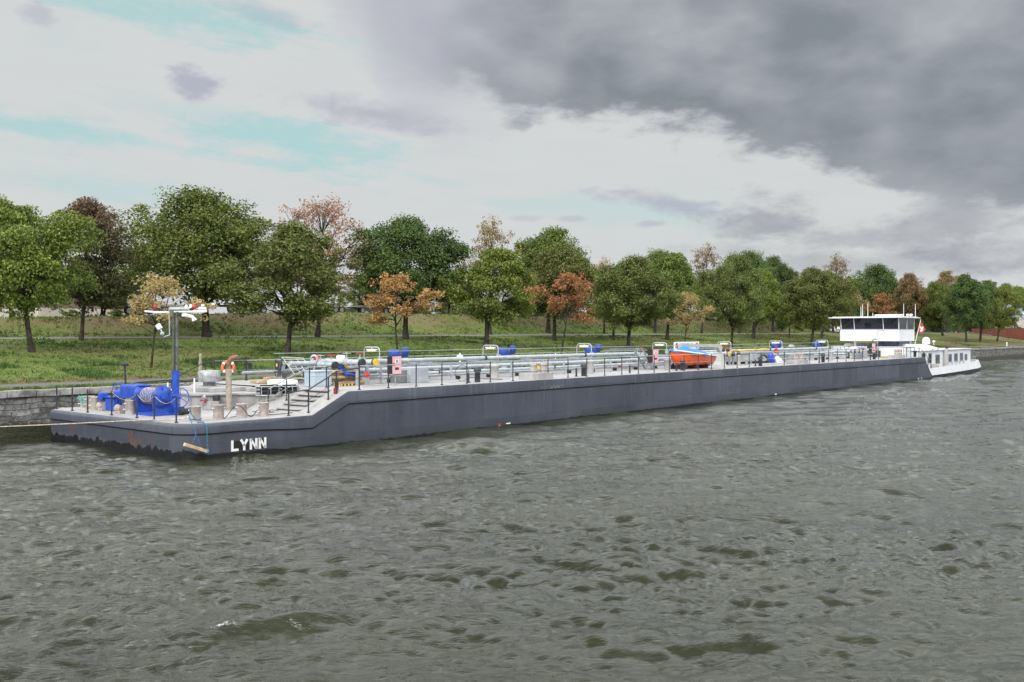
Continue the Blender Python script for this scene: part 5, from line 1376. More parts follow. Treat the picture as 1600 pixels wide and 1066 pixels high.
# deepwell pump motors, blue
def pump(x, y=8.9):
    o = MB().lathe((x, y, HD), [(.30, 0), (.30, .30), (.16, .34), (.16, .75), (.26, .78), (.26, 1.05)], 20).build('cargo_pump', PIPE, ship)
    PBLUE = mat('pump_blue', (.022, .060, .32), .5, var=.14, dirt=.3, dirtcol=(.02, .03, .10))
    MB().lathe((x - .05, y + .1, HD + .92), [(.28, 0), (.34, .04), (.34, .62), (.28, .70), (.08, .72)], 22).box((x - .02, y - .18, HD + 1.2), (.5, .3, .34), bev=.04).build('motor', PBLUE, o)
    q = Vector((x + .55, y - .25, HD + 1.18)); MB().lathe(q, [(.13, 0), (.19, .06), (.20, .28), (.24, .40), (.20, .54), (.05, .58)], 18).cyl((x, y, HD + 1.25), q + Vector((0, 0, .1)), .10, n=10).build('cooling_fan', PBLUE, o)
    MB().tube([(x, y, HD + .5), (x, y - 1.2, HD + .5), (x, y - 1.9, HD + .72)], .09, 10).build('discharge_pipe', PIPEL, o)
    return o
q0 = pump(19.1)
for x in (29.0, 38.9, 70.3, 80.3):
    c_ = q0.copy(); COL.objects.link(c_); c_.parent = ship; c_.location = q0.location + Vector((x - 19.1, 0, 0))
    for ch in list(q0.children): d_ = ch.copy(); COL.objects.link(d_); d_.parent = c_
# deck manifolds: cross pipes ending in blind flanges
def manifold(x, ycols, y0=3.1, y1=6.0, z=3.32, r=.125, cols=()):
    root = empty('manifold', (x, 4.5, HD)); root.parent = ship
    for k, (dx, cm) in enumerate(ycols):
        MB().cyl((x + dx, y0, z), (x + dx, y1 + 1.0, z), r, n=16).cyl((x + dx, y0 + .7, z), (x + dx, y0 + .76, z), r * 1.4, n=16).build('cross_pipe', PIPEL, root)
        MB().lathe((x + dx, y0 - .06, z), [(r * 1.55, 0), (r * 1.55, .06), (.02, .061)], 20, (0, 1, 0)).build('blind_flange', cm, root)
        MB().cyl((x + dx, y0 + .02, z), (x + dx, y0 + .10, z), r * 1.6, n=20).build('flange_ring', DARK, root)
        b = MB().lathe((x + dx, y0 + 1.2, z - .17), [(.10, 0), (.19, .05), (.19, .28), (.10, .34), (.04, .36), (.04, .60)], 14); b.build('valve_body', PIPE, root)
        handwheel((x + dx, y0 + 1.2, z + .45), (0, 0, 1), .20, root, REDP if k % 2 else GALV, 5)
    MB().box((x, y0 + .35, (HD + z) / 2 - .06), (.14, .14, z - HD - .1)).box((x + .6, y0 + .35, (HD + z) / 2 - .06), (.14, .14, z - HD - .1)).box((x + .2, y0 + .35, z - .2), (1.5, .1, .08)).build('stand', PIPE, root)
    return root
xm1 = PY(566, 567, 3.1).x; xm2 = PY(586.7, 567, 3.1).x
manifold(xm1, ((0, DARK), (xm2 - xm1, YEL)), z=PY(566, 567, 3.1).z)
xm3 = PY(1146, 545, 3.4).x; manifold(xm3, ((0, DARK), (.9, DARK), (-.8, YEL)), y0=3.4, z=3.25)
xm4 = hx(1338, 3.2); manifold(xm4, ((0, PIPEL), (1.1, YEL), (-1.1, PIPEL)), y0=3.2, z=3.1)
manifold(hx(536, 4.0), ((0, DARK), (.7, YEL)), y0=4.6, z=3.36, r=.11)
manifold(hx(1010, 5.0), ((0, GALV), (.8, GALV)), y0=4.6, z=3.3, r=.1)
# fore-and-aft stub with red valves at the fore end, and the black-capped end
pa, pb = PY(436, 563, 8.2), PY(505, 566, 8.2)
o = MB().cyl((pa.x, 8.2, 3.30), (pb.x + 7, 7.0, 3.30), .14, n=16).build('cargo_pipe', PIPE, ship)
MB().cyl((pa.x - .12, 8.25, 3.30), (pa.x + .1, 8.2, 3.30), .24, n=20).cyl((pa.x + .3, 8.18, 3.3), (pa.x + .4, 8.18, 3.3), .22, n=20).build('end_flange', DARK, o)
MB().box((pa.x - .13, 8.2, 3.30), (.03, .12, .16)).build('yellow_plate', YEL, o)
MB().box((pa.x + .1, 8.2, 2.8), (.2, .5, .9)).build('stand', PIPE, o)
for q in (496.5, 528.5):
    p = PY(q, 564.5, 6.6); MB().cyl((p.x - .16, 6.6, p.z), (p.x + .16, 6.6, p.z), .20, n=16).cyl((p.x, 6.6, p.z), (p.x, 6.6, p.z + .38), .04, n=8).build('red_valve', REDP, ship)
p = PY(532.5, 560.5, 6.4); MB().lathe((p.x, 6.4, p.z - .10), [(.20, 0), (.24, .03), (.24, .24), (.18, .28), (.02, .29)], 18, (0, 0, 1)).build('white_drum', SIGNW, ship)
p = PY(491, 561, 6.0); MB().torus((p.x, 6.0, p.z), (.8, .5, 0), .17, .06, 20, 8).cyl((p.x, 6.0, p.z - .15), (p.x, 6.0, HD), .06, n=8).build('ring_fitting', ALU, ship)
for (q, y_, yy) in ((573, 586.5, 3.0), (969, 571, 4.0)):
    p = PY(q, y_, yy); MB().lathe((p.x - .16, yy, p.z), [(.05, 0), (.12, .06), (.14, .16), (.12, .26), (.05, .32)], 12, (1, 0, 0)).cyl((p.x, yy, p.z), (p.x, yy, p.z + .18), .02, n=6).torus((p.x, yy, p.z + .18), (0, 0, 1), .10, .015, 16, 5).build('red_valve', REDP, ship)
MB().slab([(xm1 - .1, 4.2, HD + .45), (xm1 + .9, 4.2, HD + .30), (xm1 + .9, 4.9, HD + .55), (xm1 - .1, 4.9, HD + .85)], .12).build('blue_cover', BLUE, ship)
# valves with white caps along the top pipe
for q in (718.6, 868):
    p = PY(q, 556, 7.4); MB().cyl((p.x, 7.4, HD + .6), (p.x, 7.4, p.z - .1), .05, n=8).lathe((p.x, 7.4, p.z - .12), [(.14, 0), (.20, .03), (.20, .12), (.08, .17), (.03, .19), (.03, .30)], 14).build('pressure_valve', SIGNW, ship)
for (q0_, q1_, y0_, y1_, Yc, m_) in ((624, 641, 578, 595, 3.3, TREAD), (642, 669.5, 574, 593, 3.0, PIPE)):
    a_, c_ = PY(q0_, y1_, Yc), PY(q1_, y0_, Yc); MB().box(((a_.x + c_.x) / 2, Yc + .35, (HD + c_.z) / 2), (c_.x - a_.x, .7, c_.z - HD), bev=.02).build('deck_box', m_, ship)
for (q, yt, rr_) in ((773, 570, .24), (923, 563, .20), (1043, 561, .24), (1154, 555, .16), (1298, 549, .2), (1166.5, 560, .12)):
    p = PY(q, yt, 2.9); MB().lathe((p.x, 2.9, HD), [(rr_, 0), (rr_, p.z - HD - .12), (rr_ * 1.12, p.z - HD - .1), (rr_ * 1.12, p.z - HD - .04), (rr_ * .5, p.z - HD), (.01, p.z - HD + .01)], 20).build('tank_hatch', DECK, ship)
repeat_part(MB().lathe((20, 9.9, HD), [(.25, 0), (.25, .5), (.32, .52), (.32, .6), (.1, .66)], 16).build('tank_hatch', DECK, ship), [(5.1 * k, 0, 0) for k in range(1, 9)])
# hose loops and wires lying on pipes
for (cx, Yc, zc, rr_) in ((hx(722, 2.0), 2.0, HD + .45, .42),):
    MB().tube([Vector((cx + rr_ * 1.3 * math.cos(t), Yc, zc + rr_ * math.sin(t) + .0)) for t in [i * .3 for i in range(-2, 20)]] + [Vector((cx + 1.6, Yc - .3, HD + .1)), Vector((cx + 2.6, Yc - .6, HD + .03))], .018, 5).build('air_hose', DARK, ship)
b = MB(); a_ = PY(650, 585, 1.6); pts = []
for i in range(22): pts.append(Vector((a_.x - 3.5 + i * .5, 1.6 + .3 * math.sin(i * .8), HD + .03 + .04 * abs(math.sin(i * 1.3)))))
b.tube(pts, .018, 5)
b.build('air_hose', PIPE, ship)
# loops of dark hose on the bow deck
b = MB()
b.tube([Vector((3.0 + .45 * i, 1.5 + .25 * math.sin(i * .9), HB + .03)) for i in range(8)], .016, 5)
p = PH(372, 655, HB); b.tube([p + Vector((-.5 + .06 * i, .25 - .015 * i, .05 + .5 * abs(math.sin(i * .17)) ** 1.5)) for i in range(24)], .018, 5)
p = PH(460, 640, HB); b.tube([Vector((p.x + .75 * math.cos(t), p.y + .4 * math.sin(t), HB + .35 + .25 * math.sin(t + 1))) for t in [i * .3 for i in range(16)]], .022, 5)
for k in range(5): b.tube([Vector((5.3 + .45 * i, 2.2 + .3 * k + .12 * math.sin(i * .8 + k), max(T(5.3 + .45 * i), HB) + .02)) for i in range(2 + k % 2)], .014, 4)
b.build('deck_hose', DARK, ship)

# --- warning boards: black side, pink front
def pinkboard(q0_, q1_, q2_, y0_, y1_, Yc):
    a_, m_, c_ = PY(q0_, y0_, Yc), PY(q1_, y0_, Yc), PY(q2_, y1_, Yc); w = c_.x - m_.x; h = a_.z - c_.z
    xc, zc = (m_.x + c_.x) / 2, (a_.z + c_.z) / 2
    r = MB().box(((a_.x + m_.x) / 2 - .003, Yc + .02, zc), (m_.x - a_.x, .05, h)).build('warning_board', RUBBER, ship)
    MB().box((xc, Yc, zc), (w, .05, h), bev=.008).build('pink_panel', PINK, r)
    MB().box((xc - w * .02, Yc - .030, zc + h * .24), (w * .42, .012, h * .20)).build('pictogram', SIGNW, r)
    b = MB().torus((xc - w * .02, Yc - .040, zc + h * .24), (0, 1, 0), min(w, h) * .10, .012, 18, 6); b.cyl((xc - w * .08, Yc - .04, zc + h * .19), (xc + w * .04, Yc - .04, zc + h * .29), .010, n=6); b.box((xc - w * .02, Yc - .030, zc - h * .2), (w * .42, .012, h * .14)); b.build('pictogram', DARK, r)
    MB().lathe((xc - w * .42, Yc - .05, zc + .0), [(.05, 0), (.06, .04), (.05, .10), (.02, .13)], 10, (0, 0, 1)).build('alarm_button', REDP, r)
    MB().cyl((xc - w * .1, Yc + .05, HD), (xc - w * .1, Yc + .05, zc), .025, n=8).cyl((a_.x + .1, Yc + .08, HD), (a_.x + .1, Yc + .08, zc), .025, n=8).build('post', GALV, r)
pinkboard(606, 613, 626.7, 557.5, 584, 2.6); pinkboard(1012.5, 1020, 1028.5, 546.5, 566.5, 3.0); pinkboard(1358, 1362.5, 1367.5, 537, 552.5, 3.0)
# --- white board with prohibition signs, facing outboard
a_, c_ = PY(1053, 534.5, 9.0), PY(1092, 545, 9.0); xc, zc, w, h = (a_.x + c_.x) / 2, (a_.z + c_.z) / 2, c_.x - a_.x, a_.z - c_.z
sb = MB().box((xc, 9.0, zc), (w, .05, h), bev=.008).build('sign_board', SIGNW, ship)
MB().cyl((a_.x + .4, 9.05, HD), (a_.x + .4, 9.05, zc), .03, n=8).cyl((c_.x - .4, 9.05, HD), (c_.x - .4, 9.05, zc), .03, n=8).build('post', GALV, sb)
for dx in (-.40, .40):
    MB().torus((xc + dx * w, 8.965, zc), (0, 1, 0), h * .33, .035, 22, 6).cyl((xc + dx * w - h * .22, 8.965, zc + h * .22), (xc + dx * w + h * .22, 8.965, zc - h * .22), .03, n=6).build('prohibition_ring', REDP, sb)
    MB().box((xc + dx * w, 8.970, zc), (h * .12, .006, h * .42)).build('pictogram', RUBBER, sb)
b = MB()
for row, hh in ((.24, .17), (-.02, .12), (-.22, .10)):
    x = -.29 * w
    random.seed(int(row * 100) + 50)
    while x < .27 * w:
        lw_ = random.uniform(.05, .10); b.box((xc + x, 8.970, zc + row * h), (lw_, .006, hh * h)); x += lw_ + random.uniform(.03, .09)
b.build('lettering', mat('sign_grey', (.30, .31, .33), .7), sb)

# --- boat crane
p = PY(1124.5, 570, 3.4); cx_ = p.x; zt = PY(1124.5, 541, 3.4).z
cr_ = MB(); 
cr_.add([(cx_ - .42, 3.0, HD), (cx_ + .42, 3.0, HD), (cx_ + .42, 3.8, HD), (cx_ - .42, 3.8, HD), (cx_ - .11, 3.28, HD + 1.05), (cx_ + .11, 3.28, HD + 1.05), (cx_ + .11, 3.52, HD + 1.05), (cx_ - .11, 3.52, HD + 1.05)], [(0, 3, 2, 1), (4, 5, 6, 7), (0, 1, 5, 4), (1, 2, 6, 5), (2, 3, 7, 6), (3, 0, 4, 7)])
cr_.box((cx_, 3.4, (HD + 1.0 + zt) / 2), (.24, .26, zt - HD - .95)).add([(cx_ - .55, 3.26, zt - .02), (cx_ + .18, 3.26, zt - .02), (cx_ + .13, 3.26, zt - .45), (cx_ - .12, 3.26, zt - .45), (cx_ - .55, 3.54, zt - .02), (cx_ + .18, 3.54, zt - .02), (cx_ + .13, 3.54, zt - .45), (cx_ - .12, 3.54, zt - .45)], [(0, 1, 2, 3), (7, 6, 5, 4), (0, 4, 5, 1), (1, 5, 6, 2), (2, 6, 7, 3), (3, 7, 4, 0)])
CRANE = mat('crane_grey', (.44, .44, .42), .6, var=.08, scale=2, dirt=.25, dirtcol=(.2, .19, .17))
crn = cr_.build('boat_crane', CRANE, ship, recalc=True)
e0 = PY(1063, 540.5, 3.4); MB().box(((e0.x + cx_ + .1) / 2, 3.4, (e0.z + zt) / 2 + .02), (cx_ + .1 - e0.x, .26, .27), M=Matrix.Rotation(math.atan2(e0.z - zt, cx_ - e0.x) * 1.0, 3, 'Y'), bev=.02).build('jib', CRANE, crn)
MB().cyl((e0.x + 1.6, 3.4, e0.z - .1), (e0.x + 1.6, 3.4, e0.z - .5), .01, n=5).cyl((e0.x + 1.6, 3.4, e0.z - .5), (e0.x + 1.6, 3.4, e0.z - .62), .05, n=8).build('hoist_hook', DARK, crn)
# --- inclined ladder down from the catwalk
l0, l1 = PY(1003.5, 549, 3.2), PY(1020, 574, 3.2)
b = MB(); dY = .72
for yy in (3.2, 3.2 + dY): b.slab([(l0.x, yy, l0.z), (l1.x, yy, HD + .02), (l1.x + .22, yy, HD + .02), (l0.x + .22, yy, l0.z)], .04)
for k in range(8):
    t = (k + .5) / 8; b.box((lerp(l0.x, l1.x, t) + .1, 3.2 + dY / 2, lerp(l0.z, HD, t)), (.20, dY, .03))
b.build('ladder', GALV, ship)
b = MB(); l0, l1 = PY(1222, 549, 3.0), PY(1238, 568, 3.0)
for yy in (3.0, 3.7): b.slab([(l0.x, yy, l0.z), (l1.x, yy, HD + .02), (l1.x + .22, yy, HD + .02), (l0.x + .22, yy, l0.z)], .04)
for k in range(6):
    t = (k + .5) / 6; b.box((lerp(l0.x, l1.x, t) + .1, 3.35, lerp(l0.z, HD, t)), (.20, .7, .03))
b.build('ladder', GALV, ship)
b = MB(); b.box(((hx(955, 6.4) + hx(993, 6.4)) / 2, 6.4, 3.72), (4.4, .7, .04)).box(((hx(955, 6.4) + hx(993, 6.4)) / 2, 6.1, 3.8), (4.4, .04, .12)); 
b.build('platform', TREAD, ship)
# --- hose tray
t0, t1 = PY(1151, 559, 4.0), PY(1206, 548.5, 4.0)
tray = MB().box(((t0.x + t1.x) / 2, 4.9, (HD + t1.z) / 2 + .08), (t1.x - t0.x, 1.7, t1.z - HD - .18), bev=.02).build('hose_tray', DECK, ship)
MB().box(((t0.x + t1.x) / 2, 4.9, HD + .05), (t1.x - t0.x - .4, 1.5, .1)).build('tray_feet', RUBBER, tray)
MB().box(((t0.x + t1.x) / 2, 3.98, t1.z - .12), (t1.x - t0.x + .1, .06, .08)).build('tray_rim', GALV, tray)
# --- clutter further aft: engine-house front gear
def at_(q, y_, Yc): return PY(q, y_, Yc)
p = at_(1195, 566, 1.6); MB().tube([Vector((p.x + .55 * math.cos(t), 1.6 + .2 * math.sin(t * .5), HD + .42 + .38 * math.sin(t))) for t in [i * .35 for i in range(-1, 11)]], .10, 8).build('thick_hose', mat('hose_darkblue', (.04, .06, .09), .6), ship)
p = at_(1204, 560, 2.2); MB().lathe((p.x, 2.2, HD + .2), [(.20, 0), (.26, .05), (.26, .62), (.2, .70), (.05, .72)], 18).box((p.x + .3, 2.2, HD + .25), (.5, .4, .3), bev=.03).build('blue_pump', BLUE, ship)
p = at_(1215, 566, 2.0); MB().lathe((p.x, 2.0, HD + .12), [(.18, 0), (.22, .06), (.22, .40), (.08, .5), (.03, .52)], 16).cyl((p.x + .5, 2.0, HD + .2), (p.x + .5, 2.0, HD + .42), .16, n=14).tube([(p.x - .3, 1.9, HD + .06), (p.x + .4, 1.7, HD + .12), (p.x + 1.0, 2.0, HD + .05)], .05, 8).build('filter', SIGNW, ship)
MB().cyl((hx(1212, 5.0), 5.0, 3.3), (hx(1212, 5.0) + .3, 5.0, 3.3), .20, n=16).cyl((hx(1213, 5), 5, 3.2), (hx(1213, 5), 5, 3.85), .05, n=8).build('red_valve', REDP, ship)
MB().lathe((hx(1134, 6.0), 6.0, 3.35), [(.1, 0), (.2, .1), (.2, .3), (.08, .38)], 14, (1, 0, 0)).cyl((hx(1134, 6), 6, 3.4), (hx(1134, 6), 6, 3.9), .04, n=8).build('red_valve', REDP, ship)
MB().lathe((hx(1245, 8), 8.6, HD), [(.28, 0), (.28, 1.1), (.36, 1.12), (.36, 1.22), (.2, 1.38), (.05, 1.42)], 18).build('vent_cowl', GALV, ship)
MB().box((hx(1178, 2.5), 2.5, HD + .62), (1.0, .3, .5), bev=.02).build('deck_box', PIPE, ship)
for k in range(9):
    x = hx(1326 + 4.4 * k, 4.2); MB().lathe((x, 4.2 + .3 * (k % 3), HD), [(.10, 0), (.10, .5), (.17, .55), (.17, .78), (.06, .86), (.03, 1.0)], 12).build('valve', BUFF, ship)
for k, (q, yy, s_, m_) in enumerate(((1340, 2.6, (.9, .6, .55), TREAD), (1346, 5.5, (1.0, .6, 1.0), BLUE), (1352, 3.0, (.35, .35, .8), GALV), (1362, 5.2, (.8, .8, 1.3), DARK), (1379, 4.5, (.5, .5, .9), BLUE), (1387, 4.2, (.5, .6, .8), DARK), (1392, 6.0, (1.2, 1.0, .7), PIPE), (1371, 3.6, (.6, .5, .7), DARK))):
    x = hx(q, yy); MB().box((x, yy, HD + s_[2] / 2), s_, bev=.04).cyl((x, yy, HD + s_[2]), (x, yy, HD + s_[2] + .22), .06, n=8).build('machinery_box', m_, ship)
for k in range(7):
    x = hx(1318 + 11 * k, 5.8); MB().tube([(x, 5.8, HD), (x, 5.8, HD + .95), (x + .3, 5.4, HD + 1.05), (x + .7, 4.8, HD + .7)], .045, 8).build('bent_pipe', SIGNW, ship)
MB().tube([(hx(1364, 3), 3.1, 3.2), (hx(1365, 3), 3.1, 4.15), (hx(1368, 3), 3.1, 4.3), (hx(1371, 3), 3.1, 4.28)], .05, 8).build('hose_crane', DARK, ship)
MB().tube([(hx(1371.5, 3.4), 3.4, HD), (hx(1371.5, 3.4), 3.4, 5.1), (hx(1372, 3.4), 3.4, 5.2), (hx(1381, 3.4), 3.4, 5.2)], .025, 6).build('davit_post', GALV, ship)

# --- stern: engine-room house, wheelhouse
stern_out = [(89.0, .30), (97, .30), (104, .40), (111, .75), (115, 1.5), (117.2, 3.2), (118.0, 5.4)]
so_ = stern_out + [(x, BEAM - y) for x, y in reversed(stern_out)]
def sband(z0f, z1f, o0, o1, m, name, close=False):
    b = MB(); vs = []
    for (x, y) in so_:
        k = 1 if y < BEAM / 2 else -1; f = ss(105, 118, x)
        vs.append((x - o0 * f, y + k * o0, z0f(x))); vs.append((x - o1 * f, y + k * o1, z1f(x)))
    n = len(so_)
    b.add(vs, [(2 * i, 2 * i + 1, 2 * i + 3, 2 * i + 2) for i in range(n - 1)], True)
    return b.build(name, m, ship, recalc=False)
zl = lambda x: .22 + .012 * (x - 89); zu = lambda x: .98 + .018 * (x - 89)
sh = mat('stern_paint', (.06, .065, .08), .55, var=.2, dirt=.3)
b = MB(); n = len(so_); lv = [(-1.0, .5), (0.0, .12), (None, 0)]
vs = []
for (x, y) in so_:
    k = 1 if y < BEAM / 2 else -1
    for z, o_ in lv: f = ss(105, 118, x); vs.append((x - o_ * 2 * f, y + k * o_, zl(x) if z is None else z))
b.add(vs, [(3 * i + j, 3 * i + j + 1, 3 * i + j + 4, 3 * i + j + 3) for i in range(n - 1) for j in range(2)], True)
b.build('stern_hull', sh, ship)
b = MB(); vs = []
for (x, y) in so_:
    k = 1 if y < BEAM / 2 else -1; f = ss(105, 118, x)
    for (z, o_) in ((zl(x), -.03), (zu(x), .10 + .15 * f), (zu(x), .20 + .15 * f), (zl(x) + .3, .12)): vs.append((x - max(o_, 0) * 1.5 * f, y + k * o_, z))
b.add(vs, [(4 * i + j, 4 * i + j + 1, 4 * i + j + 5, 4 * i + j + 4) for i in range(n - 1) for j in range(3)])
b.build('bulwark', SHIPW, ship)
b = MB(); b.add([(x - .2 * ss(105, 118, x), y + (.12 if y < BEAM / 2 else -.12), .70) for x, y in so_], [tuple(range(n))]); b.build('stern_deck', DECK, ship)
# end wall of the cargo section (slanted) and stair
HZ = 2.94
house = MB().box((98.6, 6.25, (.7 + HZ) / 2), (19.0, 10.7, HZ - .7), bev=.03).build('stern_house', SHIPW, ship)
MB().box((98.6, 6.25, HZ + .04), (19.3, 11.0, .08), bev=.02).build('roof', SHIPW, house)
up_ = MB(); up_.add([(90.2, 2.4, HZ + .08), (101.5, 2.4, HZ + .08), (101.5, 10.2, HZ + .08), (90.2, 10.2, HZ + .08), (90.2, 2.9, 3.72), (97.5, 2.9, 3.60), (97.5, 9.7, 3.60), (90.2, 9.7, 3.72)], [(0, 3, 2, 1), (4, 5, 6, 7), (0, 1, 5, 4), (1, 2, 6, 5), (2, 3, 7, 6), (3, 0, 4, 7)])
up_.build('engine_casing', SHIPW, ship)
def swin(q0_, q1_, y0_, y1_, Yc=.885):
    a_, c_ = PY(q0_, y0_, Yc), PY(q1_, y1_, Yc); xc, zc, w, h = (a_.x + c_.x) / 2, (a_.z + c_.z) / 2, c_.x - a_.x, a_.z - c_.z
    f = MB().box((xc, Yc, zc), (w + .16, .03, h + .16), bev=.01).build('window', GALV, house)
    MB().box((xc, Yc - .012, zc), (w, .02, h), bev=.005).build('pane', mat('cabin_glass', (.10, .11, .14), .10, var=.3, scale=1.5, spec=.6), f)
for w_ in ((1461.8, 1468, 555, 567.5), (1482, 1487, 554, 564.5), (1491, 1496, 553, 563.5), (1500, 1504.5, 552.3, 562.5), (1507.5, 1511, 554, 562)): swin(*w_)
a_, c_ = PY(1451, 552.5, .88), PY(1455.5, 567, .88); MB().box(((a_.x + c_.x) / 2, .88, (a_.z + c_.z) / 2), (c_.x - a_.x, .04, a_.z - c_.z)).build('door', DARK, house)
p = PY(1477, 570, .7); MB().cyl((p.x, .66, .75), (p.x, .66, HZ + .15), .20, n=16).build('funnel', CRANE, ship)
MB().box((p.x + .6, .7, HZ + .32), (.3, .3, .3), bev=.05).cyl((p.x + .45, .7, HZ), (p.x + .5, .7, HZ + .3), .04, n=8).build('search_light', DARK, ship)
for q in (1458, 1466): MB().box((hx(q, .6), .62, HZ - .0 + .18), (.3, .2, .12), bev=.03).build('vent', GALV, ship)
# low rail and gear on the stern side deck
railing([(hx(q, .5), .52, .95 + .02 * k) for k, q in enumerate((1476, 1482, 1488, 1494, 1500, 1506))], H=.5, m_post=GALV, m_rail=GALV, mid=(), r=.025)
MB().box((hx(1460, .6), .6, 1.05), (.8, .35, .8), bev=.03).box((hx(1464, .6), .6, 1.0), (.5, .35, .6), bev=.03).build('gas_locker', CREAM, ship)
MB().box((hx(1511, 1.3), 1.3, 1.5), (.9, .5, .8), bev=.05).build('deck_locker', SHIPW, ship)
railing([(hx(1516, 1.4), 1.4, .95), (hx(1521, 1.8), 1.8, 1.0), (hx(1524, 2.4), 2.4, 1.05), (116.4, 4.2, 1.1), (116.8, 6.2, 1.1)], H=.80, m_post=GALV, m_rail=GALV, mid=(.5,), r=.022)
# steps down beside the slanted end wall
railing([(87.2, .45, HD), (88.7, .45, 1.9), (90.2, .45, 1.2), (91.2, .45, .95)], H=1.0, m_post=DARK, m_rail=GALV, mid=(.5,), r=.028)
MB().box((88.9, 1.2, 1.3), (2.2, .9, .06), M=Matrix.Rotation(.5, 3, 'Y')).build('stair', DECK, ship)
MB().box((89.3, .62, 1.95), (.30, .3, 1.5), bev=.03).build('post_box', DARK, ship)
# accommodation front with a rounded near corner
ap = [(87.2, 3.3), (87.35, 2.6), (87.8, 2.1), (88.6, 1.9), (90.6, 1.9), (90.6, 10.6), (88.6, 10.6), (87.8, 10.4), (87.35, 9.9), (87.2, 9.2)]
acc = MB().prism(ap, HD - .1, 3.38).build('front_house', SHIPW, ship)
MB().prism([(x - .06 if x < 88.6 else x, y + (-.06 if y < 6 else .06)) for x, y in ap], 3.38, 3.43).build('roof', SHIPW, acc)
# lifting column
MB().prism([(89.2, 3.2), (92.4, 3.2), (92.4, 5.6), (89.2, 5.6)], 3.43, 4.04).build('wheelhouse_base', mat('tinted_panel', (.12, .13, .19), .35, var=.3, scale=1.5), ship)
MB().cyl((88.6, 7.9, 3.0), (88.6, 7.9, 4.05), .16).cyl((92.8, 3.2, 3.4), (92.8, 3.2, 4.05), .12).build('strut', SHIPW, ship)
wh = empty('wheelhouse', (90, 6, 4.02)); wh.parent = ship
Xf, Xr, Yn, Yf, z0, z1, z2 = 87.7, 92.7, 2.7, 9.3, 4.03, 5.32, 6.60
MB().prism([(Xf, Yn), (Xr, Yn), (Xr, Yf), (Xf, Yf)], z0, z1).build('wall', SHIPW, wh)
MB().box(((Xf + Xr) / 2, (Yn + Yf) / 2, z1 + .02), (Xr - Xf + .05, Yf - Yn + .05, .05)).build('sill', mat('sill_grey', (.42, .44, .50), .5), wh)
SL = .22          # front and near windows lean outward
gm = MB(); c4 = [(Xf + .04, Yn + .04), (Xr - .04, Yn + .04), (Xr - .04, Yf - .04), (Xf + .04, Yf - .04)]; c5 = [(Xf - .14, Yn + .02), (Xr - .04, Yn + .02), (Xr - .04, Yf - .02), (Xf - .14, Yf - .02)]
gv = [(x, y, z1 + .045) for x, y in c4] + [(x, y, z2) for x, y in c5]
INT = mat('cabin_interior', (.10, .10, .11), .7, var=.2)
TG = bpy.data.materials.new('tinted_window'); TG.use_nodes = True
_b = TG.node_tree.nodes['Principled BSDF']; _b.inputs['Base Color'].default_value = (.022, .025, .034, 1); _b.inputs['Roughness'].default_value = .04; _b.inputs['Alpha'].default_value = .86
for f in ((0, 1, 5, 4), (1, 2, 6, 5), (2, 3, 7, 6), (3, 0, 4, 7)):
    MB().add([gv[i] for i in f], [(0, 1, 2, 3)]).build('window', TG, wh)
def mull(pa_, pb_, w=.07): return MB().tube([pa_, pb_], w, 4).build('mullion', SHIPW if w > .03 else GALV, wh)
for q in (1314.6, 1335.2, 1380.5, 1405.4):
    pb0 = PX(q, 513, Xf + .02); pt0 = PX(q - (1.0 if q > 1320 else .0), 497, Xf - .16); mull((Xf + .02, min(max(pb0.y, Yn + .04), Yf - .04), z1 + .03), (Xf - .16, min(max(pb0.y + .02, Yn + .02), Yf), z2), .055)
for x in (90.2, Xr - .04): mull((x, Yn + .03, z1 + .03), (x, Yn + .01, z2), .05)
for y in (4.9, 7.1, Yf - .04): mull((Xr - .04, y, z1 + .03), (Xr - .04, y, z2), .05)
RZ = z2
rp = [(Xf - .75, Yn - .2), (Xf - .4, Yn - .45), (Xr + .7, Yn - .45), (Xr + .7, Yf + .4), (Xf + .6, Yf + 1.25), (Xf - .75, Yf + 1.05)]
roof = MB().prism(rp, RZ, RZ + .10).build('roof', SHIPW, wh)
MB().prism([(x + (.25 if x < 90 else -.25), y + (.25 if y < 6 else -.35)) for x, y in rp], RZ + .10, RZ + .17).build('roof_top', SHIPW, roof)
MB().box((90, 6, RZ - .02), (4.6, 6.2, .04)).build('ceiling', INT, wh)
MB().box((88.9, 6, z1 + .1), (.9, 5.4, .45), bev=.05).build('console', INT, wh); 
ch_ = MB().box((90.6, 6, z1 + .1), (.6, .6, .2), bev=.05).box((90.85, 6, z1 + .5), (.14, .55, .7), bev=.05); ch_.build('helm_chair', INT, wh)
MB().box((89.2, 7.6, z1 + .35), (.1, .8, .5), bev=.03).box((89.2, 4.6, z1 + .35), (.1, .7, .45), bev=.03).build('monitor', RUBBER, wh)
MB().box((88.1, 8.3, z1 + .1), (.2, 1.1, .25), bev=.03).build('paper_roll', SIGNW, wh)
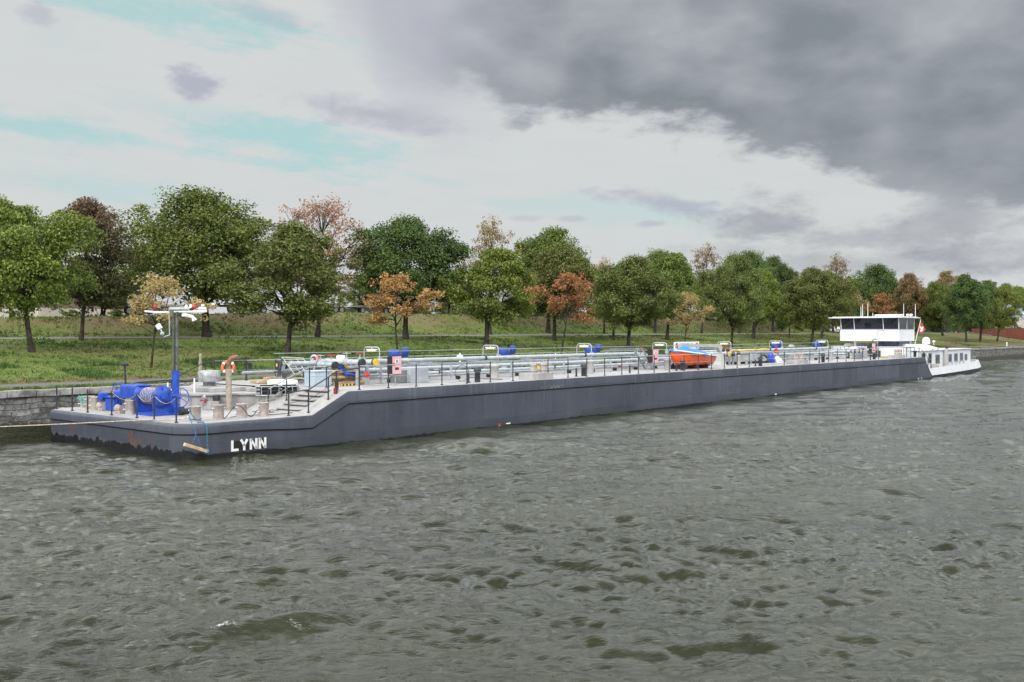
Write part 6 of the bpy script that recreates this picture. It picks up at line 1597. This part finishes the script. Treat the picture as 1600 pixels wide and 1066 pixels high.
# roof gear
a_, c_ = PY(1366, 492, 5.0), PY(1412, 492, 5.0)
p0_, p1_ = PX(1367, 491, 89.6), PX(1412, 491, 89.6)
MB().box((89.6, (p0_.y + p1_.y) / 2, RZ + .34), (.16, abs(p0_.y - p1_.y), .16), bev=.04).cyl((89.6, 6.0, RZ + .1), (89.6, 6.0, RZ + .3), .10, n=10).cyl((89.6, 4.2, RZ + .1), (89.6, 4.2, RZ + .3), .08, n=10).build('radar', SHIPW, wh)
for (q, yt, X_) in ((1345.2, 479, 89.0), (1347.8, 476, 89.2), (1356, 474.5, 89.4), (1363.8, 489, 89.4), (1412, 475, 90.2), (1430.3, 475, 92.4)):
    pt = PX(q, yt, X_); MB().cyl((X_, pt.y, RZ + .1), (X_, pt.y, pt.z), .035, .022, n=7).build('antenna', SIGNW, wh)
for q in (1417.5, 1423): p = PX(q, 494, 91.0); MB().cyl((91.0, p.y, RZ + .15), (91.0, p.y, RZ + .28), .05, n=8).lathe((91.0, p.y - .2, RZ + .34), [(.06, 0), (.12, .1), (.12, .3), (.05, .4)], 12, (.4, 1, .1)).build('horn', SIGNW, wh)
# satellite dome
p = PY(1447, 541, 4.5); q = Vector((p.x, 4.5, max(p.z, HZ))); rr_ = .46
MB().lathe((q.x, 4.5, 3.55), [(.38, 0), (rr_, .08), (rr_, .42)] + [(rr_ * math.cos(a * .157), .42 + rr_ * math.sin(a * .157)) for a in range(1, 11)], 26).build('satellite_dome', SHIPW, ship)
p = PY(1459, 534, 5.0); MB().cyl((p.x, 5, 3.4), (p.x, 5, p.z), .04, n=8).lathe((p.x, 5, p.z - .1), [(.05, 0), (.17, .05), (.17, .2), (.05, .26)], 12).build('camera', SHIPW, ship)
railing([(88.0, 1.2, HD), (88.0, 2.0, HD)], m_rail=DARK, H=1.0)

# ================================================================== THINGS ABOARD
# orange boat with blue cover
def boat():
    a_, c_ = PY(1048, 549.5, 2.2), PY(1105, 552, 2.2); x0, x1 = a_.x, c_.x; L = x1 - x0; yc = 2.2
    root = empty('boat', ((x0 + x1) / 2, yc, HD), 'small bright orange boat under a blue tarpaulin, resting on chocks beside the grey crane', 'boat')
    zk = HD + .22; N = 17; M_ = 9; vs = []
    def hw(t): return 1.02 * (math.sin(min(t / .55, 1) * math.pi / 2) ** .75) * (1 - .18 * ss(.6, 1, t))
    def sheer(t): return HD + .98 + .42 * (1 - t) ** 1.6 - .06 * t
    def keel(t): return zk + .62 * (1 - min(t / .30, 1)) ** 1.8
    for i in range(N):
        t = i / (N - 1); w = max(hw(t), .012); zs_, zk_ = sheer(t), keel(t); rake = .0
        for j in range(M_):
            s = j / (M_ - 1) * 2 - 1; y = w * math.copysign(abs(s) ** .62, s) * 1.0
            zz = zk_ + (zs_ - zk_) * abs(s) ** 2.3
            vs.append((x0 + L * t + (.30 * (1 - abs(s)) if i == 0 else 0) , yc + y, zz))
    b = MB(); b.add(vs, [(i * M_ + j, (i + 1) * M_ + j, (i + 1) * M_ + j + 1, i * M_ + j + 1) for i in range(N - 1) for j in range(M_ - 1)], True)
    b.add(vs[-M_:], [tuple(range(M_))])
    b.build('hull', ORANGE, root, recalc=True)
    b = MB(); b.tube([(x0 + L * i / 16, yc - hw(i / 16) * 1.02, sheer(i / 16)) for i in range(17)], .045, 6).tube([(x0 + L * i / 16, yc + hw(i / 16) * 1.02, sheer(i / 16)) for i in range(17)], .045, 6); b.build('gunwale', SIGNW, root)
    # tarpaulin: two ridges like tents with a sag between
    def ridge(t): return .44 * math.exp(-((t - .38) / .13) ** 2) + .32 * math.exp(-((t - .67) / .10) ** 2) + .05
    vs = []; N2, M2 = 33, 11
    for i in range(N2):
        t = i / (N2 - 1); w = max(hw(t), .02) * 1.05
        for j in range(M2):
            s = j / (M2 - 1) * 2 - 1; h_ = ridge(t) * (1 - abs(s) ** 1.15); drop = .16 * (abs(s) > .98) * (.7 + .5 * math.sin(t * 23))
            vs.append((x0 - .06 + (L + .12) * t, yc + w * s, sheer(t) + .05 + h_ - drop + .012 * math.sin(t * 60 + s * 5)))
    b = MB(); b.add(vs, [(i * M2 + j, (i + 1) * M2 + j, (i + 1) * M2 + j + 1, i * M2 + j + 1) for i in range(N2 - 1) for j in range(M2 - 1)], True)
    b.build('cover', TARP, root)
    b = MB()
    for t in (.22, .50, .80): b.box((x0 + L * t, yc, HD + .14), (.12, 1.3, .28)); b.box((x0 + L * t, yc - .5, HD + .26), (.1, .1, .3)); b.box((x0 + L * t, yc + .5, HD + .26), (.1, .1, .3))
    b.build('chock', DARK, root)
boat()
# lifebuoy on the far handrail
c = PY(355.5, 574, 11.55); c = Vector((c.x, 11.5, c.z)); nrm = Vector((CAM.x - c.x, CAM.y - c.y, 0)).normalized()
lb = empty('lifebuoy', c, 'orange and white lifebuoy hanging on the far handrail behind the exhaust pipe', 'lifebuoy')
MB().torus(c, nrm, .30, .075, 32, 10).build('ring', RINGO, lb)
u = nrm.cross(Vector((0, 0, 1)))
for k in range(4):
    a = math.pi / 4 + k * math.pi / 2; m0 = c + (u * math.cos(a) + Vector((0, 0, 1)) * math.sin(a)) * .30; tg = (-u * math.sin(a) + Vector((0, 0, 1)) * math.cos(a))
    MB().cyl(m0 - tg * .05, m0 + tg * .05, .083, n=14).build('band', SIGNW, lb)
# light blue chest
a_, c_ = PH(477, 603, HD), PH(510, 601, HD)
a_ = PY(491.5, 602, 3.9); ch = empty('storage_chest', (10.6, 4.6, HD), 'pale blue-grey storage chest at the top of the steps, green rope heaped behind it', 'chest')
p = PH(491.5, 604.5, HD); xx, yy = p.x, p.y; wY = .80; wX = 1.05
MB().box((xx + wX / 2, yy + wY / 2, HD + .36), (wX, wY, .72), bev=.015).build('body', BOXB, ch)
MB().box((xx + wX / 2, yy + wY / 2, HD + .745), (wX + .08, wY + .08, .06), bev=.015).build('lid', BOXB, ch)
MB().box((xx + wX * .8, yy - .02, HD + .66), (.07, .03, .14)).build('latch', GALV, ch)
ch.location = (xx + wX / 2, yy + wY / 2, HD)
for o_ in ch.children: o_.location = Vector((0, 0, 0)) + (Vector((10.6, 4.6, HD)) - ch.location)
# heaps of rope
def rope_heap(c, rx, ry, h, r, m, lab, seed, n=150, name='rope_heap'):
    rr = random.Random(seed); pts = []
    for i in range(n):
        t = i * .55 + rr.uniform(-.15, .15); q = .35 + .65 * abs(math.sin(i * .137 + seed)); k = i / n
        pts.append(Vector((c[0] + rx * q * math.cos(t) + rr.gauss(0, .02), c[1] + ry * q * math.sin(t) + rr.gauss(0, .02), c[2] + r + h * k * (1.1 - q * .8) + rr.uniform(0, .03))))
    MB().tube(pts, r, 5).build(name, m, None, lab, 'rope', origin=c)
p = PY(513, 585, 6.0); rope_heap((p.x, 6.0, HD + .0), .75, .7, .95, .035, GROPE, 'heap of green rope piled behind the pale blue chest', 3, n=190)
p = PY(528, 588, 5.6); rope_heap((p.x, 5.5, HD + .35), .45, .4, .25, .03, GROPE, 'short loose bight of green rope lying on the timber', 5, n=50)
# teal rope over the far bollard
p = PH(109.5, 634, HB); c = Vector((p.x, min(p.y, 11.9), HB)); b = MB()
for k in range(4):
    b.tube([c + Vector(((.24 + .02 * k) * math.cos(t), (.24 + .03 * k) * math.sin(t), .53 - .035 * k - (.26 if math.sin(t) * -1 > .6 else 0) * abs(math.sin(t + .3)) )) for t in [i * .26 for i in range(24)]], .016, 5, closed=True)
b.tube([c + Vector((-.2, -.2, .5)), c + Vector((-.05, -.5, .52)), c + Vector((.05, -.65, .25)), c + Vector((.1, -.6, .05))], .018, 5)
b.build('rope_coil', TROPE, None, 'teal rope looped over the farthest bow bollard', 'rope', origin=c)
# rubber hose in oblong wire baskets
def basket(q0_, q1_, yt, yb, Yc, lab):
    a_, c_ = PY(q0_, yt, Yc), PY(q1_, yb, Yc); rx, cx, zb, zt = (c_.x - a_.x) / 2, (a_.x + c_.x) / 2, c_.z, a_.z; ry = .5
    root = empty('hose_basket', (cx, Yc, zb), lab, 'hose basket', 'hose baskets on the fore deck')
    def oval(k, z, n=26): return [Vector((cx + rx * k * math.cos(2 * math.pi * i / n), Yc + ry * k * math.sin(2 * math.pi * i / n), z)) for i in range(n)]
    b = MB().tube(oval(1, zt), .022, 6, closed=True).tube(oval(1, zb), .022, 6, closed=True)
    for i in range(0, 26, 3): b.cyl(oval(1, zb)[i], oval(1, zt)[i], .018, n=6)
    for dx in (-.6, .6): b.cyl((cx + dx * rx, Yc - ry * .7, zb), (cx + dx * rx, Yc - ry * .7, zb - .35), .02, n=6); b.cyl((cx + dx * rx, Yc + ry * .7, zb), (cx + dx * rx, Yc + ry * .7, zb - .35), .02, n=6)
    b.build('frame', ALU, root)
    pts = []
    for i in range(130): t = i * .24; k = .62 + .28 * ((i // 26) % 2); pts.append(Vector((cx + rx * k * math.cos(t), Yc + ry * k * math.sin(t), zb + .05 + i / 130 * (zt - zb) * 1.05)))
    MB().tube(pts, .045, 7).build('hose', RUBBER, root)
basket(402, 438, 604.5, 616, 4.2, 'larger oval wire basket holding black hose, beside the trunk edge')
basket(440, 463, 604, 615, 3.9, 'smaller wire basket of black hose nearest to the steps')
# gangway section leaning on trestles
g0 = PY(441, 560, 7.2); root = empty('gangway', (g0.x + 1.0, 7.2, HD), 'aluminium gangway section leaning askew over the timber at the fore deck', 'gangway')
b = MB()
tops = [(441, 559), (453, 561), (463.5, 561), (473, 559.5)]; bots = [(461, 586), (472, 587), (477, 581), (484.5, 576)]
for (t_, bo) in zip(tops, bots):
    for dy in (0, .55): b.cyl(PY(*t_, 7.2 + dy), PY(*bo, 6.6 + dy), .028, n=6)
b.cyl(PY(440, 558.5, 7.2), PY(474, 560, 7.2), .03, n=6).cyl(PY(441, 565, 7.2), PY(476, 566, 7.2), .022, n=6).cyl(PY(440, 558.5, 7.75), PY(474, 560, 7.75), .03, n=6)
for k in range(5):
    t = k / 4; b.cyl(PY(443 + 20 * t, 562 + 24 * t, 7.1 - .5 * t), PY(475 + 9 * t, 562 + 15 * t, 7.1 - .5 * t), .018, n=5)
b.build('frame', ALU, root)
b = MB(); b.cyl(PY(441, 560, 7.0), PY(433, 589, 7.0), .05, n=6).cyl(PY(441, 560, 7.6), PY(437, 589, 7.6), .04, n=6).cyl(PY(437, 575, 7.0), PY(439, 575, 7.6), .03, n=6); b.build('trestle', DARK, root)
# timber beams
rt_ = random.Random(4)
def beam(x, y, z, L, rz, m, lab, grp=None, w=.26, h=.13, group='timber beams on the fore deck'):
    o = MB().box((0, 0, 0), (L, w, h), bev=.012); o.v = [tuple(Matrix.Rotation(rz, 3, 'Z') @ Vector(v) + Vector((x, y, z))) for v in o.v]
    o.build('timber_beam', m, None, lab, 'timber', group, origin=(x, y, z))
p = PY(538, 596, 4.6); x0 = p.x
labs = ['lowest timber beam of the stack in front of the manifold', 'second timber beam from the bottom of the stack in front of the manifold', 'middle timber beam of the stack in front of the manifold', 'fourth timber beam up in the stack in front of the manifold', 'top timber beam of the stack in front of the manifold']
for k in range(5): beam(x0 + .1 * (k % 2), 4.6 + .14 * (k % 2), HD + .08 + .15 * k, 2.3 - .15 * k, rt_.uniform(-.06, .06), TIMB if k % 2 else TIMB2, labs[k])
beam(x0 + .05, 4.05, HD + .08, 1.9, .04, TIMB, 'timber beam lying on deck alongside the foot of the stack'); 
p = PY(428, 588, 8.4)
beam(p.x + .5, 8.3, HD + .10, 3.2, .02, TIMB2, 'timber beam on deck under the leaning gangway, nearer one'); beam(p.x + .4, 8.75, HD + .10, 3.0, -.03, TIMB, 'timber beam on deck under the leaning gangway, farther one'); beam(p.x + .1, 8.5, HD + .26, 1.2, .03, TIMB2, 'short pale timber block on the two beams under the gangway')
# hazard strips on deck
def hazard():
    m = bpy.data.materials.new('hazard_stripes'); m.use_nodes = True; g = NT(m.node_tree); b = m.node_tree.nodes['Principled BSDF']
    x, y, z = g.sep(g.n('ShaderNodeNewGeometry').outputs['Position']); f = g.m('FRACT', g.m('MULTIPLY', g.m('ADD', x, y), 4.5)); g.l(g.mix(g.smooth(f, .48, .52), (.012, .012, .012), (.60, .42, .08)), b.inputs['Base Color']); return m
HZM = hazard()
p = PH(538, 603, HD); MB().box((p.x, p.y, HD + .05), (.9, .5, .10)).build('tread_plate', HZM, ship)
p = PH(370, 591.5, TZ + .1); MB().box((p.x, p.y, TZ + .12), (.9, .3, .10)).build('tread_plate', HZM, ship)
# hoses on the tray
def hose_on_tray(z, seed, r, m, lab, y0):
    rr = random.Random(seed); pts = []; xa, xb = t0.x + .2, t1.x - .2
    n = 26
    for i in range(n + 1): t = i / n; pts.append(Vector((lerp(xa, xb, t), y0 + .22 * math.sin(t * 9 + seed), z + r + .05 * abs(math.sin(t * 11 + seed)))))
    MB().tube(pts, r, 8).build('hose', m, None, lab, 'hose', 'hoses on the grey tray', origin=((xa + xb) / 2, y0, z))
HYEL = mat('hose_yellow', (.62, .46, .14), .6, var=.12)
zt_r = t1.z - .0
hose_on_tray(zt_r, 1, .09, HYEL, 'front one of the yellow cargo hoses on the grey hose tray', 4.35); hose_on_tray(zt_r, 4, .08, HYEL, 'rear one of the yellow cargo hoses on the grey hose tray', 4.85); hose_on_tray(zt_r, 2, .10, RUBBER, 'black cargo hose along the back of the grey hose tray', 5.35)
p = PY(1383, 553, 2.6); rope_heap((p.x, 2.6, HD), .55, .35, .12, .04, YEL, 'coil of yellow hose lying on deck ahead of the rearmost bollards', 9, n=60, name='hose_coil')
# flag
f0, f1 = PY(1429.5, 531, 3.4), PY(1438.5, 500.5, 3.4)
fl = empty('flag', f0, 'red flag with a white cross on a slanting white staff behind the wheelhouse', 'flag')
MB().cyl(f0 + Vector((0, 0, -.5)), f1, .035, .025, n=8).lathe(f1, [(.03, 0), (.05, .03), (.03, .07)], 8).build('staff', SIGNW, fl)
FX = Vector((1, 0, 0)); d = (f1 - f0).normalized()
hoist_t, hoist_b = f1 - d * .12, f1 - d * 1.42; tipt, tipb = PY(1447.5, 515.5, 3.7), PY(1439.5, 522.5, 3.6)
REDF = mat('flag_red', (.62, .045, .04), .7, var=.08)
NU, NV = 13, 13
def flagp(u, v):
    p = (hoist_b.lerp(hoist_t, v)).lerp(tipb.lerp(tipt, v), u); return p + Vector((-.25, .55, 0)) * (.16 * math.sin(u * 7 + v * 2) * u) + Vector((0, 0, -.08 * math.sin(u * 3.1)))
b = MB(); b.add([flagp(i / (NU - 1), j / (NV - 1)) for i in range(NU) for j in range(NV)], [(i * NV + j, (i + 1) * NV + j, (i + 1) * NV + j + 1, i * NV + j + 1) for i in range(NU - 1) for j in range(NV - 1)], True)
b.build('cloth', REDF, fl)
b = MB()
for (u0, u1, v0, v1) in ((.39, .61, .14, .86), (.15, .39, .39, .61), (.61, .85, .39, .61)):
    for s in (-1, 1):
        n_ = 5; vs = [flagp(lerp(u0, u1, i / n_), lerp(v0, v1, j / n_)) + Vector((.15, -.9, 0)) * .012 * s for i in range(n_ + 1) for j in range(n_ + 1)]
        b.add(vs, [(i * (n_ + 1) + j, (i + 1) * (n_ + 1) + j, (i + 1) * (n_ + 1) + j + 1, i * (n_ + 1) + j + 1) for i in range(n_) for j in range(n_)], True)
b.build('cross', SIGNW, fl)
# fender beam hung from the bow by blue rope
e0, e1 = PY(288, 694.5, -.12), PY(325, 706, -.12)
fb = empty('fender_beam', e0.lerp(e1, .5), 'tilted timber fender beam hanging in blue ropes against the bow', 'fender')
dd = (e1 - e0); M3 = dd.to_track_quat('X', 'Z').to_matrix()
MB().box(e0.lerp(e1, .5), (dd.length, .13, .13), M=M3, bev=.012).build('beam', TIMB2, fb)
b = MB(); J = PY(306, 681, -.09); top_ = PY(303.5, 661, -.05)
b.tube([Vector((top_.x, .35, HB + .35)), Vector((top_.x, .12, HB + .04)), Vector((top_.x + .02, -.10, HB - .15)), J, e0.lerp(e1, .28) + Vector((0, -.04, .05)), e0.lerp(e1, .28) + Vector((0, .06, -.07))], .017, 6)
b.tube([J, e0.lerp(e1, .76) + Vector((0, -.05, .05)), e0.lerp(e1, .76) + Vector((0, .05, -.08))], .017, 6)
t2 = PY(320.5, 662, 0); b.tube([Vector((t2.x - .1, .4, HB + .03)), Vector((t2.x, .10, HB + .04)), Vector((t2.x + .02, -.09, HB - .1)), PY(324, 700, -.11), PY(326.5, 708, -.14), PY(325, 711, -.12)], .02, 6)
b.torus(e1 - dd.normalized() * .06, dd, .105, .02, 16, 6)
b.build('lanyard', BROPE, fb)
# blue rope over the first bollard
p = PH(305, 658.5, HB); c = Vector((p.x, max(p.y, .5), HB)); b = MB()
b.torus(c + Vector((0, 0, .10)), (0, 0, 1), .245, .018, 24, 6); b.tube([c + Vector((-.26, 0, .58)), c + Vector((-.25, -.12, .3)), c + Vector((-.1, -.25, .1)), c + Vector((.05, -.42, .04))], .02, 6)
b.build('rope_lashing', BROPE, None, 'blue rope tied round the bow bollard above the hanging beam', 'rope', origin=c)
# mooring line to a ring in the quay
c0 = c + Vector((-.2, .05, .13)); ring = Vector((-10.8, QY - .05, 1.10)); b = MB(); pts = []
mid_ = PX(222, 657.3, -.06)
chain = [c0, Vector((.5, max(mid_.y - 1.2, 1.2), HB + .06)), Vector((-.03, mid_.y, HB + .02))]
for i in range(1, 25): t = i / 24; pp = chain[-1] if i == 1 else pp; q = Vector((-.03, mid_.y, HB + .02)).lerp(ring, t); q.z -= .10 * math.sin(math.pi * t); chain.append(q)
MB().tube(chain, .024, 6).build('mooring_line', HEMP, None, 'pale mooring line stretched from the bow past the left picture edge', 'rope', origin=c0)
b = MB().torus(ring + Vector((0, 0, -.06)), (1, .2, 0), .09, .018, 16, 6).box(ring + Vector((0, .02, .03)), (.12, .08, .12)); b.build('mooring_ring', GALV, None, 'iron mooring ring in the quay wall holding the pale line', 'ring', origin=ring)
# white marker post on the quay beyond the stern
p = PH(1513, 541, QH + .05); 
MB().cyl((p.x, 14.3, QH), (p.x, 14.3, QH + .75), .10, n=10).lathe((p.x, 14.3, QH + .75), [(.13, 0), (.13, .06), (.05, .12)], 10).build('quay_bollard', SIGNW, None, 'small white post on the quay edge beyond the barge stern', 'post', origin=(p.x, 14.3, QH))
